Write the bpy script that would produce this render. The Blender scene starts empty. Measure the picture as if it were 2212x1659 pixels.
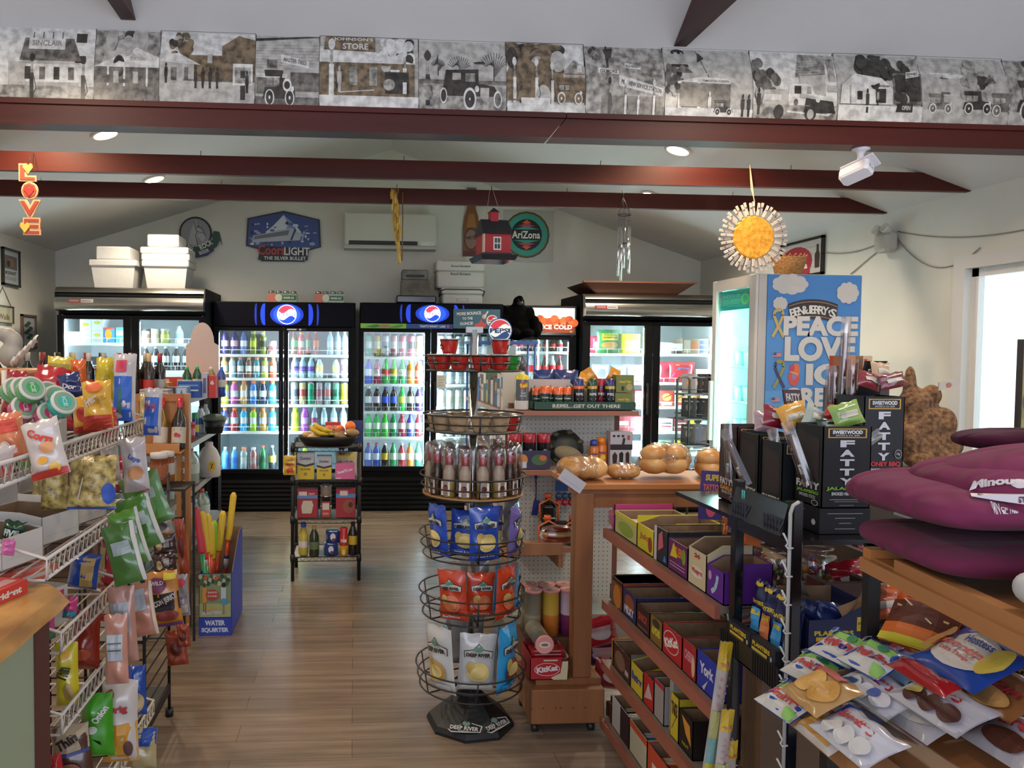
import bpy,math,random
from mathutils import Vector,Matrix
PI = math.pi
random.seed(7)
S = bpy.context.scene
COL = S.collection

# ---------------------------------------------------------------- camera
F_PX = 1660.0; PX,PY = 870.0,829.5; EYE = 1.52
def _n(v): return Vector(v).normalized()
c1 = _n((765-PX,762-PY,F_PX))
c2 = Vector((27000-PX,970-PY,F_PX)); c2 = (c2 - c1*c2.dot(c1)).normalized()
c3 = c2.cross(c1)
RW = Matrix((c2,c1,c3))                      # camera (right, down, forward) -> world
cam = bpy.data.cameras.new('camera'); co = bpy.data.objects.new('camera',cam); COL.objects.link(co)
co.matrix_world = Matrix.Translation((0,0,EYE)) @ Matrix((RW.col[0],-RW.col[1],-RW.col[2])).transposed().to_4x4()
cam.sensor_width = 36; cam.lens = 36*F_PX/2212; cam.shift_x = (1106-PX)/2212; cam.clip_start = .05
S.camera = co
def at(x,y,d):
    w = RW @ Vector((x-PX,y-PY,F_PX)); w *= d/w.y; return w + Vector((0,0,EYE))
def onz(x,y,z):
    w = RW @ Vector((x-PX,y-PY,F_PX)); w *= (z-EYE)/w.z; return w + Vector((0,0,EYE))
def onx(x,y,X):
    w = RW @ Vector((x-PX,y-PY,F_PX)); w *= X/w.x; return w + Vector((0,0,EYE))

S.view_settings.view_transform = 'Standard'; S.view_settings.look = 'None'
S.view_settings.gamma = 1; S.view_settings.use_curve_mapping = False
S.view_settings.exposure = 0.25

# ---------------------------------------------------------------- world and large lights
w = bpy.data.worlds.new('world'); S.world = w; w.use_nodes = True
w.node_tree.nodes['Background'].inputs[0].default_value = (.74,.80,1,1)
w.node_tree.nodes['Background'].inputs[1].default_value = .85
def area(name,loc,rot,sx,sy,power,color,spread=PI):
    l = bpy.data.lights.new(name,'AREA'); l.shape = 'RECTANGLE'; l.size = sx; l.size_y = sy
    l.energy = power; l.color = color; l.spread = spread
    o = bpy.data.objects.new(name,l); COL.objects.link(o); o.location = loc; o.rotation_euler = rot
    return o
area('front_window_light',(.6,-2.2,1.9),(math.radians(100),0,0),5.5,1.8,95,(.80,.86,1))
for i,(x,y) in enumerate([(-1.5,2.6),(1.9,2.6),(-1.5,1.1),(1.9,1.1)]):
    area('front_can_light',(x,y,2.92),(0,0,0),.25,.25,15,(1,.83,.62))

# ---------------------------------------------------------------- materials
def lin(h):
    h = h.lstrip('#'); r = []
    for i in (0,2,4):
        c = int(h[i:i+2],16)/255; r.append(c/12.92 if c <= .04045 else ((c+.055)/1.055)**2.4)
    return (r[0],r[1],r[2],1)
MATS = {}
def newmat(name):
    m = bpy.data.materials.new(name); m.use_nodes = True; nt = m.node_tree
    return m,nt,nt.nodes['Principled BSDF']
def thin_glass(name,tint,refl=.06,rough=.02):
    m = bpy.data.materials.new(name); m.use_nodes = True; nt = m.node_tree; nt.nodes.clear()
    o = nt.nodes.new('ShaderNodeOutputMaterial'); mx = nt.nodes.new('ShaderNodeMixShader')
    t = nt.nodes.new('ShaderNodeBsdfTransparent'); g = nt.nodes.new('ShaderNodeBsdfGlossy')
    lw = nt.nodes.new('ShaderNodeLayerWeight'); mp = nt.nodes.new('ShaderNodeMapRange')
    lw.inputs[0].default_value = .35
    mp.inputs[3].default_value = refl; mp.inputs[4].default_value = min(1,refl*6)
    t.inputs[0].default_value = lin(tint); g.inputs['Roughness'].default_value = rough
    nt.links.new(lw.outputs['Facing'],mp.inputs[0]); nt.links.new(mp.outputs[0],mx.inputs[0])
    nt.links.new(t.outputs[0],mx.inputs[1]); nt.links.new(g.outputs[0],mx.inputs[2]); nt.links.new(mx.outputs[0],o.inputs[0])
    return m
def noisy(name,ca,cb,scale,stretch=(1,1,1),rough=.5,detail=6,bump=0,lo=.35,hi=.65,metal=0,spec=.5):
    m,nt,p = newmat(name); N = nt.nodes.new
    tc = N('ShaderNodeTexCoord'); mp = N('ShaderNodeMapping'); no = N('ShaderNodeTexNoise'); cr = N('ShaderNodeValToRGB')
    mp.inputs['Scale'].default_value = stretch; no.inputs['Scale'].default_value = scale; no.inputs['Detail'].default_value = detail
    cr.color_ramp.elements[0].position = lo; cr.color_ramp.elements[0].color = lin(ca)
    cr.color_ramp.elements[1].position = hi; cr.color_ramp.elements[1].color = lin(cb)
    L = nt.links.new
    L(tc.outputs['Object'],mp.inputs[0]); L(mp.outputs[0],no.inputs[0]); L(no.outputs[0],cr.inputs[0]); L(cr.outputs[0],p.inputs['Base Color'])
    p.inputs['Roughness'].default_value = rough; p.inputs['Metallic'].default_value = metal
    p.inputs['Specular IOR Level'].default_value = spec
    if bump:
        b = N('ShaderNodeBump'); b.inputs['Strength'].default_value = bump; b.inputs['Distance'].default_value = .01
        L(no.outputs[0],b.inputs['Height']); L(b.outputs[0],p.inputs['Normal'])
    return m
def planks(name,c1_,c2_,c3_,rough=.26):
    m,nt,p = newmat(name); N = nt.nodes.new; L = nt.links.new
    tc = N('ShaderNodeTexCoord'); mp = N('ShaderNodeMapping'); br = N('ShaderNodeTexBrick')
    L(tc.outputs['Object'],br.inputs[0])
    br.inputs['Color1'].default_value = lin(c1_); br.inputs['Color2'].default_value = lin(c2_); br.inputs['Mortar'].default_value = lin('#54483e')
    br.inputs['Scale'].default_value = 1; br.inputs['Mortar Size'].default_value = .0012; br.inputs['Brick Width'].default_value = 1.22
    br.inputs['Row Height'].default_value = .135; br.offset = .37; br.inputs['Bias'].default_value = 0
    no = N('ShaderNodeTexNoise'); mp.inputs['Scale'].default_value = (.8,11,1); L(tc.outputs['Object'],mp.inputs[0]); L(mp.outputs[0],no.inputs[0])
    no.inputs['Scale'].default_value = 2.6; no.inputs['Detail'].default_value = 8
    cr = N('ShaderNodeValToRGB'); cr.color_ramp.elements[0].position = .35; cr.color_ramp.elements[1].position = .7
    cr.color_ramp.elements[0].color = (.72,.71,.70,1); cr.color_ramp.elements[1].color = (1.15,1.14,1.13,1); L(no.outputs[0],cr.inputs[0])
    mx = N('ShaderNodeMix'); mx.data_type = 'RGBA'; mx.blend_type = 'MULTIPLY'; mx.inputs[0].default_value = 1
    L(br.outputs[0],mx.inputs[6]); L(cr.outputs[0],mx.inputs[7]); L(mx.outputs[2],p.inputs['Base Color'])
    p.inputs['Roughness'].default_value = rough; p.inputs['Specular IOR Level'].default_value = .5
    return m
def M(k):
    if k in MATS: return MATS[k]
    if k[0] == '!':                                    # lamp: !hex*strength
        h,s = (k[1:].split('*')+['1'])[:2]
        m,nt,p = newmat('lamp_'+h[1:]); p.inputs['Base Color'].default_value = lin(h)
        p.inputs['Emission Color'].default_value = lin(h); p.inputs['Emission Strength'].default_value = float(s)
    elif k[0] == '#':
        h = k[:7]; f = k[7:]; m,nt,p = newmat('paint_'+h[1:]+{'': '','~': '_glossy','^': '_cloth','=': '_metal','_': '_matt'}.get(f,''))
        p.inputs['Base Color'].default_value = lin(h)
        p.inputs['Roughness'].default_value = {'': .5,'~': .22,'^': .92,'=': .3,'_': .6}[f]
        if f == '_': p.inputs['Specular IOR Level'].default_value = .12
        if f == '~': p.inputs['Coat Weight'].default_value = .35; p.inputs['Coat Roughness'].default_value = .12
        if f == '^': p.inputs['Sheen Weight'].default_value = .05; p.inputs['Specular IOR Level'].default_value = .15
        if f == '^':
            no = nt.nodes.new('ShaderNodeTexNoise'); bu = nt.nodes.new('ShaderNodeBump'); mp = nt.nodes.new('ShaderNodeMapping'); tc = nt.nodes.new('ShaderNodeTexCoord')
            mp.inputs['Scale'].default_value = (5,11,8); no.inputs['Scale'].default_value = 1.3; no.inputs['Detail'].default_value = 1; no.inputs['Distortion'].default_value = .5; bu.inputs['Strength'].default_value = .6; bu.inputs['Distance'].default_value = .05
            nt.links.new(tc.outputs['Object'],mp.inputs[0]); nt.links.new(mp.outputs[0],no.inputs[0]); nt.links.new(no.outputs[0],bu.inputs['Height']); nt.links.new(bu.outputs[0],p.inputs['Normal'])
        if f == '=': p.inputs['Metallic'].default_value = 1
    elif k[0] == '@':                                  # printed photograph tone with grain
        r_ = [int(k[i:i+2],16) for i in (2,4,6)]; h_ = lambda f: '#'+''.join('%02x' % min(255,int(c*f)) for c in r_)
        lt = r_[0] > 150; m = noisy('photo_tone_'+k[2:],h_(.88 if lt else .72),h_(1.1 if lt else 1.3),30,detail=10,rough=.28,lo=.36,hi=.62)
    elif k == 'glass': m = thin_glass('thin_clear_glass','#eef6f4',.05)
    elif k == 'film': m = thin_glass('clear_plastic_film','#fbfaf8',.10,.08)
    elif k == 'filmw': m = thin_glass('milky_plastic','#efeae8',.13,.12)
    elif k == 'aqua': m = thin_glass('aqua_freezer_glass','#e4fffb',.04)
    elif k == 'wood': m = noisy('orange_pine','#96602f','#b97f45',5,(1,1,.12),.45,bump=.05)
    elif k == 'woody': m = noisy('orange_pine_long','#8f5c34','#ad7848',5,(1,.12,1),.45,bump=.05)
    elif k == 'woodx': m = noisy('orange_pine_across','#965a28','#bd7c40',5,(.12,1,1),.45,bump=.05)
    elif k == 'oak': m = noisy('brown_oak','#7c4c2b','#a06a3f',6,(1,1,.1),.5,bump=.04)
    elif k == 'red': m = noisy('reddish_shelf_lip','#8a5140','#9c5f4c',4,(1,.1,1),.4)
    elif k == 'beam': m = noisy('dark_red_stained_timber','#3d1712','#52221b',6,(.08,1,1),.45,bump=.08,spec=.25)
    elif k == 'beamy': m = noisy('dark_red_stained_timber_long','#351410','#4c1e17',6,(1,.08,1),.4,bump=.08)
    elif k == 'slab': m = noisy('live_edge_slab','#8c5f2b','#c3924e',9,(1,.5,2),.3,bump=.3)
    elif k == 'wall': m = noisy('painted_wall','#cccbc0','#d1d0c6',3,rough=.85,spec=.2)
    elif k == 'ceil': m = noisy('painted_ceiling','#cfcfcd','#d3d3d1',2,rough=.9,spec=.15)
    elif k == 'floor': m = planks('plank_floor','#877563','#746454','')
    elif k == 'steel': m = noisy('brushed_steel','#86837d','#a09c94',3,(1,1,40),.3,metal=1)
    elif k == 'chrome': m,nt,p = newmat('chrome'); p.inputs['Metallic'].default_value = 1; p.inputs['Roughness'].default_value = .12; p.inputs['Base Color'].default_value = (.8,.8,.8,1)
    elif k == 'card': m = noisy('brown_cardboard','#7d6248','#8d7155',20,rough=.9)
    elif k == 'fur': m = noisy('brown_plush','#4d3322','#8a6643',60,rough=1,bump=1.0)
    elif k == 'furb': m = noisy('black_plush','#030303','#0b0a0a',60,rough=1,bump=.8,spec=.05)
    elif k == 'wicker': m = noisy('wicker','#8f6232','#c8955a',60,(1,1,3),.6,bump=.6)
    elif k == 'bread': m = noisy('baked_bread','#b0763a','#d9ac6e',9,rough=.35,bump=.1)
    elif k == 'chips': m = noisy('golden_chips','#6a5424','#c9b26c',45,rough=.3,bump=.5,detail=3)
    elif k == 'gold': m = noisy('yellow_burlap','#c98a1c','#e9b045',40,rough=.9,bump=.5)
    elif k == 'gray': m = noisy('aged_grey_metal','#5d5a50','#77736a',8,rough=.5)
    elif k == 'mix': m = noisy('mixed_candy','#7a2b2b','#c9b35a',60,rough=.3,detail=2,lo=.42,hi=.58)
    elif k == 'foam': m = noisy('white_foam','#c6c5c0','#cccbc6',60,rough=.9,bump=.03)
    elif k == 'fridge': m,nt,p = newmat('fridge_liner'); p.inputs['Base Color'].default_value = lin('#dfe8ec'); p.inputs['Roughness'].default_value = .4
    else: raise KeyError(k)
    MATS[k] = m; return m

# ---------------------------------------------------------------- text geometry
_TX = {}
def textgeo(s,bold=.022):
    k = (s,bold)
    if k not in _TX:
        cu = bpy.data.curves.new('lettering','FONT'); cu.body = s; cu.resolution_u = 2 if bold < .03 else 4; cu.offset = bold; cu.align_x = 'LEFT'
        o = bpy.data.objects.new('lettering',cu); me = bpy.data.meshes.new_from_object(o)
        vs = [(v.co.x,v.co.y) for v in me.vertices]; fs = [tuple(p.vertices) for p in me.polygons]
        bpy.data.objects.remove(o); bpy.data.curves.remove(cu); bpy.data.meshes.remove(me)
        if vs:
            x0 = min(v[0] for v in vs); x1 = max(v[0] for v in vs); y0 = min(v[1] for v in vs); y1 = max(v[1] for v in vs)
            vs = [((v[0]-x0)/max(1e-6,x1-x0)-.5,(v[1]-y0)/max(1e-6,y1-y0)-.5) for v in vs]
        _TX[k] = (vs,fs)
    return _TX[k]

# ---------------------------------------------------------------- mesh builder
class B:
    def __init__(s): s.v = []; s.f = []; s.m = []; s.sm = []; s.T = None; s.keys = []
    def k(s,key):
        if key not in s.keys: s.keys.append(key)
        return s.keys.index(key)
    def add(s,vs,fs,key,smooth=False):
        o = len(s.v); T = s.T
        for v in vs: s.v.append(tuple(T @ Vector(v)) if T else tuple(v))
        i = s.k(key) if not isinstance(key,list) else None
        for j,f in enumerate(fs):
            s.f.append(tuple(o+a for a in f)); s.m.append(i if i is not None else s.k(key[j])); s.sm.append(smooth)
        return s
    def box(s,x0,y0,z0,x1,y1,z1,key,c=0):
        if c:                                            # chamfered along every vertical and horizontal edge of top
            r = c; pts = []
            def ring(z,i): return [(x0+i+r*0,y0+i,z),(x1-i,y0+i,z),(x1-i,y1-i,z),(x0+i,y1-i,z)]
            def oct_(z,i): a,b_,c_,d_ = x0+i,x1-i,y0+i,y1-i; return [(a+r,c_,z),(b_-r,c_,z),(b_,c_+r,z),(b_,d_-r,z),(b_-r,d_,z),(a+r,d_,z),(a,d_-r,z),(a,c_+r,z)]
            R = [oct_(z0,r*.6),oct_(z0+r,0),oct_(z1-r,0),oct_(z1,r*.6)]
            vs = sum(R,[]); fs = [tuple(range(7,-1,-1)),tuple(range(24,32))]
            for q in range(3):
                for i in range(8): j = (i+1) % 8; fs.append((q*8+i,q*8+j,q*8+8+j,q*8+8+i))
            return s.add(vs,fs,key)
        vs = [(x0,y0,z0),(x1,y0,z0),(x1,y1,z0),(x0,y1,z0),(x0,y0,z1),(x1,y0,z1),(x1,y1,z1),(x0,y1,z1)]
        return s.add(vs,[(0,3,2,1),(4,5,6,7),(0,1,5,4),(1,2,6,5),(2,3,7,6),(3,0,4,7)],key)
    def hexa(s,a,b,key):                              # two quads joined
        return s.add(list(a)+list(b),[(3,2,1,0),(4,5,6,7),(0,1,5,4),(1,2,6,5),(2,3,7,6),(3,0,4,7)],key)
    def lathe(s,prof,key=None,n=14,x=0,y=0,smooth=True,ax=None):
        vs = []; fs = []; ks = []
        P = [(p[0],p[1]) for p in prof]
        for r,z in P:
            for i in range(n):
                a = 2*PI*i/n; vs.append((x+r*math.cos(a),y+r*math.sin(a),z))
        for q in range(len(P)-1):
            kk = key or prof[q][2]
            for i in range(n):
                j = (i+1) % n; fs.append((q*n+i,q*n+j,q*n+n+j,q*n+n+i)); ks.append(kk)
        if P[0][0] > 1e-4: fs.append(tuple(range(n-1,-1,-1))); ks.append(ks[0])
        if P[-1][0] > 1e-4: fs.append(tuple(range((len(P)-1)*n,len(P)*n))); ks.append(ks[-2] if P[0][0] > 1e-4 else ks[-1])
        return s.add(vs,fs,ks,smooth)
    def cyl(s,x,y,z0,z1,r,key,n=14,r2=None,smooth=True):
        return s.lathe([(r,z0),(r if r2 is None else r2,z1)],key,n,x,y,smooth)
    def rod(s,p,q,r,key,n=6,r2=None):
        p = Vector(p); q = Vector(q); d = (q-p).normalized(); u = d.orthogonal().normalized(); w_ = d.cross(u); vs = []
        for e,rr in ((p,r),(q,r if r2 is None else r2)):
            for i in range(n): a = 2*PI*i/n; vs.append(tuple(e+u*rr*math.cos(a)+w_*rr*math.sin(a)))
        fs = [(i,(i+1) % n,n+(i+1) % n,n+i) for i in range(n)]+[tuple(range(n-1,-1,-1)),tuple(range(n,2*n))]
        return s.add(vs,fs,key,n > 5)
    def tube(s,pts,r,key,n=6,closed=False):
        pts = [Vector(p) for p in pts]; N = len(pts); vs = []; u = None
        for i,p in enumerate(pts):
            a = pts[(i-1) % N] if (i or closed) else p; b_ = pts[(i+1) % N] if (i < N-1 or closed) else p
            d = (b_-a).normalized()
            u = d.orthogonal().normalized() if u is None else (u-d*u.dot(d)).normalized()
            w_ = d.cross(u); rr = r[i] if isinstance(r,(list,tuple)) else r
            for k_ in range(n): t = 2*PI*k_/n; vs.append(tuple(p+u*rr*math.cos(t)+w_*rr*math.sin(t)))
        fs = []
        for i in range(N if closed else N-1):
            j = (i+1) % N
            for k_ in range(n): l = (k_+1) % n; fs.append((i*n+k_,i*n+l,j*n+l,j*n+k_))
        if not closed: fs += [tuple(range(n-1,-1,-1)),tuple(range((N-1)*n,N*n))]
        return s.add(vs,fs,key,True)
    def grid(s,fn,nu,nv,key,smooth=True,flip=False):
        vs = [fn(i/nu,j/nv) for j in range(nv+1) for i in range(nu+1)]; fs = []
        for j in range(nv):
            for i in range(nu):
                a = j*(nu+1)+i; q = (a,a+1,a+nu+2,a+nu+1); fs.append(q[::-1] if flip else q)
        return s.add(vs,fs,key,smooth)
    def ball(s,c,r,key,n=12,m=8,sq=(1,1,1)):
        c = Vector(c); vs = []; fs = []
        for j in range(m+1):
            t = PI*j/m
            for i in range(n): a = 2*PI*i/n; vs.append((c.x+r*sq[0]*math.sin(t)*math.cos(a),c.y+r*sq[1]*math.sin(t)*math.sin(a),c.z-r*sq[2]*math.cos(t)))
        for j in range(m):
            for i in range(n): k_ = (i+1) % n; fs.append((j*n+i,j*n+k_,j*n+n+k_,j*n+n+i))
        return s.add(vs,fs,key,True)
    def cushion(s,c,h,key,e=.35,wob=0,seed=0,n=28,m=14):
        """soft rounded slab: superellipsoid of half sizes h, wobbled like folded cloth"""
        R_ = random.Random(seed); ph = [R_.uniform(0,6) for _ in range(4)]; sg = lambda v,p: math.copysign(abs(v)**p,v)
        def f(u,v):
            a = 2*PI*u; t = PI*(v-.5); x = sg(math.cos(t),e)*sg(math.cos(a),e); y = sg(math.cos(t),e)*sg(math.sin(a),e); z = sg(math.sin(t),.8)
            w_ = 1+wob*(math.sin(3*x+ph[0]+2*y)+.5*math.sin(7*y+ph[1]+3*x))
            return (c[0]+h[0]*x,c[1]+h[1]*y*w_,c[2]+h[2]*z*w_)
        return s.grid(f,n,m,key)
    # printed artwork: shapes in 0..1 of a panel of W x H, laid on the surface by place(x, y, lift)
    def art(s,shapes,W,H,place,lift=.0006,step=.00022,base=0):
        k = lift
        for q in shapes:
            t = q[0]; vs = []; fs = []; col = q[-1]
            if t == 'r':
                x0,y0,x1,y1 = q[1:5]; nx = 4 if base else 1
                vs = [(x0+(x1-x0)*i/nx,y0+(y1-y0)*j/nx) for j in range(nx+1) for i in range(nx+1)]
                fs = [(j*(nx+1)+i,j*(nx+1)+i+1,(j+1)*(nx+1)+i+1,(j+1)*(nx+1)+i) for j in range(nx) for i in range(nx)]
            elif t == 'e':
                cx,cy,rx,ry = q[1:5]; n = 20; nr = 3 if base else 1; vs = [(cx,cy)]
                for g in range(1,nr+1):
                    for i in range(n): a = 2*PI*i/n; vs.append((cx+rx*g/nr*math.cos(a),cy+ry*g/nr*math.sin(a)))
                fs = [(0,1+i,1+(i+1) % n) for i in range(n)]
                for g in range(1,nr):
                    for i in range(n): j = (i+1) % n; a = 1+(g-1)*n; fs.append((a+i,a+n+i,a+n+j,a+j))
            elif t == 'p': vs = list(q[1]); fs = [tuple(range(len(vs)))]
            elif t == 'l':
                P = q[1]; wd = q[2]/2
                for a,b_ in zip(P,P[1:]):
                    dx,dy = (b_[0]-a[0])*W,(b_[1]-a[1])*H; L = math.hypot(dx,dy) or 1; nx,ny = -dy/L*wd,dx/L*wd; o = len(vs)
                    vs += [(a[0]-nx/W,a[1]-ny/H),(b_[0]-nx/W,b_[1]-ny/H),(b_[0]+nx/W,b_[1]+ny/H),(a[0]+nx/W,a[1]+ny/H)]; fs.append((o,o+1,o+2,o+3))
            elif t in 'tb':                               # ('t', text, cx, cy, width, height, [angle], colour)
                tx,cx,cy,tw,th = q[1:6]; ang = q[6] if len(q) > 7 else 0
                k += .0016 if base else 0; g,fs = textgeo(tx,.022 if t == 't' else .05); ca,sa = math.cos(ang),math.sin(ang)
                for a,b_ in g:
                    X,Y = a*tw*W,b_*th*H; vs.append((cx+(X*ca-Y*sa)/W,cy+(X*sa+Y*ca)/H))
            if vs:
                s.add([place(x*W,y*H,k) for x,y in vs],fs,col)
            k += step
        return s
    def front(s,shapes,W,H,y0=0,z0=0,x0=None,**kw):   # on a face looking along -y, bottom centre at x=0
        xo = -W/2 if x0 is None else x0
        return s.art(shapes,W,H,lambda x,y,k: (xo+x,y0-k,z0+y),**kw)
    def side(s,shapes,W,H,x,y0=0,z0=0,sgn=1,**kw):   # on a face looking along +x (sgn 1) or -x
        return s.art(shapes,W,H,(lambda a,y,k: (x+k,y0+a,z0+y)) if sgn > 0 else (lambda a,y,k: (x-k,y0+W-a,z0+y)),**kw)
    def top(s,shapes,W,H,z,x0,y0,**kw):
        return s.art(shapes,W,H,lambda a,y,k: (x0+a,y0+y,z+k),**kw)
    def solid_text(s,tx,w_,h_,x,y,z,th,key,bold=.03):
        """thick letters standing on z, facing -y"""
        g,fs = textgeo(tx,bold); n = len(g)
        vs = [(x+a*w_,y,z+h_/2+c*h_) for a,c in g]+[(x+a*w_,y+th,z+h_/2+c*h_) for a,c in g]
        ed = {}
        for f in fs:
            for i in range(len(f)): e = (f[i],f[(i+1) % len(f)]); ed[e] = 1
        sides = [(a,a+n,c+n,c) for a,c in ed if (c,a) not in ed]
        return s.add(vs,list(fs)+[tuple(i+n for i in f[::-1]) for f in fs]+sides,key)
    def mesh(s,name):
        me = bpy.data.meshes.new(name); me.from_pydata(s.v,[],s.f)
        for k_ in s.keys: me.materials.append(M(k_))
        me.polygons.foreach_set('material_index',s.m); me.polygons.foreach_set('use_smooth',s.sm); me.update()
        return me
    def part(s,name,parent=None,loc=(0,0,0),rot=(0,0,0),label=None):
        return link(name,s.mesh(name),parent,loc,rot,label)
def link(name,me,parent=None,loc=(0,0,0),rot=(0,0,0),label=None):
    o = bpy.data.objects.new(name,me); COL.objects.link(o); o.location = loc; o.rotation_euler = rot
    if parent: o.parent = parent
    if label: o['label'] = label
    return o
def tag(o,label,cat,group=None,kind=None):
    o['label'] = label; o['category'] = cat
    if group: o['group'] = group
    if kind: o['kind'] = kind
    return o
def thing(name,label,cat,loc=(0,0,0),rot=(0,0,0),group=None):
    return tag(link(name,None,None,loc,rot),label,cat,group)
def solo(b,name,label,cat,loc=(0,0,0),rot=(0,0,0),group=None):   # thing of one mesh
    return tag(link(name,b if not isinstance(b,B) else b.mesh(name),None,loc,rot),label,cat,group)
def struct(b,name,loc=(0,0,0)):
    o = b.part(name,None,loc); o['kind'] = 'structure'; return o
def dup(root,loc,rot=None,label=None,group=None):
    r = root.copy(); COL.objects.link(r); r.location = loc
    if rot is not None: r.rotation_euler = rot
    if label: r['label'] = label
    if group: r['group'] = group
    for ch in list(root.children):
        c = ch.copy(); COL.objects.link(c); c.parent = r
        for g in ch.children: d = g.copy(); COL.objects.link(d); d.parent = c
    return r
def blob(name,parent,parts,key,vox=.008,loc=(0,0,0),rot=(0,0,0)):
    """one continuous soft body from overlapping ellipsoids (x, y, z, rx, ry, rz)"""
    b = B()
    for x,y,z,rx,ry,rz in parts: b.ball((x,y,z),1,key,16,12,(rx,ry,rz))
    o = b.part(name,parent,loc,rot); m = o.modifiers.new('remesh','REMESH'); m.mode = 'VOXEL'; m.voxel_size = vox; m.use_smooth_shade = True
    m = o.modifiers.new('smooth','SMOOTH'); m.factor = .5; m.iterations = 4
    return o
ORD = ['leftmost','second from left','third from left','fourth from left','fifth from left','sixth from left','seventh from left','eighth from left','ninth from left','tenth from left','eleventh from left','twelfth from left','thirteenth from left','fourteenth from left']
NTH = ['first','second','third','fourth','fifth','sixth','seventh','eighth','ninth','tenth','eleventh','twelfth','thirteenth','fourteenth','fifteenth']
# ================================================================ the room
XL,XR,YB,EV,RX,RZ = -3.05,3.72,8.1,2.53,.37,3.64
def roof_z(x): return RZ-(x-RX)*(RZ-EV)/(XR-RX) if x > RX else RZ-(RX-x)*(RZ-EV)/(RX-XL)
YH = 3.66                                                    # header between the two ceilings
b = B(); b.box(XL-.1,-1.0,-.06,XR+.1,YB+.1,0,'floor'); struct(b,'floor')
b = B(); b.add([(XL,YB,0),(XR,YB,0),(XR,YB,EV),(RX,YB,RZ),(XL,YB,EV),(XL,YB+.1,0),(XR,YB+.1,0),(XR,YB+.1,EV),(RX,YB+.1,RZ),(XL,YB+.1,EV)],
    [(0,1,2,3,4),(9,8,7,6,5),(0,5,6,1),(1,6,7,2),(2,7,8,3),(3,8,9,4),(4,9,5,0)],'wall'); struct(b,'wall_back')
b = B(); b.box(XL-.1,-.6,0,XL,YB+.1,EV,'wall'); struct(b,'wall_left')
# right wall with the window opening
WY0,WY1,WZ0,WZ1 = 3.25,4.47,.35,2.06
b = B()
b.box(XR,WY1,0,XR+.12,YB+.1,EV,'wall'); b.box(XR,-.6,0,XR+.12,WY0,EV,'wall'); b.box(XR,WY0,0,XR+.12,WY1,WZ0,'wall'); b.box(XR,WY0,WZ1,XR+.12,WY1,EV,'wall')
struct(b,'wall_right')
def slab(name,P,th=.06,key='ceil'):
    b = B(); a = [Vector(p) for p in P]; u = (a[1]-a[0]).cross(a[2]-a[0]).normalized()
    if u.z < 0: u = -u
    b.hexa(a,[p+u*th for p in a],key); return b
b = B()
for X in (XL,XR):
    e = -.1 if X == XL else .1
    s_ = slab('c',[(X+e,YH+.05,EV-abs(e)*.33),(RX,YH+.05,RZ),(RX,YB+.1,RZ),(X+e,YB+.1,EV-abs(e)*.33)])
    b.add(s_.v,s_.f,'ceil')
struct(b,'ceiling')
# ceiling of the front part, rising towards the front of the shop
b = slab('c',[(XL-.1,YH,2.935),(XR+.1,YH,2.935),(XR+.1,2.2,3.95),(XL-.1,2.2,3.95)]); struct(b,'ceiling_front')
b = slab('c',[(XL-.1,2.2,3.95),(XR+.1,2.2,3.95),(XR+.1,-.3,4.0),(XL-.1,-.3,4.0)]); struct(b,'ceiling_front_flat')
b = B(); b.box(XL,YH,2.62,XR,YH+.05,3.66,'ceil'); struct(b,'wall_header')
b = B()
for X,e in ((XL-.1,.1),(XR,.12)): b.box(X,-.3,EV,X+e,YH+.05,3.98,'wall')
struct(b,'wall_upper_sides')
# window: casing, sash, glowing blind panes
b = B()
b.box(XR-.02,WY1-.0,WZ0-.08,XR,WY1+.09,WZ1+.08,'#c9c7c4'); b.box(XR-.02,WY0-.09,WZ0-.08,XR,WY0,WZ1+.08,'#c9c7c4')
b.box(XR-.02,WY0,WZ1,XR,WY1,WZ1+.08,'#c9c7c4'); b.box(XR-.04,WY0-.09,WZ0-.08,XR,WY1+.09,WZ0,'#c9c7c4')
for y in (WY0,(WY0+WY1)/2-.03,WY1-.05): b.box(XR+.03,y,WZ0,XR+.07,y+.05,WZ1,'#d8d6d2')
b.box(XR+.03,WY0,WZ1-.05,XR+.07,WY1,WZ1,'#d8d6d2'); b.box(XR+.03,WY0,WZ0,XR+.07,WY1,WZ0+.05,'#d8d6d2')
struct(b,'window_1')
b = B(); b.box(XR+.045,WY0,WZ0,XR+.05,WY1,WZ1,'glass'); struct(b,'window_1_pane')
b = B(); b.box(XR+.09,WY0,WZ0,XR+.095,WY1,WZ1,'!#eef0ff*1.5'); struct(b,'window_1_glowing_blind')  # blind emits by itself, a glow put in for the daylight behind it
# tie beams
def beam(y,z0,z1,t,xa,xb,label,key='beam',tip=True):
    b = B()
    def X(z): return RX+(RZ-z)*(XR-RX)/(RZ-EV)
    xb0,xb1 = (X(z0),X(z1)) if tip else (xb,xb)
    xa0,xa1 = (RX-(RZ-z0)*(RX-XL)/(RZ-EV),RX-(RZ-z1)*(RX-XL)/(RZ-EV)) if tip else (xa,xa)
    b.add([(xa0,y,z0),(xb0,y,z0),(xb1,y,z1),(xa1,y,z1),(xa0,y+t,z0),(xb0,y+t,z0),(xb1,y+t,z1),(xa1,y+t,z1)],
          [(0,1,2,3),(7,6,5,4),(0,4,5,1),(1,5,6,2),(2,6,7,3),(3,7,4,0)],key)
    for i in range(5):
        x = xa1+(xb1-xa1)*(i+.6)/5.3; b.rod((x,y+t/2,z1),(x+.003,y+t/2,z1+.03),.002,'#2a2320')
    return solo(b,'ceiling_beam',label,'beam',group=None)
beam(4.47,2.525,2.632,.04,0,0,'dark red tie beam that the clothespin sun and wooden letters hang from')
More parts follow.
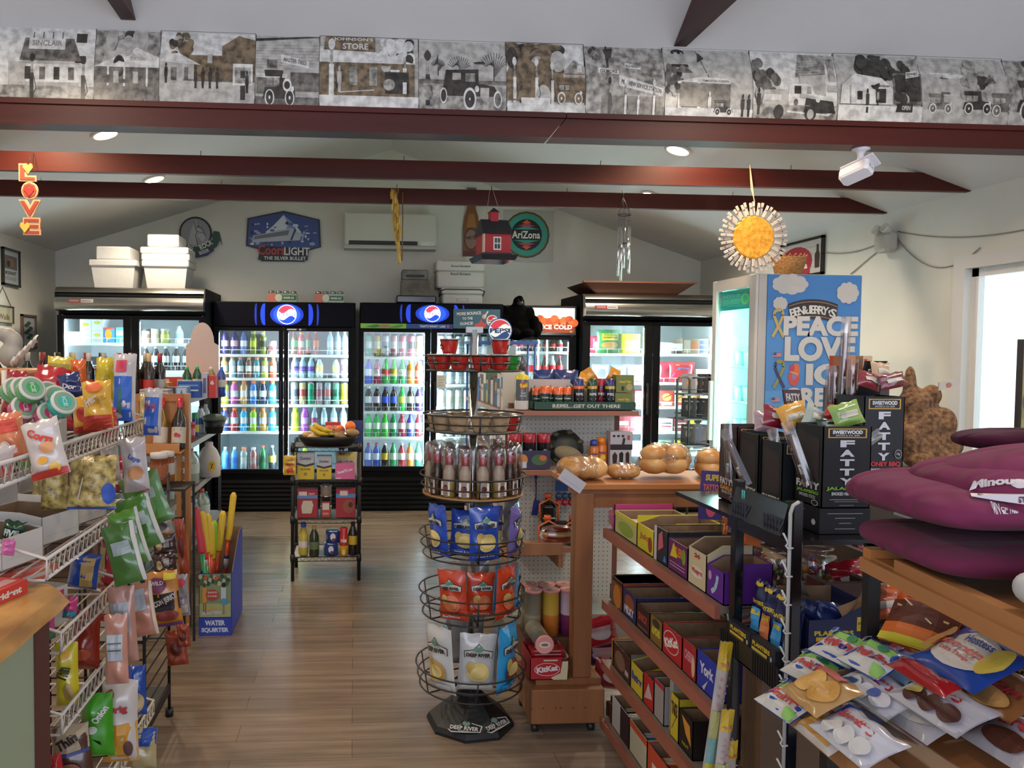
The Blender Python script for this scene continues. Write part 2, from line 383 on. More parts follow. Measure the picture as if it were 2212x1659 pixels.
beam(5.20,2.525,2.627,.04,0,0,'rearmost dark red tie beam, carrying the wind chime and little barn')
t = thing('ceiling_beam','wide dark red front beam carrying the row of vintage photographs','beam',(0,3.55,0))
J = .97
for nm,xa,xb,ja,jb in (('beam_half',XL,J,0,.07),('beam_half',J+.004,XR,0,0)):
    b = B(); d0 = -.075 if xb != XR else 0
    a = (xa,xa) if xa == XL else (xa-.068,xa)
    e = (xb-.072,xb) if xb == J else (xb,xb)
    b.add([(a[0],0,2.525),(e[0],0,2.525),(e[1],0,2.61),(a[1],0,2.61),(a[0],.11,2.525),(e[0],.11,2.525),(e[1],.11,2.61),(a[1],.11,2.61)],
          [(0,1,2,3),(7,6,5,4),(0,4,5,1),(1,5,6,2),(2,6,7,3),(3,7,4,0)],'beam')
    b.box(a[1],-.012,2.611,e[1],.11,2.635,'beam'); b.part(nm,t)
# two beams running towards the front, dying into the rising ceiling
def front_beam(x0,x1,z,ytip,label):
    b = B(); h = .24
    yt = ytip-h*1.44
    b.add([(x0,-.3,z),(x1,-.3,z),(x1,-.3,z+h),(x0,-.3,z+h),(x0,ytip,z),(x1,ytip,z),(x1,yt,z+h),(x0,yt,z+h)],
          [(3,2,1,0),(4,5,6,7),(0,1,5,4),(1,2,6,5),(2,3,7,6),(3,0,4,7)],'beamy')
    solo(b,'ceiling_beam',label,'beam')
front_beam(1.495,1.556,2.975,3.595,'short dark beam end high above the vintage photographs, right of centre')
front_beam(-1.045,-.98,2.995,3.56,'short dark beam end high above the vintage photographs, near the left')
# recessed can lights
for i,(px,py,d,nm) in enumerate([(227,295,5.33,'near left ceiling lamp, just under the front beam'),(1465,320,5.44,'near right ceiling lamp beside the clothespin sun'),
        (333,387,6.65,'far left ceiling lamp between the two dark beams'),(1408,420,6.58,'far right ceiling lamp above the wind chime')]):
    p = at(px,py,d); z = roof_z(p.x); sl = math.atan2(RZ-EV,(RX-XL) if p.x < RX else (XR-RX))*(-1 if p.x < RX else 1)
    t = thing('ceiling_light','round recessed '+nm,'ceiling lamp',(p.x,d,z-.004),(0,sl,0),'recessed ceiling lamps')
    b = B(); b.lathe([(.095,0),(.095,-.008),(.078,-.012),(.076,0)],'#d9d3c8',24); b.part('trim_ring',t)
    b = B(); b.lathe([(.0,-.004),(.076,-.005)],'!#ffe2b8*38',24,smooth=False); b.part('lens',t)
    sp = bpy.data.lights.new('can_lamp','SPOT'); sp.energy = 92; sp.color = (1,.85,.66); sp.spot_size = 2.6; sp.spot_blend = .7; sp.shadow_soft_size = .07
    so = bpy.data.objects.new('can_lamp',sp); COL.objects.link(so); so.location = (p.x,d,z-.05)
for x in (-1.75,1.95):                            # the pair hidden behind the photographs
    sp = bpy.data.lights.new('can_lamp','SPOT'); sp.energy = 60; sp.color = (1,.72,.46); sp.spot_size = 2.6; sp.spot_blend = .6; sp.shadow_soft_size = .07
    so = bpy.data.objects.new('can_lamp',sp); COL.objects.link(so); so.location = (x,4.12,2.88)
# ================================================================ containers
def seg_top(cx,cy,rx,ry,a0=25,a1=155,dip=.12,col='#c8102e'):
    P = [(cx+rx*math.cos(math.radians(a0+(a1-a0)*i/12)),cy+ry*math.sin(math.radians(a0+(a1-a0)*i/12))) for i in range(13)]
    x0,y0 = P[-1]; x1,y1 = P[0]
    P += [(x0+(x1-x0)*i/8,y0+(y1-y0)*i/8-dip*ry*math.sin(2*PI*i/8)) for i in range(1,8)]
    return ('p',P,col)
def globe(cx,cy,rx,ry,em='',ring=None):
    g = lambda c,s='1.6': ('!'+c+'*'+s) if em else c
    o = [('e',cx,cy,rx*1.09,ry*1.09,ring)] if ring else []
    return o+[('e',cx,cy,rx,ry,g('#ffffff')),seg_top(cx,cy,rx*.93,ry*.93,22,158,.25,g('#e03048')),
        seg_top(cx,cy,rx*.93,ry*.93,202,338,-.25,g('#1038c8' if em else '#17407f')),('t','PEPSI',cx,cy,rx*1.6,ry*.34,g('#8a97c0','1') if em else '#17335f')]
_BM = {}
def bottle(kind,body,label='#eeeeee',cap='#eeeeee'):
    k = (kind,body,label,cap)
    if k in _BM: return _BM[k]
    b = B(); n = 12; bd = body if body[-1] in '~' or body[0] != '#' else body+'~'
    if kind == 'soda':
        b.lathe([(.022,0,bd),(.033,.008,bd),(.032,.05,bd),(.0335,.075,label),(.0335,.135,bd),(.030,.155,bd),(.014,.195,bd),(.0135,.203,cap),(.0145,.205,cap),(.0145,.222,cap)],n=n)
    elif kind == 'sport':
        b.lathe([(.028,0,bd),(.036,.006,bd),(.036,.06,bd),(.033,.066,label),(.033,.12,bd),(.036,.135,bd),(.034,.155,bd),(.018,.18,cap),(.021,.182,cap),(.020,.205,cap)],n=n)
    elif kind == 'water':
        b.lathe([(.024,0,bd),(.032,.01,bd),(.031,.05,bd),(.0325,.07,label),(.0325,.12,bd),(.031,.15,bd),(.013,.19,cap),(.0135,.192,cap),(.0135,.208,cap)],n=n)
    elif kind == 'can':
        b.lathe([(.026,0,'#b8b8b8='),(.033,.008,bd),(.033,.06,label+'~'),(.033,.11,bd),(.033,.150,'#b8b8b8='),(.027,.165,'#9a9a9a='),(.0255,.163,'#9a9a9a='),(0,.161)],n=n)
    elif kind == 'jug':
        b.lathe([(.06,0,bd),(.07,.01,bd),(.07,.08,label),(.07,.15,bd),(.065,.18,bd),(.025,.24,cap),(.028,.243,cap),(.026,.265,cap)],n=n)
        b.tube([(.05,0,.14),(.095,0,.16),(.09,0,.21),(.03,0,.235)],.011,bd)
    elif kind == 'wine':
        b.lathe([(.034,0,bd),(.037,.006,bd),(.037,.05,label),(.0375,.13,bd),(.037,.19,bd),(.015,.235,bd),(.0145,.245,cap),(.0155,.247,cap),(.0155,.30,cap)],n=n)
    elif kind == 'spray':
        b.lathe([(.026,0,'#b8b8b8='),(.027,.004,bd),(.027,.03,label),(.027,.085,bd),(.027,.13,cap),(.0255,.134,cap),(.0255,.165,cap),(.022,.172,cap)],n=n)
    elif kind == 'jar':
        b.lathe([(.036,0,bd),(.040,.006,bd),(.040,.03,label),(.040,.075,bd),(.036,.10,cap),(.039,.102,cap),(.039,.12,cap)],n=n)
    elif kind == 'tubcan':
        b.lathe([(.05,0,bd),(.05,.06,'#cfcfcf='),(.052,.062,'#cfcfcf='),(.050,.068,cap),(0,.067)],n=n)
    _BM[k] = b.mesh({'soda': 'soda_bottle','sport': 'sports_drink_bottle','water': 'water_bottle','can': 'drink_can','jug': 'jug','wine': 'wine_bottle','spray': 'spray_can','jar': 'jar','tubcan': 'tin'}[kind])
    return _BM[k]
NAMES = {'soda': ('soda_bottle','soda bottle'),'sport': ('sports_drink_bottle','sports drink bottle'),'water': ('water_bottle','water bottle'),'can': ('drink_can','tall drink can'),
         'jug': ('jug','plastic jug'),'wine': ('wine_bottle','wine bottle'),'spray': ('spray_can','spray can'),'jar': ('glass_jar','jar'),'tubcan': ('food_tin','tin')}
def hue(h):
    h = h.strip('#~^=!'); r,g,bb = [int(h[i:i+2],16) for i in (0,2,4)]; mx,mn = max(r,g,bb),min(r,g,bb)
    if mx-mn < 28: return 'white' if mx > 200 else 'grey' if mx > 90 else 'black'
    if mx < 70: return 'dark'
    hh = {r: ((g-bb)/(mx-mn)) % 6,g: (bb-r)/(mx-mn)+2,bb: (r-g)/(mx-mn)+4}[mx]*60
    v = 'dark ' if mx < 110 else 'pale ' if (mx-mn)/mx < .25 and mx > 180 else ''
    for lim,nm in ((14,'red'),(42,'orange' if mx > 150 else 'brown'),(70,'yellow'),(165,'green'),(200,'teal'),(255,'blue'),(292,'purple'),(340,'pink'),(361,'red')):
        if hh < lim: return v+nm
    return 'red'

# ================================================================ coolers
def cooler(name,label,x0,x1,yf,zt,zh,doors,gz0,gz1,shelves,led,D=.74,body='#0b0b0d_',head=None,grille=True,handles=None,liner='fridge',parallel_open=None):
    t = thing(name,label,'cooler',((x0+x1)/2,yf,0)); W = x1-x0; h = W/2
    b = B(); dk = body
    b.box(-h,.05,.0,-h+.025,D,zt,dk); b.box(h-.025,.05,.0,h,D,zt,dk); b.box(-h,D-.03,0,h,D,zt,dk)
    b.box(-h+.025,.03,zt-.03,h-.025,D-.03,zt,dk); b.box(-h+.025,.05,zh-.02,h-.025,D-.03,zh,dk); b.box(-h+.025,.05,.02,h-.025,D-.03,gz0-.05,dk)
    b.part('cabinet',t)
    b = B(); a0,a1 = -h+.026,h-.026
    b.box(a0,.045,gz0-.045,a0+.012,D-.035,gz1+.04,liner); b.box(a1-.012,.045,gz0-.045,a1,D-.035,gz1+.04,liner); b.box(a0+.012,D-.05,gz0-.045,a1-.012,D-.035,gz1+.04,liner)
    b.box(a0+.012,.045,gz0-.045,a1-.012,D-.05,gz0-.035,liner); b.box(a0+.012,.045,gz1+.025,a1-.012,D-.05,gz1+.035,liner); b.part('liner',t)
    for zs in shelves:
        b = B(); b.box(a0+.014,.10,zs-.012,a1-.014,D-.06,zs,'#e4e9ec'); b.box(a0+.014,.085,zs-.022,a1-.014,.10,zs+.004,'#eef2f4')
        b.rod((a0+.014,.088,zs+.045),(a1-.014,.088,zs+.045),.0022,'#f2f4f6'); nn = max(3,int(W/.12))
        for i in range(nn+1): x = a0+.016+(a1-a0-.032)*i/nn; b.rod((x,.088,zs),(x,.088,zs+.045),.002,'#f2f4f6')
        b.part('wire_shelf',t)
    for i,(g0,g1) in enumerate(doors):
        g0 -= (x0+x1)/2; g1 -= (x0+x1)/2
        lft = -h+.004 if i == 0 else (doors[i-1][1]+doors[i][0])/2-(x0+x1)/2+.004; rgt = h-.004 if i == len(doors)-1 else (doors[i][1]+doors[i+1][0])/2-(x0+x1)/2-.004
        b = B(); k_ = '#0e0e10_'
        b.box(lft,0,gz0-.04,g0,.04,gz1+.035,k_); b.box(g1,0,gz0-.04,rgt,.04,gz1+.035,k_); b.box(g0,0,gz0-.04,g1,.04,gz0,k_); b.box(g0,0,gz1,g1,.04,gz1+.035,k_)
        d = b.part('door',t); b = B(); b.box(g0,.015,gz0,g1,.019,gz1,'glass'); b.part('glass_pane',d)
        hs = (handles or 'rl')[i % 2]; hx = (g1+.02 if hs == 'r' else g0-.02); b = B(); b.box(hx-.008,-.035,.95,hx+.008,-.02,1.25,'#050506~'); b.box(hx-.006,-.02,.96,hx+.006,0,.98,'#050506'); b.box(hx-.006,-.02,1.22,hx+.006,0,1.24,'#050506'); b.part('handle',d)
        for sx in (g0-.012,g1+.001):
            b = B(); b.box(sx,.050,gz0+.02,sx+.011,.062,gz1-.02,'!#e6f4ff*%g' % led); b.part('light_strip',d)
    if grille:
        b = B(); b.box(-h+.01,.012,0,h-.01,.05,gz0-.05,'#050505_')
        nl = 7; 
        for i in range(nl): z = .03+(gz0-.12)*i/nl; b.add([(-h+.01,.012,z+.03),(h-.01,.012,z+.03),(h-.01,-.004,z),(-h+.01,-.004,z),(-h+.01,.012,z-.004),(h-.01,.012,z-.004)],[(0,3,2,1),(3,4,5,2)],'#0b0b0c_')
        b.part('grille',t)
    return t
def row(items,xs,y,z,where,rows=1,group=None,dy=.075):
    """items: list of (kind, body, label, cap) or None; xs: centres"""
    n = 0; tot = sum(1 for q in items if q)
    for it,x in zip(items,xs):
        if not it: continue
        kind = it[0]; nm,en = NAMES[kind]; body = it[1]; cap = it[3] if len(it) > 3 else '#eeeeee'
        lab = f"{hue(body)} {en.replace(' drink','')}, {hue(cap)} cap, {ORD[min(n, 13)]}, {where}" if kind != 'can' else f"{hue(body)} {en}, {ORD[min(n, 13)]}, {where}"
        for r in range(rows):
            o = solo(bottle(*it),nm,lab if r == 0 else lab.replace('tall drink can','can behind'),'can' if kind == 'can' else 'bottle',(x,y+r*dy,z+.0015),(0,0,random.uniform(-.4,.4)),group); hh,rr = DIM[kind]; up = [q for q in SHZ if q > z+.05]; cl = (min(up)-.026-z) if up else 9; sx_ = min(BS,(abs(xs[1]-xs[0])-.004)/(2*rr)); o.scale = (sx_,sx_,min(BS*(1.22 if kind == 'can' else 1),cl/hh))
        n += 1
BS = 1.1; SHZ = []
DIM = {'soda': (.222,.0335),'sport': (.205,.036),'water': (.208,.0325),'can': (.165,.033),'jug': (.265,.08),'jar': (.12,.04),'wine': (.3,.038),'spray': (.172,.027),'tubcan': (.068,.052)}
def lx(a,b_,n): return [a+(b_-a)*(i+.5)/n for i in range(n)]
def zpx(x,y,d): return at(x,y,d).z
YI = 7.33
def xat(px,d,y=850): return at(px,y,d).x
# ---- left two-door cola cooler
cl = cooler('beverage_cooler','black two-door drinks cooler with glowing blue header and round emblem, left of the aisle',-1.322,.012,YI,1.995,1.755,
    [(xat(472,YI),xat(602,YI)),(xat(622,YI),xat(752,YI))],.405,1.72,[zpx(550,766,7.43),zpx(550,817,7.43),zpx(550,874,7.43),zpx(550,932,7.43)],75,liner='#8a979e')
def header_panel(t,W,z0,z1,cx,sc,extra,body='#030306_',y=-.01):
    b = B(); b.box(-W/2,y,z0,W/2,.05,z1,body,c=.006); H = z1-z0; s = [('r',.012,.05,.988,.95,'#050512_')]
    E_ = lambda c,k='1': '!'+c+'*'+k
    for r_,hw,c in ((.215*sc,.012,E_('#0a2a9a','.7')),(.16*sc,.026,E_('#1038c8','.8')),(.095*sc,.1,E_('#1a55e8','.9'))):
        if hw < .05:
            for sg in (-1,1):
                P = [(cx+sg*(r_+hw*math.cos(a*PI/10)),.5+.44*math.sin(a*PI/10)) for a in range(-5,6)]; Q = [(cx+sg*(r_+hw*.1*math.cos(a*PI/10)-hw*.35),.5+.44*math.sin(a*PI/10)) for a in range(5,-6,-1)]
                s.append(('p',P+Q,c))
        else: s.append(('e',cx,.5,r_*1.25,.44,E_('#0c2fb4','.8'))); s.append(('e',cx,.5,r_,.4,c))
    s += globe(cx,.5,.40*H/W,.40,'em')
    s += extra; b.front(s,W,H,y,z0); return b.part('header_sign',t)
header_panel(cl,1.33,1.76,1.99,.515,1,[])
b = B(); b.box(.02,-.016,1.725,.20,-.0,1.745,'#1c1c20'); b.front([('r',.02,.2,.5,.8,'#c8ccd0'),('e',.7,.5,.06,.4,'#c8ccd0')],.18,.02,-.016,1.725,x0=.02); b.part('controller',cl)
dl = [(xat(472,7.43)+.01,xat(602,7.43)-.02),(xat(622,7.43)+.02,xat(752,7.43)-.0)]
zl = [zpx(550,y,7.43) for y in (766,817,874,932)]+[.372]
SHZ[:] = zl+[1.775]
OC = '#e07a4e'
rows_l1 = [
 [('water','#3b2c68','#e6d9ea','#2b2350'),('water','#3b2c68','#e6a9c4','#2b2350'),('water','#6a83c8','#f0f0f5','#3a55b0'),('sport','#77862f','#c6d23a','#cfe04a'),('sport','#77862f','#26301a','#cfe04a'),('jar','#d8cabc','#b8384a','#9aa0a0')],
 [('sport',c,'#dde2e4','#d9936a') for c in ('#b9895a','#b7d2df','#596878','#7a5a52','#3f7f95','#a9b24a','#d0604a')],
 [('sport',c,'#cfd6e2',OC) for c in ('#b9dc3a','#b84a9c','#c08f4a','#2f6fc8','#2b3556','#35b2e6')],
 [('sport',c,'#c8cdd8',OC) for c in ('#2b3f8e','#a52a38','#2aa2dc','#8abd2a','#a8803a','#35b2ea')],
 [('water','#4f97e6','#3a7ad8','#dfe8f8'),('water','#4f97e6','#2a6ad0','#dfe8f8'),('sport','#98a6a8','#b8c0c0',OC),('sport','#a26a6a','#a08080','#c8ccd4'),('soda','#1f7a46','#174f30','#e0684a'),('soda','#39454a','#c8b84a','#c8d0d0')]]
rows_l2 = [
 [('soda','#5a3a1a','#3f8a4a','#8a3a2a'),('sport','#a83024','#dfe0c8','#d98a4a'),('soda','#8a2a24','#3a8a5a','#b03038'),('soda','#8a2a20','#c86a2a','#c83040'),None,('water','#a4cfe8','#c8e4f4','#eaf4fa'),('water','#a4cfe8','#c8e4f4','#eaf4fa'),('water','#a4cfe8','#c8e4f4','#eaf4fa')],
 [('water','#9cc3da','#6a4ab0','#e0f0fa'),('water','#9cc3da','#6a4ab0','#e0f0fa'),('water','#9cc3da','#6a4ab0','#e0f0fa'),('soda','#bcd0cc','#e0c060','#2a2a2a'),None,('soda','#bcd0cc','#e0d060','#2a2a2a'),('can','#c4b4dc','#8a6ab8')],
 [('can',a,b_) for a,b_ in (('#8a9aac','#5a6878'),('#bca878','#a8404a'),('#2a9c78','#1f7a5a'),('#a08c9a','#8a4a5a'),('#93a0aa','#a85a5a'),('#5aa88c','#2a6a5a'),('#dccb3a','#c0b030'))],
 [('sport','#c4e83a','#a0c82a','#c4e83a'),('sport','#b05ac4','#c8a0d8','#b05ac4'),('water','#9ab8ca','#8a3a6a','#d8e4ea'),('water','#9ab8ca','#c8d8e0','#d8e4ea'),('water','#9ab8ca','#c8d8e0','#d8e4ea'),('water','#aac4d0','#c8d8e0','#eef2f4')],
 [('soda','#c4e03a','#8ab82a','#e8e8e0'),('soda','#c4e03a','#8ab82a','#e8e8e0')]]
for di,(rows_,dn) in enumerate(((rows_l1,'left cooler left door'),(rows_l2,'left cooler right door'))):
    for ri,r_ in enumerate(rows_):
        n = max(len(r_),6) if ri < 4 or di == 0 else 6
        row(r_,lx(dl[di][0],dl[di][1],n),7.475 if di == 0 or ri != 2 else 7.47,zl[ri],f'{NTH[ri]} shelf, {dn}',rows=2 if (di,ri) == (1,2) else 1,group='drinks in the left cooler')
# ---- middle two-door cola cooler
M0,M1 = .055,1.432
cm = cooler('beverage_cooler','black two-door drinks cooler with blue header and green strip, behind the chip spinner',M0,M1,YI,2.0,1.755,
    [(xat(785,YI),xat(917,YI)),(xat(943,YI),xat(1078,YI))],.43,1.72,[zpx(850,y,7.43) for y in (771,830,889,944)],170)
header_panel(cm,1.37,1.80,1.995,.5,1,[],y=-.01)
b = B(); b.box(-.685,-.012,1.755,-.25,.0,1.80,'#7fb83a'); b.front([('p',[(.1,.3),(.35,.85),(.5,.4),(.3,.1)],'#3f7a2a'),('e',.52,.5,.12,.3,'#a86a5a'),('p',[(.6,.2),(.9,.9),(.95,.5),(.8,.1)],'#4f8a2a')],.435,.045,-.012,1.755,x0=-.685); b.part('green_strip',cm)
b = B(); b.box(-.25,-.012,1.755,.20,.0,1.80,'#1c3f86'); b.front([('t',"THAT'S WHAT I LIKE",.56,.5,.55,.5,'#d8e0f0'),('e',.89,.5,.025,.3,'#c85060')],.45,.045,-.012,1.755,x0=-.25); b.part('slogan_strip',cm)
mc = (M0+M1)/2; p0 = xat(978,7.3)-mc; b = B(); b.box(p0,-.02,1.76,p0+.45,-.012,1.945,'#3f6478')
b.front([('t','MORE BOUNCE',.33,.78,.52,.16,.06,'#e8e8e0'),('t','TO THE',.30,.52,.22,.14,.06,'#e8e8e0'),('t','OUNCE!',.28,.26,.28,.16,.06,'#e8e8e0'),('p',[(.44,.2),(.55,.3),(.6,.5),(.64,.3),(.76,.3),(.68,.14),(.7,.0),(.6,.1),(.5,.02)],'#c85050'),('e',.66,.62,.05,.13,'#caa090'),('l',[(.66,.6),(.74,.9)],.012,'#e8e8e0')]+
        globe(.83,.42,.115,.27,ring='#e8e4d8')+[('r',.73,.36,.93,.5,'#b83040'),('t','Pepsi-Cola',.83,.43,.18,.11,'#f0f0f0')],.45,.185,-.02,1.76,x0=p0); b.part('poster',cm)
dm = [(xat(785,7.43)+.01,xat(917,7.43)-.01),(xat(943,7.43)+.01,xat(1075,7.43)-.01)]
zm = [zpx(850,y,7.43) for y in (771,830,889,944)]+[.397]
SHZ[:] = zm+[1.775]
rows_m1 = [
 [('can',a,b_) for a,b_ in (('#3fae86','#e8f0f0'),('#cfae3a','#f0e8c0'),('#d4dde8','#8a98b0'),('#e09aa8','#f4e0e4'),('#d45a70','#f0d8dc'),('#d45a70','#2a2a2a'),('#f0f0dc','#d8d080'))],
 [('soda','#3a5ad8','#e8ecf8','#2a4ac0'),('soda','#b02a60','#f0e0e8','#3a3ab0'),('soda','#3ab25a','#d84a4a','#2a9a4a'),('soda','#2fae4a','#e8c83a','#2fae4a'),('soda','#1fa45a','#e8f4ec','#1fa45a'),('sport','#f28c26','#f8c090','#f2a05a'),('sport','#ec7058','#f8e0d8','#f0a070')],
 [('soda','#2e1c18','#eef2ff','#f4f4f4'),('soda','#2e1c18','#e8d8ff','#f4f4f4'),('soda','#2e1c18','#3a5ae0','#3a5ac8'),('soda','#2e1c18','#3a5ae0','#3a5ac8'),('soda','#1fb84a','#d8e83a','#1fa84a'),('soda','#2e1c18','#eef0f4','#30303a'),('soda','#3a2450','#f0f0f4','#f4f4f4')],
 [('soda','#2fc05a','#e8f8e8','#1f9a5a'),('soda','#2fc05a','#e8f8e8','#1f9a5a'),('soda','#3ac83a','#e8f8e8','#5ac03a'),('soda','#1f8a5a','#d8f0e8','#1f9a7a'),('soda','#98283c','#f0d8e0','#d03a5a'),('soda','#4654b8','#e8e8f8','#4a5ac8'),('soda','#a82a30','#f0e0e0','#d03a3a')],
 [('soda','#2446b4','#d8e0ff','#f0406a'),('soda','#2446b4','#d8e0ff','#f0406a'),('soda','#33221a','#d8b83a','#e8e8e8'),('soda','#2a9a5a','#d8f0e0','#1fa84a'),('soda','#a02a38','#f0e8e8','#f4f4f4'),('soda','#f08a3a','#f8e0c8','#3aa85a'),('soda','#3aa08a','#e8f0f0','#2aa03a')]]
rows_m2 = [[('can','#dbe6f0','#b8ccdc')]*7,[('can','#d0dfee','#a8c4e4')]*7,[('can','#e4e6e2','#c8d0c0')]*7,[('can','#c8d4e0','#d05a6a')]*7,[('water','#bcd4e4','#8ab0c8','#e8f0f4')]*7]
for di,(rows_,dn) in enumerate(((rows_m1,'middle cooler left door'),(rows_m2,'middle cooler right door'))):
    for ri,r_ in enumerate(rows_):
        row(r_,lx(dm[di][0],dm[di][1],7),7.475,zm[ri],f'{NTH[ri]} shelf, {dn}',group='drinks in the middle cooler')
b = B(); b.box(-.045,0,0,.045,.002,.125,'#c9c0b0~'); b.front([('l',[(.2,.8),(.8,.85)],.003,'#5a5040'),('l',[(.15,.6),(.85,.62)],.003,'#5a5040'),('l',[(.2,.4),(.7,.42)],.003,'#5a5040'),('l',[(.2,.2),(.8,.24)],.003,'#5a5040')],.09,.125,0,0)
q = at(953,838,7.325); solo(b,'paper_note','handwritten cream note taped to a cooler door','note',(q.x,7.326,q.z))
# ---- cola cooler with lit fizzy header
cc = cooler('beverage_cooler','narrow one-door black cooler with lit red and white ICE COLD header',1.448,2.15,YI,1.99,1.70,[(1.52,2.08)],.43,1.66,[zpx(1200,y,7.43) for y in (760,822,882,940)],80)
b = B(); b.box(-.345,-.012,1.70,.345,.05,1.985,'#0b0b0d~',c=.006); E_ = lambda c,k='1.5': '!'+c+'*'+k
b.front([('r',.03,.1,.97,.93,E_('#fff1e4','1.1')),('r',.03,.1,.97,.50,E_('#8a3410','.7'))]+[('e',.06+.9*i/13,.50+.07*math.sin(i*2.3),.06,.13,E_('#c8571e' if i % 2 else '#a8421a','.8')) for i in range(14)]+
        [('e',.05+.92*((i*37) % 50)/50,.14+.32*((i*23) % 31)/31,.02,.035,E_('#d8743a' if i % 3 else '#7a2c10','.7')) for i in range(34)]+
        [('p',[(.08,.93),(.32,.93),(.24,.10),(.10,.10),(.17,.5)],E_('#d8221a','.9')),('e',.17,.5,.05,.12,E_('#ffffff','1')),
         ('t','ICE COLD',.72,.29,.42,.15,E_('#fff2ea','1.1'))],.69,.285,-.012,1.70); b.part('header_sign',cc)
SHZ[:] = [zpx(1200,y,7.43) for y in (760,822,882,940)]+[.397,1.715]
for ri in range(5):
    row([('soda','#3a1a16','#c82028','#d02830') if (ri+i) % 3 else ('soda','#b8c4c8','#c82028','#e8e8e8') for i in range(7)],lx(1.55,2.06,7),7.475,([zpx(1200,y,7.43) for y in (760,822,882,940)]+[.397])[ri],f'{NTH[ri]} shelf, red ICE COLD cooler',group='drinks in the ice cold cooler')
# ---- the two steel topped coolers
def steel_head(t,W,z0,z1,tagx,slope=True):
    b = B(); H = z1-z0; P = [(.02,z0),(-.055,z0+.01),(-.075,z0+H*.30),(-.05,z0+H*.56)]; Q = [(-.046,z0+H*.76),(-.02,z1-.01),(.03,z1)]
    def strip(P,key):
        vs = [(s_*W/2,y,z) for y,z in P for s_ in (-1,1)]; b.add(vs,[(2*i,2*i+1,2*i+3,2*i+2) for i in range(len(P)-1)],key,True)
    strip(P,'steel'); strip([P[-1],(-.02,z0+H*.58),(-.02,z0+H*.74),Q[0]],'#050505'); strip(Q,'steel')
    for s_ in (-1,1):
        pr_ = P+Q; b.add([(s_*W/2,y,z) for y,z in pr_]+[(s_*W/2,.03,z0)],[tuple(range(len(pr_)+1))],'#a8a39a=')
    b.box(tagx,-.08,z0+H*.33,tagx+.11,-.06,z0+H*.47,'#8a3030'); b.box(tagx+.11,-.08,z0+H*.33,tagx+.21,-.06,z0+H*.47,'#b8b4ac')
    b.front([('l',[(.05,.35),(.45,.35)],.003,'#c8b0a8'),('l',[(.05,.65),(.45,.65)],.003,'#c8b0a8'),('t','MASTER-BILT',.76,.5,.4,.4,'#7a3a3a')],.21,H*.14,-.0805,z0+H*.33,x0=tagx)
    return b.part('steel_header',t)
YS = 7.0
s1 = cooler('merchandiser_cooler','steel-topped two-door cooler at the far left under the white foam boxes',-2.63,-1.335,YS,2.085,1.87,[(xat(137,YS),xat(267,YS)),(xat(300,YS),xat(430,YS))],.42,1.80,
    [zpx(200,741,7.1),zpx(200,800,7.1),zpx(200,870,7.1),.75],110,D=.83,handles='rl')
steel_head(s1,1.29,1.87,2.085,-.52)
YR = 7.2
s2 = cooler('merchandiser_cooler','steel-topped two-door freezer full of frozen food, below the brown wooden tray',2.172,3.50,YR,2.10,1.88,[(xat(1273,YR),xat(1392,YR)),(xat(1424,YR),xat(1540,YR))],.42,1.80,
    [zpx(1330,y,7.3) for y in (764,826,878,932)]+[zpx(1330,980,7.3)],115,D=.80)
steel_head(s2,1.32,1.88,2.10,-.57)
b = B(); b.add([(0,0,0),(.035,0,.06),(.02,-.002,.28),(0,-.004,.34),(-.02,-.002,.28),(-.035,0,.06)],[(0,1,2,3,4,5)],'#6a6a78'); 
# left steel cooler contents
def carton(w_,d_,h_,key,art=None,side=None,topa=None,name='carton',c=0):
    b = B(); b.box(-w_/2,0,0,w_/2,d_,h_,key,c)
    if art: b.front(art,w_,h_,0,0)
    if side: b.side(side,d_,h_,-w_/2,0,0,-1)
    if topa: b.top(topa,w_,d_,h_,-w_/2,0)
    return b
z = zpx(200,741,7.1)
for i,(px,wd,ht,ky,art,lb) in enumerate([(160,.13,.12,'#f4f6f8',[],'plain white carton on top shelf of left steel cooler'),(187,.10,.22,'#cfd6d8',[('e',.5,.75,.3,.08,'#c8b83a'),('r',.15,.3,.85,.33,'#a8b0b4')],'tall pale grey carton with yellow crest, left steel cooler'),
     (212,.10,.11,'#d4dadc',[('e',.5,.65,.3,.14,'#c8c03a'),('r',.15,.2,.85,.25,'#a8b0b4')],'pale carton with yellow crest, lower one of two, left steel cooler'),(237,.10,.14,'#2f86c8',[('e',.45,.55,.3,.35,'#f09a2a'),('r',.0,.9,1,1,'#d8402a')],'blue carton with orange disc in left steel cooler'),
     (260,.07,.14,'#38b8d0',[('r',.1,.5,.9,.8,'#e8f4f8')],'small cyan carton at right end of shelf, left steel cooler')]):
    solo(carton(wd,.2,ht,ky,art),'carton',lb,'carton',(xat(px,7.15),7.14,z+.002))
solo(carton(.10,.2,.11,'#d4dadc',[('e',.5,.65,.3,.14,'#c8c03a')]),'carton','pale carton with yellow crest, upper one of two, left steel cooler','carton',(xat(212,7.15),7.14,z+.114))
solo(carton(.22,.25,.12,'#20242e',[('t','MILLER',.5,.55,.6,.35,'#c8d0dc'),('r',.05,.08,.95,.18,'#a03038')]),'beer_case','dark beer case on second shelf of left steel cooler','box',(xat(187,7.15),7.14,zpx(200,800,7.1)+.002))
SHZ[:] = [zpx(200,y,7.1) for y in (741,800,870)]+[1.855]
z += .002
for k,x in enumerate((-1.62,-1.46)): solo(bottle('jug','#e8eef4','#b8d8f4','#d8e4f0'),'jug',('left','right')[k]+' white plastic jug on top shelf of the left steel cooler','jug',(x,7.25,z),(0,0,1.5)).scale = (.62,.62,.62)
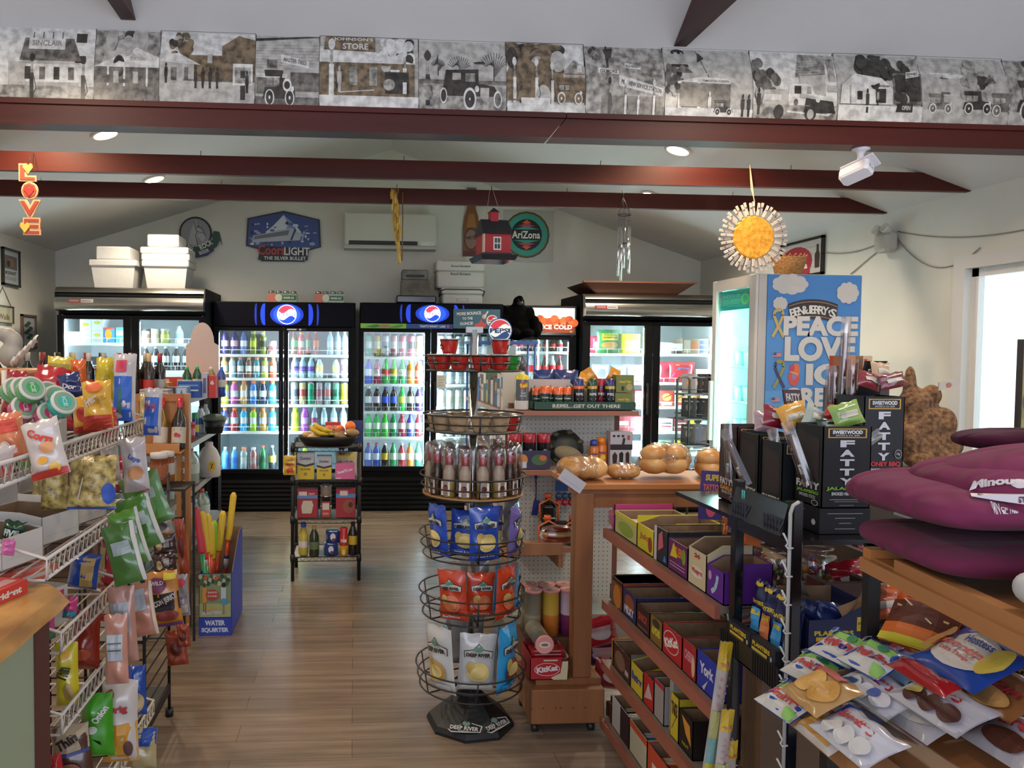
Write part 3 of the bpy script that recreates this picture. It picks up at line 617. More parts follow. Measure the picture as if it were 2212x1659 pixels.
row([('jar','#c8b8a8','#8a6a5a','#3a3a3a'),('jar','#d0c8b8','#b0a08a','#c8c8c8'),('jar','#8a9a4a','#b8b05a','#a8a8a0')],lx(-1.95,-1.69,3),7.2,z,'top shelf, left steel cooler right door',group='jars and jugs in the left steel cooler')
row([('soda','#2a2a30','#b8bcc4','#c8c8cc')]*6,lx(-1.95,-1.40,6),7.17,zpx(200,800,7.1),'second shelf, left steel cooler right door',group='dark bottles low in the left steel cooler')
# pouch shaped packages
_PM = {}
def pouch(w_,h_,t_,key,art=(),seed=0,crinkle=.004,crimp=.04,nu=12,nv=16,back=None,lean=0):
    """flexible bag standing on its lower seam, front towards -y"""
    R_ = random.Random(seed); ph = [R_.uniform(0,6.3) for _ in range(6)]
    def prof(u,v):
        e = min(1,min(v,1-v)/.22); f = (max(0,math.sin(PI*u))**.55)*(max(0,math.sin(PI*e/2))**.8)
        return t_/2*f+crinkle*(math.sin(9*u+ph[0]+4*v)*math.sin(7*v+ph[1])+.6*math.sin(17*v+ph[2]+3*u))*f
    def xy(u,v):
        pinch = 1-.06*math.sin(PI*v); wav = .0022*math.sin(5*u*PI+ph[3])*(v > .9)
        return (u-.5)*w_*pinch,v*h_+wav
    def fr(u,v): x,z_ = xy(u,v); return (x,-prof(u,v),z_)
    def bk(u,v): x,z_ = xy(u,v); return (x,prof(u,v)*.8,z_)
    b = B(); b.grid(fr,nu,nv,key); b.grid(bk,nu,nv,back or key,flip=True)
    def place(a,c,k):
        u,v = a/w_,c/h_; x,z_ = xy(u,v); return (x,-prof(min(1,max(0,u)),min(1,max(0,v)))-k-.0015-t_*.02,z_)
    if art: b.art(list(art),w_,h_,place,step=.0007,base=1)
    return b
z1,z2,z3,z4,z5 = [zpx(1330,y,7.3) for y in (764,826,878,932,980)]
def froz(px,z,w_,h_,key,art,lb,bag=True,dy=0,rz=0,seed=1):
    b = pouch(w_,h_,.09,key,art,seed) if bag else carton(w_,.2,h_,key,art)
    solo(b,'frozen_bag' if bag else 'frozen_food_box',lb,'frozen food',(min(xat(px,7.36),3.455-w_/2),7.345+(dy+.07 if bag else -.035),z+.002),(0,0,rz),'frozen food in the right steel freezer')
froz(1292,z1,.13,.17,'#c8405a~',[('e',.5,.5,.35,.2,'#e8b0b8')],'pink frozen bag at top left of the right freezer')
froz(1318,z1,.24,.23,'#3a8a4a~',[('r',.15,.55,.9,.85,'#d8d83a'),('r',.2,.64,.86,.70,'#c04a3a'),('e',.5,.35,.38,.15,'#c89a5a'),('t','TATER ROUNDS',.52,.77,.6,.08,'#3a8a3a')],'large green and yellow frozen bag, top shelf of the right freezer',dy=-.03,rz=.1)
froz(1358,z1,.17,.19,'#e8e42a',[('r',.1,.1,.9,.7,'#f4f47a')],'bright yellow frozen box on the top shelf of the right freezer',bag=False)
for i,(px,ky,lb) in enumerate([(1300,'#c8ccd8','pale frozen bag on second shelf, left door of the right freezer'),(1340,'#b8c4d4','pale blue frozen bag on second shelf, left door of the right freezer'),(1375,'#e4e8f0','white frozen bag at right of second shelf, left door')]): froz(px,z2,.17,.17,ky+'~',[('e',.5,.5,.3,.25,'#8a90a0')],lb,seed=i)
for i,(px,ky,lb) in enumerate([(1300,'#c04a5a','red frozen box third shelf, left door, leftmost'),(1338,'#3a6a6a','teal frozen box third shelf, left door, middle'),(1376,'#d03a44','red frozen box third shelf, left door, rightmost')]): froz(px,z3,.17,.15,ky,[('r',.1,.55,.9,.8,'#e8e0d8'),('e',.5,.3,.3,.2,'#e8a85a')],lb,bag=False)
for i,(px,ky,lb) in enumerate([(1300,'#8a98a8','grey blue frozen box fourth shelf, left door'),(1340,'#a8404a','dark red frozen box fourth shelf, left door'),(1376,'#d8505a','light red frozen box fourth shelf, left door')]): froz(px,z4,.17,.14,ky,[('r',.1,.4,.9,.7,'#f0ece4')],lb,bag=False)
for k in range(3): froz(1437+k*22,z1,.14,.11-.02*k,'#e9ebee',[('r',.1,.3,.5,.4,'#a8b0b8')],f'white frozen box on top shelf right door, {ORD[k]}',bag=False)
froz(1497,z1,.26,.15,'#8a7a6a',[('r',.05,.1,.3,.9,'#b8b0a4'),('e',.45,.55,.14,.3,'#a8643a'),('r',.66,.1,.96,.9,'#3a4a78'),('l',[(.68,.3),(.94,.3)],.008,'#d8dce8'),('l',[(.68,.6),(.94,.6)],.008,'#d8dce8')],'brown and navy frozen food box, top shelf right door',bag=False,dy=-.03)
froz(1447,z2,.22,.20,'#a82a40~',[('e',.5,.5,.3,.2,'#7a1a2a')],'crimson frozen bag, second shelf right door, leftmost')
froz(1487,z2,.26,.20,'#c02a3c~',[('p',[(.05,.3),(.3,.75),(.7,.7),(.95,.3),(.6,.1)],'#5a8ad8'),('l',[(.2,.85),(.8,.85)],.012,'#d8a05a')],'red and blue frozen bag, second shelf right door, middle',dy=-.03)
froz(1524,z2,.12,.13,'#eceae8',[('t','ICE',.5,.5,.6,.3,'#c84a5a')],'small white frozen tub box, second shelf right door',bag=False)
for k in range(4): froz(1436+k*31,z3,.13,.15,['#c84038','#e8e0c8','#3a9a6a','#e8e4d0'][k],[('e',.5,.6,.35,.25,'#e8b86a'),('r',.1,.08,.9,.3,['#e8e0d0','#c84a3a','#e8e4dc','#2a8a6a'][k]),('l',[(.2,.5),(.8,.75)],.01,'#8a4a2a')],f'colourful frozen pizza box, third shelf right door, {ORD[k]}',bag=False)
for k in range(4): froz(1436+k*31,z4,.13,.12,['#e8e0dc','#8a3a48','#e8e42a','#3aa0a8'][k],[('r',.1,.3,.9,.45,['#b83a4a','#e8e0dc','#4a6a9a','#e8a82a'][k]),('r',.1,.6,.9,.7,['#4a5a8a','#e8e0dc','#d8a83a','#e8e4d0'][k])],f'frozen novelty box, fourth shelf right door, {ORD[k]}',bag=False)
for k in range(3): froz(1440+k*40,z5,.16,.12,['#9ab8a0','#e4e83a','#d8d8c8'][k]+'~',[('e',.5,.5,.3,.25,'#5a8a4a')],f'frozen vegetable bag, fifth shelf right door, {ORD[k]}',seed=k)
for k in range(3): froz(1300+k*38,z5,.16,.12,['#7a8aa8','#2a4a98','#9ab0c8'][k],[('r',.1,.5,.9,.8,'#e0e4ec')],f'frozen box on fifth shelf, left door, {ORD[k]}',bag=False)
# ================================================================ row of vintage photographs on the front beam
DK,MD,GR,LT,WH,BR = '#37332e','#66615a','#8b877f','#aeaaa2','#cfccc5','#6b5d49'
def tree(cx,cy,r,c=MD,n=26,sd=1,bare=False):
    R_ = random.Random(sd); o = [('l',[(cx,cy-r*1.6),(cx,cy)],.004,DK)]
    if bare:
        for i in range(13):
            a = .35+2.4*i/12; o += [('l',[(cx,cy-r*.8+.02*i),(cx+r*.6*math.cos(a),cy+r*.5*math.sin(a)),(cx+r*1.1*math.cos(a),cy+r*1.5*math.sin(a))],.0022,c)]
        return o
    for i in range(n):
        a = R_.uniform(0,6.28); q = r*R_.random()**.6; o.append(('e',cx+q*math.cos(a)*.8,cy+q*math.sin(a)*1.5,r*.24,r*.4,c if R_.random() < .7 else (LT if R_.random() < .4 else DK)))
    return o
def car(x,y,s,c=DK):
    o = [('p',[(x,y+.10*s),(x+.04*s,y+.30*s),(x+.34*s,y+.32*s),(x+.36*s,y+.50*s),(x+.05*s,y+.50*s),(x+.03*s,y+.62*s),(x+.42*s,y+.62*s),(x+.44*s,y+.34*s),(x+.66*s,y+.30*s),(x+.68*s,y+.10*s)],c),
         ('r',x+.08*s,y+.34*s,x+.2*s,y+.48*s,GR),('r',x+.23*s,y+.34*s,x+.34*s,y+.48*s,GR),('e',x+.62*s,y+.28*s,.03*s,.05*s,WH)]
    for q in (.14,.56): o += [('e',x+q*s,y+.12*s,.10*s,.17*s,WH),('e',x+q*s,y+.12*s,.075*s,.125*s,c),('e',x+q*s,y+.12*s,.02*s,.035*s,WH)]
    return o
def pump(x,y,s,c=WH): return [('r',x-.03*s,y,x+.03*s,y+.55*s,c),('r',x-.018*s,y+.55*s,x+.018*s,y+.8*s,GR),('e',x,y+.9*s,.04*s,.10*s,c),('l',[(x+.03*s,y+.5*s),(x+.07*s,y+.2*s),(x+.03*s,y+.1*s)],.0025,DK)]
def man(x,y,s,c=DK): return [('r',x-.012*s,y,x+.012*s,y+.12*s,c),('r',x-.018*s,y+.1*s,x+.018*s,y+.24*s,c if s > .8 else GR),('e',x,y+.275*s,.010*s,.035*s,c)]
def house(x0,y0,x1,y1,yr,c=LT,rf=MD,win=4):
    o = [('r',x0,y0,x1,y1,c),('p',[(x0-.03,y1),(x1+.03,y1),((x0+x1)/2,yr)],rf)]
    for i in range(win): a = x0+(x1-x0)*(i+.25)/win; o.append(('r',a,y0+(y1-y0)*.25,a+(x1-x0)*.4/win,y0+(y1-y0)*.75,MD if i % 2 else DK))
    return o
def ground(c=LT,h=.2): return [('r',0,0,1,h,c)]
PH = [
 ('sunlit roadside station with a shop sign, chimney and two pumps',WH,ground(GR,.18)+house(.32,.18,.86,.52,.55,LT,MD,4)+[('p',[(.3,.52),(.34,.84),(.8,.84),(.88,.52)],MD),('r',.38,.68,.72,.84,WH),('t','SINCLAIR',.55,.77,.28,.08,GR),('r',.82,.5,.92,.92,DK),('r',.2,.18,.36,.5,LT)]+[('l',[(.42+.09*i,.84),(.42+.09*i,.93)],.003,DK) for i in range(4)]+pump(.42,.02,.6,DK)+pump(.9,.0,.6,DK)),
 ('white gabled canopy under a leafy tree',GR,tree(.45,.75,.38,LT,40,3)+ground(MD,.24)+[('p',[(.0,.46),(.65,.74),(1,.6),(1,.46)],WH),('r',.0,.24,1,.46,MD),('t','STATION',.66,.58,.22,.05,GR)]+[('r',a,.2,a+.03,.46,WH) for a in (.2,.45,.8)]+[('r',.3,.24,.38,.4,LT),('r',.6,.24,.68,.4,LT),('r',.78,.0,.8,.95,LT)]),
 ('round tree, small porch house, dark barn and standing men',WH,tree(.22,.78,.13,BR,40,5)+[('r',.25,.3,.75,.66,BR),('p',[(.65,.3),(.65,.8),(.82,.96),(1,.9),(1,.3)],BR),('r',.5,.55,.55,.68,LT)]+ground(LT,.28)+[('r',0,.26,.36,.56,LT),('p',[(-.0,.56),(.43,.52),(.2,.68),(0,.66)],WH),('r',.12,.3,.18,.48,MD),('r',.26,.3,.3,.48,MD)]+[q for i in range(4) for q in man(.38+i*.075,.2,.95)]+[('r',.77,.25,.98,.55,WH),('r',.79,.28,.96,.5,GR)]+man(.07,.26,.9)+man(.92,.15,1)+[('r',.85,.06,.9,.45,DK)]),
 ('clapboard garage with a hanging sign above a delivery car',LT,[('r',0,.5,1,.9,LT)]+[('l',[(0,.52+.04*i),(1,.5+.045*i)],.0012,GR) for i in range(9)]+[('p',[(0,.9),(1,.98),(1,1),(0,.94)],DK),('p',[(.4,.72),(.84,.62),(.84,.52),(.4,.6)],WH),('t','MASTER TIRES',.62,.62,.36,.06,-.16,MD),('r',.18,.52,.34,.63,MD),('r',.02,.16,.46,.42,MD),('r',.02,.38,.5,.44,WH),('r',.55,.2,1,.46,MD),('r',0,0,1,.12,MD)]+car(.12,.02,.75,DK)+[('e',.5,.28,.07,.09,WH),('e',.5,.28,.045,.055,DK)]),
 ('general store with a dark sign board and speckled trees',LT,tree(.78,.78,.2,WH,60,8)+[('r',0,.16,.96,.62,BR),('p',[(.0,.62),(.0,.85),(.56,.78),(.96,.62)],WH),('p',[(.04,.80),(.56,.78),(.56,1),(.06,1)],BR),('t',"JOHNSON'S",.34,.96,.4,.06,WH),('t','STORE',.36,.86,.26,.09,WH)]+ground(WH,.16)+[('r',.3,.3,.38,.56,GR),('r',.5,.3,.58,.56,GR),('r',.66,.2,.9,.5,DK)]+pump(.12,.12,.85)+pump(.86,.2,.65)+man(.2,.2,1.2,LT)+[('e',.7,.32,.06,.08,GR),('l',[(.2,.2),(.55,.24)],.006,LT)]),
 ('large old motor car before bare winter trees',LT,tree(.46,.58,.13,DK,9,1,True)+tree(.86,.6,.16,DK,9,2,True)+tree(.22,.6,.08,DK,9,2,True)+[('r',0,.36,1,.42,MD)]+ground(GR,.36)+pump(.1,.06,.78,DK)+[('e',.1,.76,.04,.06,DK),('p',[(.62,.68),(.74,.7),(.76,.66),(.64,.66)],DK)]+
   [('p',[(.26,.2),(.28,.36),(.31,.56),(.68,.58),(.68,.38),(.86,.34),(.92,.2)],DK),('r',.38,.42,.48,.52,GR),('r',.53,.4,.64,.52,GR),('r',.7,.18,.8,.32,LT),('e',.28,.2,.04,.11,WH),('e',.28,.2,.03,.085,DK),('e',.58,.16,.075,.16,WH),('e',.58,.16,.055,.12,DK),('e',.58,.16,.01,.02,WH),('e',.9,.16,.05,.12,WH),('e',.9,.16,.035,.09,MD),('e',.66,.3,.025,.045,WH)]),
 ('big leafy tree shading a row of white gasoline pumps',WH,tree(.36,.76,.4,BR,70,11)+[('r',.0,.16,1,.56,BR),('p',[(.72,.56),(.86,.76),(1,.66),(1,.5),(.72,.5)],GR),('r',.9,.58,.96,.68,WH)]+ground(WH,.12)+pump(.1,.12,.66)+pump(.38,.12,.66)+pump(.58,.12,.6)+[('r',.18,.1,.55,.2,WH)]+car(.62,.14,.52,BR)),
 ('flat roofed station under boards, man on a perch',GR,[('p',[(.0,.0),(0,.74),(.3,.64),(.42,.58),(1,.4),(1,0)],LT),('p',[(.16,.58),(.42,.56),(.42,.62),(.16,.66)],WH),('t','GILMORE',.29,.605,.22,.05,DK),('p',[(.5,.74),(.7,.70),(.7,.64),(.5,.66)],WH),('t','BLU-GREEN',.6,.69,.18,.04,DK),('p',[(.42,.4),(.98,.26),(.98,.38),(.42,.56)],WH),
   ('t','PINE VIEW SERVICE STATION',.7,.40,.52,.06,-.22,DK),('t','RIO GRANDE',.84,.56,.26,.05,-.1,MD),('r',.2,.0,.95,.26,MD),('e',.28,.5,.06,.1,GR)]+tree(.1,.92,.09,MD,12,4)+man(.28,.66,1.1)+[('p',[(.24,.94),(.36,.96),(.33,.8),(.27,.8)],DK)]+pump(.3,.02,.5,DK)+pump(.5,.0,.5,WH)+man(.66,.0,.9,WH)+pump(.86,0,.5,WH)),
 ('service station, tower and flag on tall pole',LT,[('p',[(.08,.7),(.1,.96),(.16,1),(.24,.96),(.28,.7)],DK),('r',.13,.76,.17,.94,LT),('r',.2,.76,.23,.94,LT)]+tree(.08,.5,.14,MD,26,6)+[('p',[(.12,.62),(.2,.74),(.32,.62)],MD),('l',[(.38,.96),(.5,.55)],.003,DK),('p',[(.4,.94),(.38,.78),(.46,.84)],DK),('p',[(.4,.58),(.55,.66),(.72,.6),(.8,.54),(.98,.52),(.98,.1),(.4,.1)],LT),('p',[(.12,.48),(.74,.46),(.74,.54),(.4,.56)],WH),('t','TEMPLETON STATION',.57,.50,.3,.035,DK),('r',.16,.14,.74,.46,MD)]+ground(WH,.12)+[('r',.14,.12,.18,.48,WH),('r',.36,.12,.4,.48,WH)]+man(.5,.04,1,WH)+car(.55,.04,.32,DK)+man(.88,.02,1)+man(.95,.02,1)),
 ('pale tanker truck parked before a tiled house',WH,tree(.12,.55,.2,MD,30,9)+[('r',.34,.3,.52,.84,WH),('p',[(.5,.6),(.58,.96),(.9,.96),(.86,.66)],GR)]+[('l',[(.52,.62+.04*i),(.87,.66+.04*i)],.001,MD) for i in range(8)]+[('r',.55,.3,.86,.62,LT),('r',.88,.4,1,.95,LT),('r',.9,.55,.98,.9,GR)]+ground(GR,.2)+[('p',[(.1,.2),(.12,.4),(.4,.42),(.42,.2)],LT),('r',.12,.26,.32,.34,WH),('p',[(.4,.1),(.42,.46),(.48,.5),(.68,.5),(.72,.36),(.9,.32),(.98,.14),(.9,.06)],WH),('r',.48,.36,.56,.47,DK),('r',.63,.36,.68,.46,GR),('p',[(.6,.1),(.62,.3),(.94,.26),(.98,.1)],DK),('e',.76,.28,.025,.04,WH),('e',.3,.1,.06,.11,DK),('e',.68,.08,.07,.13,DK),('e',.68,.08,.04,.07,LT),('e',.5,.24,.025,.045,MD)]+man(.06,.06,1.2)),
 ('white wooden filling station beside a dark hanging sign',LT,tree(.45,.8,.24,DK,46,12)+tree(.8,.6,.2,DK,20,13)+[('r',.66,.25,1,.7,MD),('p',[(.02,.24),(.04,.5),(.2,.68),(.52,.62),(.64,.46),(.64,.24)],WH),('r',.13,.24,.15,.5,GR),('r',.22,.3,.28,.42,DK),('r',.44,.26,.56,.46,DK),('t','STATION',.52,.5,.16,.03,DK),('p',[(.82,.0),(.82,.9),(1,.95),(1,0)],GR),('r',.84,.3,.98,.66,DK),('p',[(.8,.62),(.96,.66),(.98,.76),(.82,.72)],WH),('t','JENNEY',.89,.69,.14,.05,.06,DK)]+ground(WH,.22)+man(.34,.12,1.1)+man(.46,.22,.8)+[('p',[(.68,.14),(.7,.26),(.88,.26),(.88,.14)],DK),('t','OPEN',.8,.2,.1,.06,WH)]),
 ('three open touring cars lined up on a dirt street',LT,[('r',.12,.4,.36,.74,WH),('r',.22,.42,.32,.68,MD),('r',.26,.66,.62,.72,WH)]+tree(.6,.6,.2,GR,30,14)+[('r',.84,.4,1,.72,LT),('p',[(.72,.6),(.8,.74),(.86,.6)],MD)]+ground(LT,.3)+car(.06,.16,.42,MD)+car(.46,.16,.5,DK)+car(.78,.14,.5,MD)),
 ('dark motor car at the far right end',GR,tree(.5,.7,.3,MD,20,15)+ground(LT,.2)+car(.1,.1,.9,DK))]
PB = [-30,203,344,551,690,905,1095,1265,1436,1626,1808,1990,2178,2345]
YP = 3.565; _prev = None
for i,(desc,sky,art) in enumerate(PH):
    x0 = at(PB[i],180,YP).x; x1 = at(PB[i+1],180,YP).x-.002; W = x1-x0; H = .335; bow = .014 if i < 7 else .03
    def pl(x,y,k,W=W,H=H,bow=bow): v = y/H; return (x-W/2,-bow*math.sin(PI*min(1,max(0,v)))+.05*v-k,y)
    b = B(); b.grid(lambda u,v: pl(u*W,v*H,0),1,10,'@'+sky); b.grid(lambda u,v: pl(u*W,v*H,-.002),1,10,'#5a564f',flip=True)
    art = [q for q in art]; s_ = []
    for q in art:                                      # keep the picture inside its edges
        cl_ = lambda p: (min(1,max(0,p[0])),min(1,max(0,p[1])))
        if q[0] == 'r': a,c = cl_(q[1:3]),cl_(q[3:5]); q = ('r',a[0],a[1],c[0],c[1],q[-1])
        elif q[0] == 'p': q = ('p',[cl_(p) for p in q[1]],q[-1])
        elif q[0] == 'l': q = ('l',[cl_(p) for p in q[1]],q[2],q[-1])
        elif q[0] == 'e': rx = min(q[3],max(.004,q[1]),max(.004,1-q[1])); ry = min(q[4],max(.004,q[2]),max(.004,1-q[2])); q = ('e',min(.995,max(.005,q[1])),min(.995,max(.005,q[2])),rx,ry,q[-1])
        s_.append(q)
    b.art([q[:-1]+('@'+q[-1] if q[0] != 't' else q[-1],) for q in s_]+[('l',[(0,0),(0,1)],.003,'#4a463f'),('l',[(1,0),(1,1)],.002,'#4a463f'),('l',[(0,1),(1,1)],.002,'#4a463f')],W,H,pl,step=.00012)
    solo(b,'vintage_photograph','black and white photograph: '+desc,'photograph',(x0+W/2,YP,2.637),group='vintage photographs standing on the front beam')
# ================================================================ back wall decorations
YW = YB-.005
def wallp(x0,y0,x1,y1,d=YB): a = at(x0,y1,d); c = at(x1,y0,d); return (a.x+c.x)/2,a.z,c.x-a.x,c.z-a.z
# horse head beer sign
x,z,w_,h_ = wallp(388,470,476,552); b = B()
def sheet(shapes,w_,h_,th=.012,edge='#22262a'):
    b = B(); return b
def plaque(poly,w_,h_,key,th=.015):
    b = B(); n = len(poly); vs = [((p[0]-.5)*w_,0,p[1]*h_) for p in poly]+[((p[0]-.5)*w_,th,p[1]*h_) for p in poly]
    b.add(vs,[tuple(range(n)),tuple(range(2*n-1,n-1,-1))]+[(i,i+n,(i+1) % n+n,(i+1) % n) for i in range(n)],key); return b
def circ(cx,cy,rx,ry,n=28,a0=0,a1=360): return [(cx+rx*math.cos(math.radians(a0+(a1-a0)*i/n)),cy+ry*math.sin(math.radians(a0+(a1-a0)*i/n))) for i in range(n if a1-a0 == 360 else n+1)]
b = plaque(circ(.40,.58,.40,.42),w_,h_,'#20242a')
b.front([('e',.40,.58,.36,.38,'#8f9296'),('p',[(.22,.30),(.28,.62),(.36,.86),(.44,.92),(.42,.8),(.56,.62),(.64,.46),(.58,.36),(.44,.50),(.42,.26)],'#a9abae'),('l',[(.36,.88),(.44,.60),(.40,.5),(.46,.28)],.006,'#2a2c30'),('l',[(.44,.62),(.6,.58)],.005,'#2a2c30'),('l',[(.4,.74),(.56,.72),(.66,.5)],.005,'#2a2c30'),('e',.47,.76,.02,.02,'#2a2c30')],w_,h_)
b2 = plaque([(.0,.20),(.2,.06),(.45,.02),(.7,.08),(.92,.24),(1,.42),(1.06,.26),(.98,.62),(.86,.64),(.78,.5),(.84,.44),(.64,.28),(.42,.22),(.2,.28),(.06,.36)],w_,h_,'#23483c'); b2.T = None
b.v,b.f,b.m,b.sm,b.keys = b.v,b.f,b.m,b.sm,b.keys
b.add([(p[0],p[1]-.012,p[2]) for p in b2.v],b2.f,'#23483c')
b.art([('p',[(.02,.12),(.2,-.02),(.45,-.06),(.7,.0),(.86,.14),(.82,.24),(.64,.12),(.42,.06),(.2,.12),(.06,.22)],'#2a3358'),('t','ROLLING',.18,.24,.36,.12,-.35,'#dcdcd8'),('t','ROCK',.66,.28,.34,.14,.5,'#dcdcd8'),('t','PREMIUM',.24,.07,.3,.08,-.15,'#c8c8cc'),('t','BEER',.62,.10,.26,.09,.35,'#c8c8cc')],w_,h_,lambda a,c,k: (a-w_/2,-.013-k,c))
solo(b,'beer_sign','round grey horse head beer sign with green ribbon, partly behind foam boxes','sign',(x,YW-.016,z))
# mountain beer sign
x,z,w_,h_ = wallp(532,458,694,564)
b = plaque([(0,.30),(.02,.84),(.5,1),(.98,.84),(1,.30),(.82,.22),(.78,.0),(.2,.0),(.16,.24)],w_,h_,'#2a3038',.02)
R_ = random.Random(4); art = [('p',[(.025,.31),(.04,.82),(.5,.97),(.96,.82),(.975,.31),(.8,.24),(.2,.26)],'#3b4f8a'),('p',[(.2,.5),(.36,.7),(.5,.92),(.66,.72),(.78,.5)],'#c9d2dc'),('p',[(.5,.92),(.56,.74),(.52,.6),(.66,.6),(.66,.72)],'#7f93ba')]
for i in range(46): a = R_.uniform(.06,.92); c = R_.uniform(.32,.76); art.append(('e',a,c,R_.uniform(.01,.04),R_.uniform(.01,.035),R_.choice(['#26345e','#8fa0c4','#c9d2dc','#5a6c9c'])))
art += [('p',[(.08,.36),(.1,.5),(.6,.66),(.74,.56),(.72,.42)],'#a9aeb6'),('p',[(.1,.42),(.12,.49),(.58,.62),(.56,.52)],'#6a6f7a'),('l',[(.6,.42),(.66,.64)],.02,'#2f3f78'),('l',[(.74,.4),(.78,.6)],.02,'#8a9cc8'),('p',[(.16,.02),(.82,.02),(.84,.26),(.2,.3)],'#20232a'),
        ('t','Coors',.34,.22,.36,.20,'#b03a3a'),('t','LIGHT',.68,.20,.34,.16,'#cfd0cc'),('t','THE SILVER BULLET',.52,.06,.56,.07,'#cfd0cc')]
b.front(art,w_,h_); solo(b,'beer_sign','shield shaped blue mountain beer sign, left of the wall air conditioner','sign',(x,YW-.021,z))
# split air conditioner
x,z,w_,h_ = wallp(743,465,943,537,7.95); t = thing('air_conditioner','white wall-mounted split air conditioner high on the back wall','air conditioner',(x,7.88,z))
b = B(); P = [(.0,.05),(-.0,h_),(.2,h_),(.2,0),(.04,0)]
b.box(-w_/2,0,.03,w_/2,.215,h_,'#c2c3b6',c=.015); b.box(-w_/2,.03,0,w_/2,.215,.05,'#b9baae'); b.part('casing',t)
b = B(); b.box(-w_/2+.05,-.004,.035,w_/2-.2,.02,.075,'#191a1a'); b.box(-w_/2+.05,-.014,.05,w_/2-.2,-.003,.058,'#3a3b3a'); b.part('louvre',t)
b = B(); b.box(w_/2-.17,-.002,.03,w_/2-.03,.01,.075,'#cfd0c6'); b.front([('e',.35,.6,.04,.12,'#f0f0ea'),('e',.55,.6,.04,.12,'#f0f0ea'),('e',.75,.35,.03,.1,'#8a8a84')],.14,.045,-.0022,.03,x0=w_/2-.17); b.part('display',t)
# beer bottle sign, iced tea sign
x,z,w_,h_ = wallp(999,407,1036,554)
po = [(.0,.0),(.0,.42),(.08,.58),(.24,.70),(.27,.96),(.22,1),(.78,1),(.73,.96),(.76,.70),(.92,.58),(1,.42),(1,.0)]
b = plaque(po,w_,h_,'#7a4a26',.02); b.front([('e',.5,.25,.44,.17,'#5a2c26'),('e',.5,.25,.36,.14,'#8a6a5a'),('t','AMSTEL',.5,.27,.7,.05,'#3a1a18'),('p',[(.2,.42),(.8,.42),(.66,.62),(.34,.62)],'#9a6a30'),('r',.22,.95,.78,1,'#6a5a52'),('r',.03,.0,.97,.08,'#5a2420')],w_,h_)
solo(b,'bottle_sign','tall amber beer bottle shaped sign behind the little red barn','sign',(x,YW-.021,z))
x,z,w_,h_ = wallp(1086,456,1196,564)
b = B(); b.box(-w_/2,0,0,w_/2,.008,h_,'#b3b2ab'); R = .46
art = [('e',.46,.52,R,R,'#3a352c'),('e',.46,.52,R*.93,R*.93,'#7a6a3a'),('e',.46,.52,R*.9,R*.9,'#2f9a88'),('e',.46,.52,R*.67,R*.67,'#17181c'),('e',.46,.52,R*.64,R*.64,'#101116')]
for s_ in (1,-1):
    for a,c,cl_ in ((.26,.13,'#2f9a88'),(.18,.19,'#b8405a'),(.10,.25,'#d8603a')): art += [('p',[(.46-a,.52+s_*(c-.02)),(.46-a*.45,.52+s_*(c+.01)),(.46,.52+s_*(c+.05)),(.46+a*.45,.52+s_*(c+.01)),(.46+a,.52+s_*(c-.02)),(.46,.52+s_*(c-.03))],cl_)]
art += [('t','AriZona',.45,.52,.56,.15,'#e8e8e0')]
for i in range(60): a = i*PI/30; art.append(('e',.46+R*.965*math.cos(a),.52+R*.965*math.sin(a),.008,.008,'#b09a4a'))
b.front(art,w_,h_); solo(b,'drink_sign','square sign with round teal and black iced tea emblem on back wall','sign',(x,YW-.009,z))
# little device on the wall behind the wind chime
x,z,w_,h_ = wallp(1363,457,1392,478); b = B(); b.box(-w_/2,0,0,w_/2,.06,h_,'#8f9494',c=.01); b.front([('r',.15,.2,.85,.8,'#6a7274')],w_,h_,-.0005); solo(b,'wall_sensor','small grey device on back wall behind the wind chime','sensor',(x,YW-.062,z),(0,.2,0))
# ================================================================ on top of the coolers
def foam_cooler(px,ybase,n,lb,d=7.3,small=None,w_=.42):
    zt = 2.087; x = xat(px,d,560)
    t = thing('foam_cooler',lb,'foam box',(x,d,zt),group='white foam boxes on the left steel cooler')
    b = B(); a,c = w_*.40,w_*.46
    b.hexa([(-a,-.13,0),(a,-.13,0),(a,.13,0),(-a,.13,0)],[(-c,-.155,.20),(c,-.155,.20),(c,.155,.20),(-c,.155,.20)],'foam'); b.box(-w_*.5,-.17,.20,w_*.5,.17,.255,'foam',c=.008); b.part('tub',t)
    return x,zt+.256
def foam_lid(x,d,z,w_,h_,lb): b = B(); b.box(-w_/2,-.16,0,w_/2,.16,h_,'foam',c=.01); solo(b,'foam_box',lb,'foam box',(x,d,z),group='white foam boxes on the left steel cooler')
x,z = foam_cooler(255,0,1,'left white foam cooler tub on the steel cooler'); foam_lid(x,7.3,z,.30,.12,'small white foam box on top of the left foam tub')
x,z = foam_cooler(366,0,1,'right white foam cooler tub on the steel cooler')
for k in range(2): foam_lid(x-.01*k,7.3,z+.062*k,.43,.06,('lower' if k == 0 else 'upper')+' wide foam lid stacked on the right foam tub')
foam_lid(x-.02,7.3,z+.125,.28,.11,'small white foam box at the top of the right foam stack')
def soda_pack(px,lb,zt=1.998):
    t = thing('soda_pack',lb,'drink pack',(xat(px,7.5,640),7.5,zt),group='soda packs on the left cola cooler')
    b = B(); b.box(-.14,-.07,0,.14,.07,.085,'#5f7a4a~'); b.front([('r',0,0,.3,1,'#c0705a'),('e',.38,.5,.12,.42,'#c8c8b4'),('r',.5,.25,.98,.75,'#3a5a34'),('t','GINGER ALE',.72,.5,.36,.22,'#e8e8d8')],.28,.085,-.07); b.part('carton',t)
    for i in range(4): b = B(); b.cyl(-.105+.07*i,-.035,.085,.108,.03,'#a8aaa6=',12,.026); b.part('can_top',t)
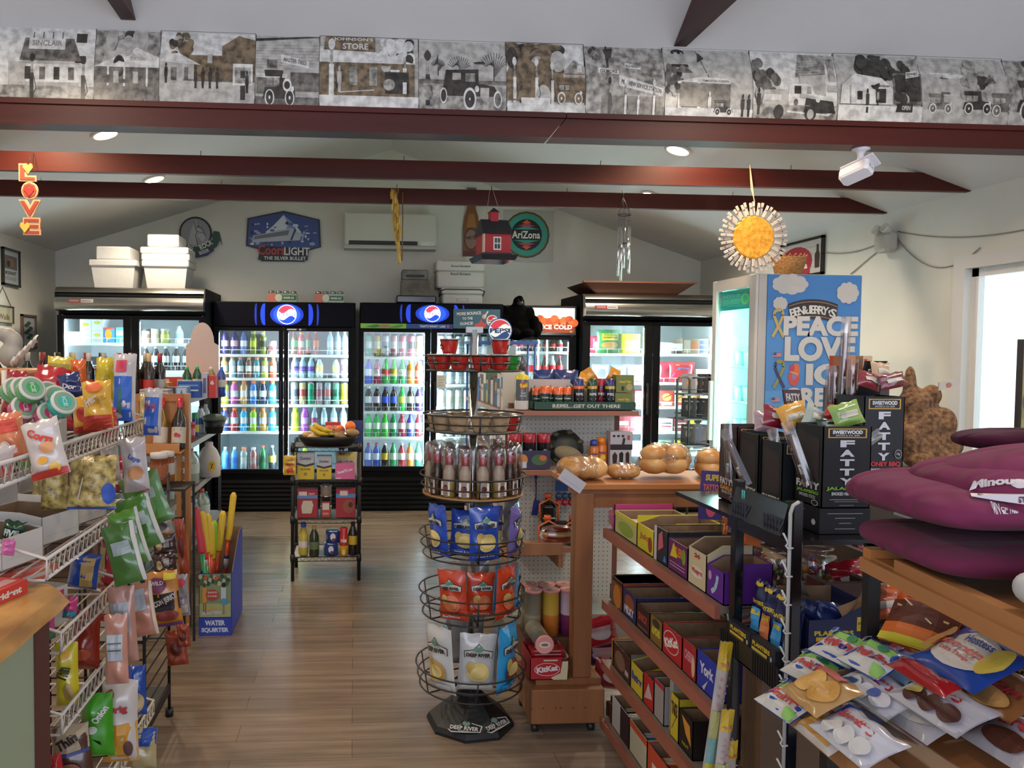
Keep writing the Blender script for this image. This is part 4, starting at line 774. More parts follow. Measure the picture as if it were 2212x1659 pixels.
soda_pack(611,'pack of green and red soda cans, left of two on cola cooler'); soda_pack(712,'pack of green and red soda cans, right of two on cola cooler')
# antique till
t = thing('cash_register','old grey metal adding machine till on a black drawer','cash register',(xat(896,7.55,620),7.5,2.001))
b = B(); b.box(-.19,-.16,0,.19,.2,.07,'#171615~',c=.01); b.part('drawer',t)
b = B(); b.hexa([(-.14,-.12,.072),(.14,-.12,.072),(.14,.18,.072),(-.14,.18,.072)],[(-.135,-.02,.23),(.135,-.02,.23),(.135,.18,.23),(-.135,.18,.23)],'gray'); b.box(-.13,.02,.2305,.13,.18,.335,'gray',c=.012); b.part('housing',t)
b = B()
for r_ in range(3):
    for c in range(8): b.cyl(-.07+.02*c,-.03-.03*r_,.172-.045*r_,.205-.045*r_,.006,'#2a2825',8)
b.box(-.09,.012,.26,.09,.019,.285,'#1f1e1c'); b.part('keys',t)
def chest(px,z,w_,h_,y,lb,txt,open_=False,nm='picnic_cooler'):
    t = thing(nm,lb,'ice chest',(xat(px,y,600),y,z)); b = B(); b.box(-w_/2,-.14,0,w_/2,.14,h_*.62,'#b9b7ae',c=.015)
    if txt: b.front([('t',txt,.5,.86,.42,.16,'#2a2a2a')] if txt != '-' else [('r',.36,.3,.64,.6,'#8a857a'),('r',.38,.34,.62,.56,'#b9b7ae')],w_,h_*.6,-.141,0)
    b.part('tub',t); b = B(); b.box(-w_/2-.008,-.15,h_*.625,w_/2+.008,.15,h_,'#c1bfb6',c=.012)
    if txt and txt != '-': b.front([('t',txt,.5,.45,.4,.22,'#24221f'),('r',.1,.9,.9,1.0,'#9a9a80')],w_,h_*.37,-.151,h_*.63)
    b.part('lid',t)
    if txt == '-': b = B(); b.tube([(-w_/2-.016,-.02,h_*.5),(-w_/2-.016,-.15,h_*.8),(-w_/2+.03,-.162,h_*.9),(w_/2-.03,-.162,h_*.9),(w_/2+.016,-.15,h_*.8),(w_/2+.016,-.02,h_*.5)],.006,'#3a3935'); b.part('handle',t)
    return t
x_ = xat(990,7.6,600); chest(995,2.001,.40,.16,7.62,'lower white ice chest with folded handle beside the old till','-')
chest(991,2.163,.47,.27,7.68,'upper white ice chest beneath the amber bottle sign','Kool-Stream')
# brown wooden tray on the right steel cooler
b = B(); w2,w3 = .54,.40; z0,z1_ = 2.103,2.20
b.hexa([(-w3,-.25,0),(w3,-.25,0),(w3,.2,0),(-w3,.2,0)],[(-w3,-.25,.012),(w3,-.25,.012),(w3,.2,.012),(-w3,.2,.012)],'#3c2317')
b.hexa([(-w3,-.25,0),(w3,-.25,0),(w3,-.235,0),(-w3,-.235,0)],[(-w2,-.32,.10),(w2,-.32,.10),(w2,-.30,.10),(-w2,-.30,.10)],'#54301f')
b.hexa([(-w3,.19,0),(w3,.19,0),(w3,.2,0),(-w3,.2,0)],[(-w2,.26,.10),(w2,.26,.10),(w2,.275,.10),(-w2,.275,.10)],'#54301f')
for s_ in (-1,1): b.hexa([(s_*w3,-.25,0),(s_*w3,.2,0),(s_*(w3-.012),.2,0),(s_*(w3-.012),-.25,0)],[(s_*w2,-.32,.10),(s_*w2,.27,.10),(s_*(w2-.016),.27,.10),(s_*(w2-.016),-.32,.10)],'#4a2a1c')
b.box(-w2-.01,-.335,.10,w2+.01,-.30,.115,'#5f3926'); solo(b,'wooden_tray','dark brown flared wooden tray on top of right steel freezer','tray',(xat(1364,7.4,620),7.5,2.103))
# ================================================================ things hanging from the beams
q = at(65,430,4.42); t = thing('letter_hanging','LOVE in wooden letters hanging at the left end of the beam','wall decoration',(q.x,4.42,at(65,508,4.42).z))
H = at(65,350,4.42).z-at(65,508,4.42).z
for i,(ch,w_,dx) in enumerate((('E',.095,.01),('V',.12,0),('O',.09,0),('L',.095,-.01))):
    z = i*H*.245; b = B(); b.solid_text(ch,w_,H*.24,dx,0,z,.012,'#dca075',.10); b.solid_text(ch,w_*.84,H*.20,dx,-.004,z+H*.02,.006,'#97402c',.02)
    l_ = b.part('letter',t)
    b = B(); hx,hz = ((-.025,z+H*.10),(0,0),(0,z+H*.11),(-.005,z+H*.17))[i]
    if hz: b.add([(hx+.03*u,-.008,hz+.03*v) for u,v in ((0,-1),(.9,.2),(.8,.8),(.4,.95),(0,.55),(-.4,.95),(-.8,.8),(-.9,.2))],[tuple(range(8))],['#e0b04a','','#b8302a','#e0b04a'][i]); b.part('heart',l_)
b = B(); b.tube([(-.01,.004,H*.97),(0,.02,H+.03),(.005,.05,H+.06)],.0016,'#2a2420'); b.tube([(.03,.004,H*.97),(.02,.02,H+.03),(.005,.05,H+.06)],.0016,'#2a2420'); b.part('wire',t)
# clothespin sun
q = at(1627,513,4.40); R = (at(1703,513,4.4).x-at(1553,513,4.4).x)/2
t = thing('clothespin_sun','round sun of white clothespins around a yellow burlap centre','wall decoration',(q.x,4.40,q.z))
b = B(); b.T = Matrix.Rotation(PI/2,4,'X'); b.lathe([(0,.012),(R*.57,.010),(R*.60,0),(0,-.004)],'gold',36,smooth=False); b.part('centre_disc',t)
b = B(); b.box(-.0075,-.006,0,.0,.0,.075,'#cdbcae',c=.0015); b.box(.0008,-.006,0,.0075,0,.075,'#d8c9bc',c=.0015); b.rod((-.006,-.007,.045),(.006,-.007,.045),.003,'#8a8a8a='); mp = b.mesh('clothespin')
for i in range(46):
    a = 2*PI*i/46; r0 = R*.60 if i % 2 else R*.64
    o = link('clothespin',mp,t,(math.sin(a)*r0,-.006 if i % 2 else .004,math.cos(a)*r0),(0,a+random.uniform(-.04,.04),0))
b = B(); zt = 2.65-q.z; b.tube([(0,-.0,R*1.0),(.003,.02,R+.06),(0,.06,zt)],.003,'#c8b896'); b.tube([(.004,0,R),(-.004,.03,R+.08),(0,.06,zt)],.003,'#c8b896'); b.part('cord',t)
# wheat braid
q0 = at(860,415,5.17); q1 = at(866,570,5.17); L = q0.z-q1.z; b = B(); R_ = random.Random(3)
b.tube([(.03,0,L),(.032,0,L*.6),(.03,0,.02)],.004,'#7a5a20')
for i in range(90):
    v = i/90; x = -.025+.05*(1-v)*0+.045*v**.7; a = R_.uniform(-1,1); s_ = .35+.65*math.sin(PI*min(1,v*1.2+.1))
    p = Vector((x-.01+a*.026*s_,R_.uniform(-.014,.014),L*(.99-v*.95))); b.ball(p,.0115,['#c09a3c','#d4b052','#a88030'][i % 3],5,4,(.75,.7,2.6))
for k in range(5): b.rod((-.03+.008*k,0,L*.98),(-.045+.012*k,0,L*1.06),.0015,'#c9a94a')
solo(b,'wheat_braid','golden braided wheat spray hanging in front of the air conditioner','wall decoration',(q0.x,5.17,q1.z))
# little red barn
qa = at(1065,566,5.12); sc = 5.12/F_PX
t = thing('hanging_barn','little red barn birdhouse with black roof hanging from rear beam','birdhouse',(qa.x,5.12,qa.z),(0,0,.12))
def P_(x,y): return ((x-1065)*sc,(566-y)*sc)
w1 = 30*sc; b = B(); b.box(-w1,-.09,15*sc,w1,.09,62*sc,'#b02028'); b.box(-w1-.002,-.092,15*sc,-w1+.008,-.06,62*sc,'#d8b8a0'); b.box(-w1,-.093,13*sc,w1,-.089,17*sc,'#8a1a20'); b.part('walls',t)
b = B(); b.add([(-34*sc,-.11,56*sc),(34*sc,-.11,56*sc),(30*sc,-.02,90*sc),(-30*sc,-.02,90*sc),(-34*sc,.11,56*sc),(34*sc,.11,56*sc),(30*sc,.02,90*sc),(-30*sc,.02,90*sc)],[(0,1,2,3),(5,4,7,6),(3,2,6,7),(0,3,7,4),(1,5,6,2),(0,4,5,1)],'#20202a'); b.part('roof',t)
b = B(); b.box(-9*sc,-.03,84*sc,8*sc,.03,106*sc,'#b02028'); b.part('cupola',t)
b = B(); b.add([(-11*sc,-.04,106*sc),(10*sc,-.04,106*sc),(10*sc,.04,106*sc),(-11*sc,.04,106*sc),(0,0,117*sc)],[(0,1,4),(1,2,4),(2,3,4),(3,0,4),(3,2,1,0)],'#20202a'); b.part('cupola_roof',t)
b = B(); b.box(-9*sc,-.096,22*sc,8*sc,-.09,50*sc,'#e8e0d4'); b.front([('r',.15,.1,.46,.46,'#2a3a3a'),('r',.54,.1,.85,.46,'#2a3a3a'),('r',.15,.54,.46,.9,'#3a4a48'),('r',.54,.54,.85,.9,'#3a4a48')],17*sc,28*sc,-.0965,22*sc,x0=-9*sc); b.part('window',t)
b = B(); b.hexa([(-36*sc,-.13,0),(36*sc,-.13,0),(36*sc,.13,0),(-36*sc,.13,0)],[(-41*sc,-.15,11*sc),(41*sc,-.15,11*sc),(41*sc,.15,11*sc),(-41*sc,.15,11*sc)],'#26262e~'); b.box(-32*sc,-.11,11*sc,32*sc,.11,16*sc,'#26262e'); b.part('feeding_tray',t)
b = B(); zt = 2.63-qa.z; b.rod((-18*sc,0,88*sc),(-3*sc,.06,zt),.0016,'#b8a890'); b.rod((20*sc,0,88*sc),(3*sc,.06,zt),.0016,'#b8a890'); b.rod((0,.05,zt-.01),(0,.06,zt+.02),.003,'#3a3a3a'); b.part('string',t)
# wind chime
qa = at(1346,608,5.13); t = thing('wind_chime','silver wind chime with five tubes hanging from the rear beam','wind chime',(qa.x,5.13,qa.z)); zt = 2.64-qa.z
b = B(); zr = 145*sc
b.tube([(.045*math.cos(a*PI/3),.045*math.sin(a*PI/3),zr) for a in range(6)],.004,'#2a2a2c',closed=True); b.tube([(.045*math.cos(a*PI/3),.045*math.sin(a*PI/3),zr-.035) for a in range(6)],.002,'#5a5a5c',closed=True)
for a in range(6): b.rod((.045*math.cos(a*PI/3),.045*math.sin(a*PI/3),zr),(0,.03,zt-.05),.0012,'#2a2a2a')
b.tube([(0,.03,zt-.05),(0,.035,zt-.02),(0,.05,zt)],.003,'#3a3a3a'); b.part('hanger',t)
for i,(a,z0) in enumerate(((2.9,12),(3.9,0),(5.2,46),(5.9,17),(1.2,30))):
    x,y = .036*math.cos(a),.036*math.sin(a); b = B(); b.cyl(x,y,z0*sc,118*sc,.0095,'chrome',10); b.rod((x,y,118*sc),(x,y,zr),.0008,'#2a2a2a'); b.part('tube',t)
b = B(); b.cyl(0,0,82*sc,84.5*sc,.02,'#1c1a1a',14); b.rod((0,0,84*sc),(0,0,zr),.0008,'#2a2a2a'); b.part('striker',t)
# security camera below the front beam
q = at(1860,312,3.60); t = thing('security_camera','white bullet security camera mounted under the front beam','camera',(q.x,3.60,2.524))
b = B(); b.lathe([(.040,0),(.040,-.008),(.024,-.014),(.015,-.03),(.014,-.065),(.018,-.075),(.0,-.08)],'#c8c8d2',18,x=0); b.part('mount',t)
b = B(); b.T = Matrix.Translation((-.02,0,-.115)) @ Matrix.Rotation(.45,4,'Y') @ Matrix.Rotation(-.55,4,'X') @ Matrix.Rotation(.35,4,'Z')
b.box(-.036,-.07,-.036,.036,.07,.036,'#d0d0da',c=.012); b.box(-.040,-.095,.030,.040,.06,.040,'#c4c4d0',c=.003); b.front([('r',.2,.3,.4,.45,'#7a7f98'),('r',.5,.3,.75,.42,'#8a8fa8'),('l',[(.2,.7),(.7,.7)],.003,'#9a9fb0')],.06,.06,-.0705,-.03); b.part('camera_body',t)
# ================================================================ right wall and left wall
def on_right(y0,z0,w_,h_): return (XR-.002,y0,z0),(0,0,-PI/2)
q = onx(1915,545,XR-.05); t = thing('emergency_light','beige twin-head emergency light on the upper right wall','emergency light',(XR-.003,q.y,q.z),(0,0,-PI/2))
b = B(); b.box(-.075,-.09,0,.075,0,.13,'#a8a69a',c=.02); b.part('housing',t)
for s_ in (-1,1):
    b = B(); b.T = Matrix.Translation((s_*.045,-.07,.15)) @ Matrix.Rotation(1.1,4,'X'); b.lathe([(.006,-.03),(.02,-.02),(.034,.02),(.034,.03),(.03,.028),(0,.022)],'#c2c0b6',14); b.part('lamp_head',t)
def swag(p0,p1,sag,lb):
    a = onx(*p0,XR-.006); c = onx(*p1,XR-.006); b = B(); n = 14
    b.tube([(XR-.008,a.y+(c.y-a.y)*i/n,a.z+(c.z-a.z)*i/n-sag*4*(i/n)*(1-i/n)) for i in range(n+1)],.004,'#8a8078',5); solo(b,'wire',lb,'cable')
swag((1895,528),(1783,545),.03,'thin cable from the emergency light towards the cola sign'); swag((1900,540),(1838,592),.0,'short cable dropping behind the blue freezer')
swag((1937,512),(2118,535),.16,'sagging cable right of the emergency light'); swag((1940,500),(2250,488),.05,'long cable running right below the eave')
y0 = onx(1782,590,XR).y; y1 = onx(1690,590,XR).y; z0 = onx(1782,592,XR).z; z1_ = onx(1782,508,XR).z; W = y1-y0; H = z1_-z0
t = thing('framed_sign','black framed red cola sign on right wall behind the basket','sign',(XR-.003,(y0+y1)/2,z0),(0,0,-PI/2))
b = B()
for a in ((-W/2,0,-W/2+.02,H),(W/2-.02,0,W/2,H),(-W/2,0,W/2,.02),(-W/2,H-.02,W/2,H)): b.box(a[0],-.025,a[1],a[2],0,a[3],'#171717~')
b.part('frame',t); b = B(); b.box(-W/2+.02,-.012,.02,W/2-.02,-.002,H-.02,'#b9b4ae')
b.front([('l',[(0,.2*i),(1,.2*i)],.003,'#8a857e') for i in range(1,5)]+[('e',.35,.4,.42,.5,'#9c2430'),('r',.0,.0,.72,.4,'#9c2430'),('t','Coca',.34,.55,.4,.2,'#e8e0d8'),('t','Cola',.48,.28,.36,.2,'#e8e0d8'),('p',[(.84,.15),(.94,.15),(.95,.55),(.92,.65),(.92,.85),(.87,.85),(.87,.65),(.83,.55)],'#3a2420')],W-.04,H-.04,-.0125,.02); b.part('picture',t)
# pictures on the left wall (wall faces +x)
def lpic(x0,y0p,x1,y1p,fr,art,lb,nm='framed_picture',fw=.018,cat='picture',cord=False):
    a = onx(x0,y1p,XL); c = onx(x1,y0p,XL); W = abs(c.y-a.y); H = c.z-a.z; H = abs(onx((x0+x1)/2,y0p,XL).z-onx((x0+x1)/2,y1p,XL).z)
    t = thing(nm,lb,cat,(XL+.002,(a.y+c.y)/2,onx((x0+x1)/2,y1p,XL).z),(0,0,PI/2)); b = B()
    for q in ((-W/2,0,-W/2+fw,H),(W/2-fw,0,W/2,H),(-W/2,0,W/2,fw),(-W/2,H-fw,W/2,H)): b.box(q[0],-.025,q[1],q[2],0,q[3],fr)
    b.part('frame',t); b = B(); b.box(-W/2+fw*.8,-.01,fw*.8,W/2-fw*.8,-.002,H-fw*.8,'#aab4b8'); b.front(art,W-2*fw,H-2*fw,-.0105,fw); b.part('picture',t)
    if cord: b = B(); b.rod((-W*.45,-.005,H),(0,-.002,H+.16),.003,'#4a4a44'); b.rod((W*.45,-.005,H),(0,-.002,H+.16),.003,'#4a4a44'); b.part('cord',t)
lpic(2,538,38,618,'#15191c~',[('r',.1,.45,.9,.85,'#6a6660'),('e',.5,.65,.25,.12,'#8a6a5a'),('e',.35,.6,.12,.1,'#3a3a38'),('t','KENT',.5,.33,.7,.1,'#3a3a38'),('r',.15,.12,.85,.22,'#9aa09c')],'black framed poster high on left wall')
lpic(-14,660,24,698,'#4a4a46',[('r',0,0,1,1,'#b6b296'),('t','Walk',.5,.35,.7,.35,'#6a5a4a')],'small cream sign hung by cord on left wall','hanging_sign',.006,'sign',True)
lpic(44,680,73,753,'#6a5646',[('l',[(.5,.05),(.55,.8)],.006,'#3a4a38')]+[('e',.5+.2*math.sin(i*2.1),.3+.08*i,.18,.06,'#3f5a44') for i in range(7)],'brown framed botanical print low on left wall')
# ================================================================ upright ice cream freezer with blue side
FX,FY,FW,FD,FH = 2.43,4.50,.64,.56,2.015
t = thing('ice_cream_freezer','tall freezer with blue cloud side panel and glowing aqua glass door','freezer',(FX,FY,0))
b = B(); b.box(.0,0,.0,.05,.05,FH,'#b3afa9'); b.box(.05,.006,0,FW,.03,FH,'#b3afa9'); b.box(.03,FD-.03,0,FW,FD,FH,'#b3afa9'); b.box(FW-.03,.03,0,FW,FD-.03,FH,'#b3afa9'); b.box(.05,.03,FH-.04,FW-.03,FD-.03,FH,'#b3afa9'); b.box(.05,.03,0,FW-.03,FD-.03,.3,'#b3afa9'); b.part('cabinet',t)
b = B(); b.box(.03,.032,.32,FW-.032,.036,FH-.05,'#eafcfa'); b.box(.03,FD-.036,.32,FW-.032,FD-.032,FH-.05,'#eafcfa'); b.box(FW-.036,.036,.32,FW-.032,FD-.036,FH-.05,'#d8fbf6'); b.part('liner',t)
b = B(); b.box(-.02,.0,.25,.0,.075,FH,'#c2beb8',c=.004); b.box(-.02,FD-.06,.25,.0,FD,FH,'#c2beb8',c=.004); b.box(-.02,.075,FH-.07,.0,FD-.06,FH,'#c2beb8'); b.box(-.02,.075,.25,0,FD-.06,.32,'#c2beb8'); d = b.part('door',t)
b = B(); b.box(-.012,.075,.32,-.008,FD-.06,FH-.07,'aqua'); b.part('glass_pane',d)
b = B(); b.box(-.045,FD-.05,.95,-.02,FD-.02,1.35,'#b8b4a8',c=.004); b.part('handle',d)
b = B(); b.box(.02,.042,.34,.034,.056,FH-.22,'!#eafffe*170'); b.part('light_strip',t)
b = B(); b.box(.02,FD-.056,.34,.034,FD-.042,FH-.22,'!#eafffe*70'); b.part('light_strip',t)
b = B(); b.box(.004,.08,FH-.20,.012,FD-.065,FH-.075,'#3ab8b4'); b.side([('t','INDULGE',.36,.72,.55,.16,'#8ff0d8'),('t','YOURSELF',.36,.42,.55,.22,'#7fe8c8'),('e',.78,.5,.12,.3,'#a8e86a'),('e',.78,.5,.07,.18,'#3ab8b4')],FD-.15,.125,.004,.08,FH-.20,-1); b.part('inner_sign',t)
PT = []
for r_,z in enumerate((1.45,1.22,1.0,.78,.56)):
    b = B(); b.box(.04,.04,z-.01,FW-.05,FD-.04,z,'#dff8f4'); b.part('shelf',t)
    for k in range(4):
        bb = B(); bb.lathe([(.036,0,'#c8f0ec'),(.044,.09,'#8fd8d4'),(.046,.1,'#5ab0b0'),(0,.1)],n=12)
        solo(bb,'ice_cream_pint',f'pint of ice cream on {NTH[r_]} shelf of aqua freezer, {NTH[k]} from the near side','ice cream tub',(FX+.14,FY+.12+.11*k,z+.001),group=f'pints on {NTH[r_]} freezer shelf')
b = B(); b.box(.052,-.004,.06,FW,.005,FH-.004,'#3f77b4'); CW,CH = FW-.052,FH-.064
def bj(px,py): a = at(px,py,FY); return ((a.x-FX-.052)/CW,(a.z-.06)/CH)
GB = '#bcb7b1'; art = [('r',.0,.0,1,.64,'#5b93c6'),('r',0,.64,1,.86,'#4d85bf')]
def cloud(px,py,w_,h_):
    R_ = random.Random(int(px)); u,v = bj(px,py); du = w_/220/2; dv = h_/720/2; o = [('e',u,v,du*.8,dv*.75,GB)]
    for i in range(9): a = i*PI*2/9; o.append(('e',u+du*.68*math.cos(a),v+dv*.66*math.sin(a),du*.34,dv*.46,GB))
    return o
art += cloud(1706,614,84,42)+cloud(1830,633,52,44)+cloud(1684,656,34,28)
u,v = bj(1755,662)
ar = lambda r0,r1,k: [(u+r0*math.sin(-.5+1*i/12),v-.30+(.30+r1)*math.cos(.62*(-.5+i/12))*1.0-.0) for i in range(13)]
art += [('p',ar(.55,.022,0)+ar(.52,-.038,0)[::-1],'#2c2422'),('p',ar(.535,.016,0)+ar(.505,-.032,0)[::-1],'#8a6a58'),('p',ar(.53,.013,0)+ar(.5,-.029,0)[::-1],'#2c2422')]
for i,ch in enumerate("BEN&JERRY'S"): a = (i-5)/5*.42; art.append(('t',ch,u+.52*math.sin(a),v-.010-.30*(1-math.cos(.62*a)),.07 if ch != "'" else .02,.026 if ch != "'" else .01,-a*.6,'#c9c5bf'))
for tx,x0,y0,x1,y1 in (('PEACE',1690,684,1852,725),('LOVE',1692,728,1846,780),('ICE',1738,786,1850,832),('CREAM',1690,838,1852,878)):
    a = bj(x0,y1); c = bj(x1,y0); k = len(tx)
    for dx,dy,col in ((.006,-.002,'#6f7f96'),(0,0,'#c2beb8')): art.append(('b',tx,(a[0]+c[0])/2+dx,(a[1]+c[1])/2+dy,c[0]-a[0],c[1]-a[1],col))
_tg = dict(_TX)
b.front(art,CW,CH,-.004,.06,x0=.052,step=.00012); b.part('side_panel',t)
def fl(px,py,w_=.05,h_=.026):
    b = B(); b.box(-w_/2,-.002,0,w_/2,0,h_,'#d8cfc8'); b.front([('r',0,i/7,1,(i+1)/7,'#a82a34') for i in (0,2,4,6)]+[('r',0,.45,.42,1,'#2a3568')]+[('e',.08+.13*(i % 3),.55+.15*(i//3),.015,.03,'#d8d8e0') for i in range(9)],w_,h_,-.002); a = at(px,py,FY-.006); return b,(a.x,FY-.0065,a.z)
for px,py,lb in ((1678,666,'topmost flag magnet on the blue freezer side'),(1678,771,'middle flag magnet on the blue freezer side'),(1675,868,'lowest flag magnet on the blue freezer side')):
    b,l_ = fl(px,py); solo(b,'flag_magnet',lb,'magnet',l_,group='flag magnets')
def ribbon(px,py,h_,c,lb,sp=False):
    b = B(); s_ = h_/2; P = [(-.3,0),(.05,.45),(.26,.8),(.18,.97),(0,1),(-.18,.97),(-.26,.8),(-.05,.45),(.3,0)]
    for i in range(8):
        (x0,z0),(x1,z1_) = P[i],P[i+1]; dx,dz = x1-x0,z1_-z0; L = math.hypot(dx,dz); nx,nz = -dz/L*.07,dx/L*.07
        b.add([((x0+nx)*h_*.7,-.0025-.0006*(i > 4),(z0+nz)*h_),((x1+nx)*h_*.7,-.0025-.0006*(i > 3),(z1_+nz)*h_),((x1-nx)*h_*.7,-.0025-.0006*(i > 3),(z1_-nz)*h_),((x0-nx)*h_*.7,-.0025-.0006*(i > 4),(z0-nz)*h_)],[(0,1,2,3)],c if not (sp and i > 4) else '#3a3f5a')
    a = at(px,py,FY-.006); solo(b,'ribbon_magnet',lb,'magnet',(a.x,FY-.006,a.z))
ribbon(1680,728,.165,'#b59f62','gold awareness ribbon magnet below the top flag magnet'); ribbon(1682,838,.16,'#8f8a4a','camouflage and navy ribbon magnet beside the pink creature magnet',True)
b = B(); b.front([('e',.5,.4,.42,.38,'#c4504a'),('e',.62,.66,.3,.28,'#cf6a40'),('e',.35,.75,.18,.14,'#b8404a'),('e',.5,.42,.16,.14,'#8a7aa0'),('l',[(.2,.6),(.8,.5)],.006,'#e0a07a')],.085,.15,0,0); a = at(1713,835,FY); solo(b,'cartoon_magnet','blobby pink and orange magnet between ribbon and lettering','magnet',(a.x,FY-.0065,a.z))
# wicker basket on the freezer
b = B(); b.lathe([(.075,0),(.10,.11),(.104,.115),(.098,.12),(.09,.11),(.07,.01),(0,.01)],'wicker',20)
for i in range(20): a = i*PI/10; b.tube([(.101*math.cos(a),.101*math.sin(a),.11),(.104*math.cos(a+.16),.104*math.sin(a+.16),.135),(.101*math.cos(a+.31),.101*math.sin(a+.31),.11)],.003,'wicker',5)
a = at(1703,592,4.68); solo(b,'wicker_basket','small wicker basket sitting on top of the blue freezer','basket',(a.x,4.68,FH+.001))
# ================================================================ double sided gondola with pegboard end
GX0,GX1,GY = .86,1.545,4.32
t = thing('store_shelving','store gondola with white pegboard end and brown shelf lips','shelving unit',((GX0+GX1)/2,GY,0)); hw = (GX1-GX0)/2
b = B(); b.box(-hw+.03,0,.10,hw-.05,.012,1.20,'#b9b6ae')
for i in range(25):
    for j in range(42):
        x,z = -hw+.05+.0254*i,.13+.0254*j
        if x < hw-.06: b.add([(x+.0032*math.cos(a*PI/3),-.0006,z+.0032*math.sin(a*PI/3)) for a in range(6)],[(5,4,3,2,1,0)][::1],'#3a3632')
b.part('pegboard',t)
b = B(); b.box(-hw+.02,0,0,-hw+.05,.03,1.24,'#6a3f30'); b.box(hw-.05,0,0,hw-.02,.03,1.24,'#6a3f30'); b.part('upright',t)
b = B(); b.box(-hw+.05,.012,.08,hw-.05,.06,.11,'#8a8580'); b.box(-.01,.06,.08,.01,1.5,1.17,'#b4b0a8'); b.box(-.01,.06,1.175,hw-.05,1.5,1.2,'#b4b0a8'); b.part('back_panel',t)
for z,y0 in ((1.215,-.22),(.895,-.25),(.46,-.20)):
    x0,x1 = (-hw,hw) if z > .5 else (-hw,hw-.3)
    b = B(); b.box(x0,y0,z-.02,x1,0,z-.004,'#a9988a'); b.box(x0-.005,y0-.012,z-.026,x1+.005,y0,z-.001,'#9c6350'); b.part('shelf',t)
b = B(); b.box(-hw,-.3,0,hw,0,.12,'#8f8a84'); b.part('base_deck',t)
for z in (1.19,.93,.62,.35):
    b = B(); b.box(-hw,.05,z-.016,-.012,1.5,z,'#a8a49c'); b.box(-hw-.008,.05,z-.022,-hw,1.5,z+.004,'#c4a49a'); b.part('side_shelf',t)
def gy(px,py=850): return onx(px,py,GX0+.02).y
# boxes and books on the aisle side of the gondola
R_ = random.Random(21); y = 4.42; i = 0
cols = ['#c8c0b0','#3a5a8a','#a83a34','#d8d4cc','#2f6a9a','#8a3a2a','#e0d8c8','#3a3f4a','#c89a3a','#4a6a4a','#d0ccc4','#7a3a3a','#3a6ab0','#e8e4dc','#2a2f3a']
while y < 5.8:
    w_ = R_.uniform(.05,.10); h_ = R_.uniform(.15,.26); c = cols[i % 15]
    b = carton(w_,.12,h_,c,[('r',.1,.55,.9,.85,cols[(i+4) % 15]),('t',['AID','CARE','PLUS','MAX'][i % 4],.5,.4,.7,.1,cols[(i+7) % 15])])
    solo(b,'boxed_goods',f'{hue(c)} upright box, {NTH[min(i, 14)]} from the near end, upper aisle shelf of pegboard gondola','box',(GX0+.03,y+w_/2,1.192),(0,0,-PI/2),'boxes along the upper aisle shelf'); y += w_+.008; i += 1
y = 4.45; i = 0
while y < 5.7:
    w_ = R_.uniform(.06,.12); h_ = R_.uniform(.10,.2); c = cols[(i*4+2) % 15]
    solo(carton(w_,.12,h_,c,[('r',.1,.4,.9,.8,cols[(i+3) % 15])]),'boxed_goods',f'{hue(c)} box, {NTH[min(i, 14)]} from the near end, middle aisle shelf of pegboard gondola','box',(GX0+.03,y+w_/2,.932),(0,0,-PI/2),'boxes along the middle aisle shelf'); y += w_+.01; i += 1
# insecticide can and the insect repellent display
ZS = 1.216
def gx(px,d,py=850): return at(px,py,d).x
b = B(); b.lathe([(.037,0,'#8f8f8a~'),(.038,.004,'#c9c5bd~'),(.038,.05,'#54565a~'),(.038,.165,'#d8c22a~'),(.036,.185,'#d8c22a'),(.014,.195,'#e0dcd0'),(.013,.21,'#2a2622'),(.02,.215,'#2a2622'),(.018,.245,'#2a2622')],n=18)
b.art([('p',[(.2,.58),(.5,.64),(.8,.6),(.7,.5),(.4,.46)],'#c8332a'),('t','Raid',.55,.56,.6,.10,.15,'#e8e02a'),('t','WASP',.5,.38,.4,.04,'#c8c8c8'),('t','HORNET',.5,.32,.5,.04,'#c8c8c8')],.07,.24,lambda a,c,k: (.0385*math.sin((a-.035)/.038),-.0385*math.cos((a-.035)/.038)-k,c),step=.0004)
solo(b,'spray_can','tall grey insecticide can with yellow band at left end of top gondola shelf','spray can',(gx(1127,4.16),4.16,ZS))
xa,xb = gx(1152,4.13),gx(1372,4.13); WD = xb-xa; xm = (xa+xb)/2
t = thing('display_tray','dark green cardboard counter tray reading GET OUT THERE','display tray',(xm,4.12,ZS))
b = B(); b.box(-WD/2,0,0,WD/2,.004,.045,'#1f4638'); b.box(-WD/2,0,0,-WD/2+.004,.12,.045,'#1f4638'); b.box(WD/2-.004,0,0,WD/2,.12,.045,'#1f4638'); b.box(-WD/2,0,0,WD/2,.12,.003,'#1f4638')
b.front([('t','REPEL',.27,.5,.17,.46,'#c9c8bc'),('r',.19,.3,.40,.42,'#8a8a7c'),('t','GET OUT THERE',.62,.5,.46,.42,'#c9c8bc')],WD,.045); b.part('tray',t)
b = B(); b.box(-WD/2-.01,.118,.0,-WD/2+.235,.122,.165,'#b6aea6'); tr = [('r',0,0,1,.55,'#233f34')]
for i in range(13): tr.append(('p',[(.02+.075*i-.05,.5),(.02+.075*i+.05,.5),(.02+.075*i,.66+.2*((i*7) % 5)/5)],'#233f34'))
tr = [q if q[0] != 'p' else ('p',[(min(1,max(0,a)),c) for a,c in q[1]],q[2]) for q in tr]
b.front(tr,.245,.165,.118,0,x0=-WD/2-.01); b.part('backboard',t)
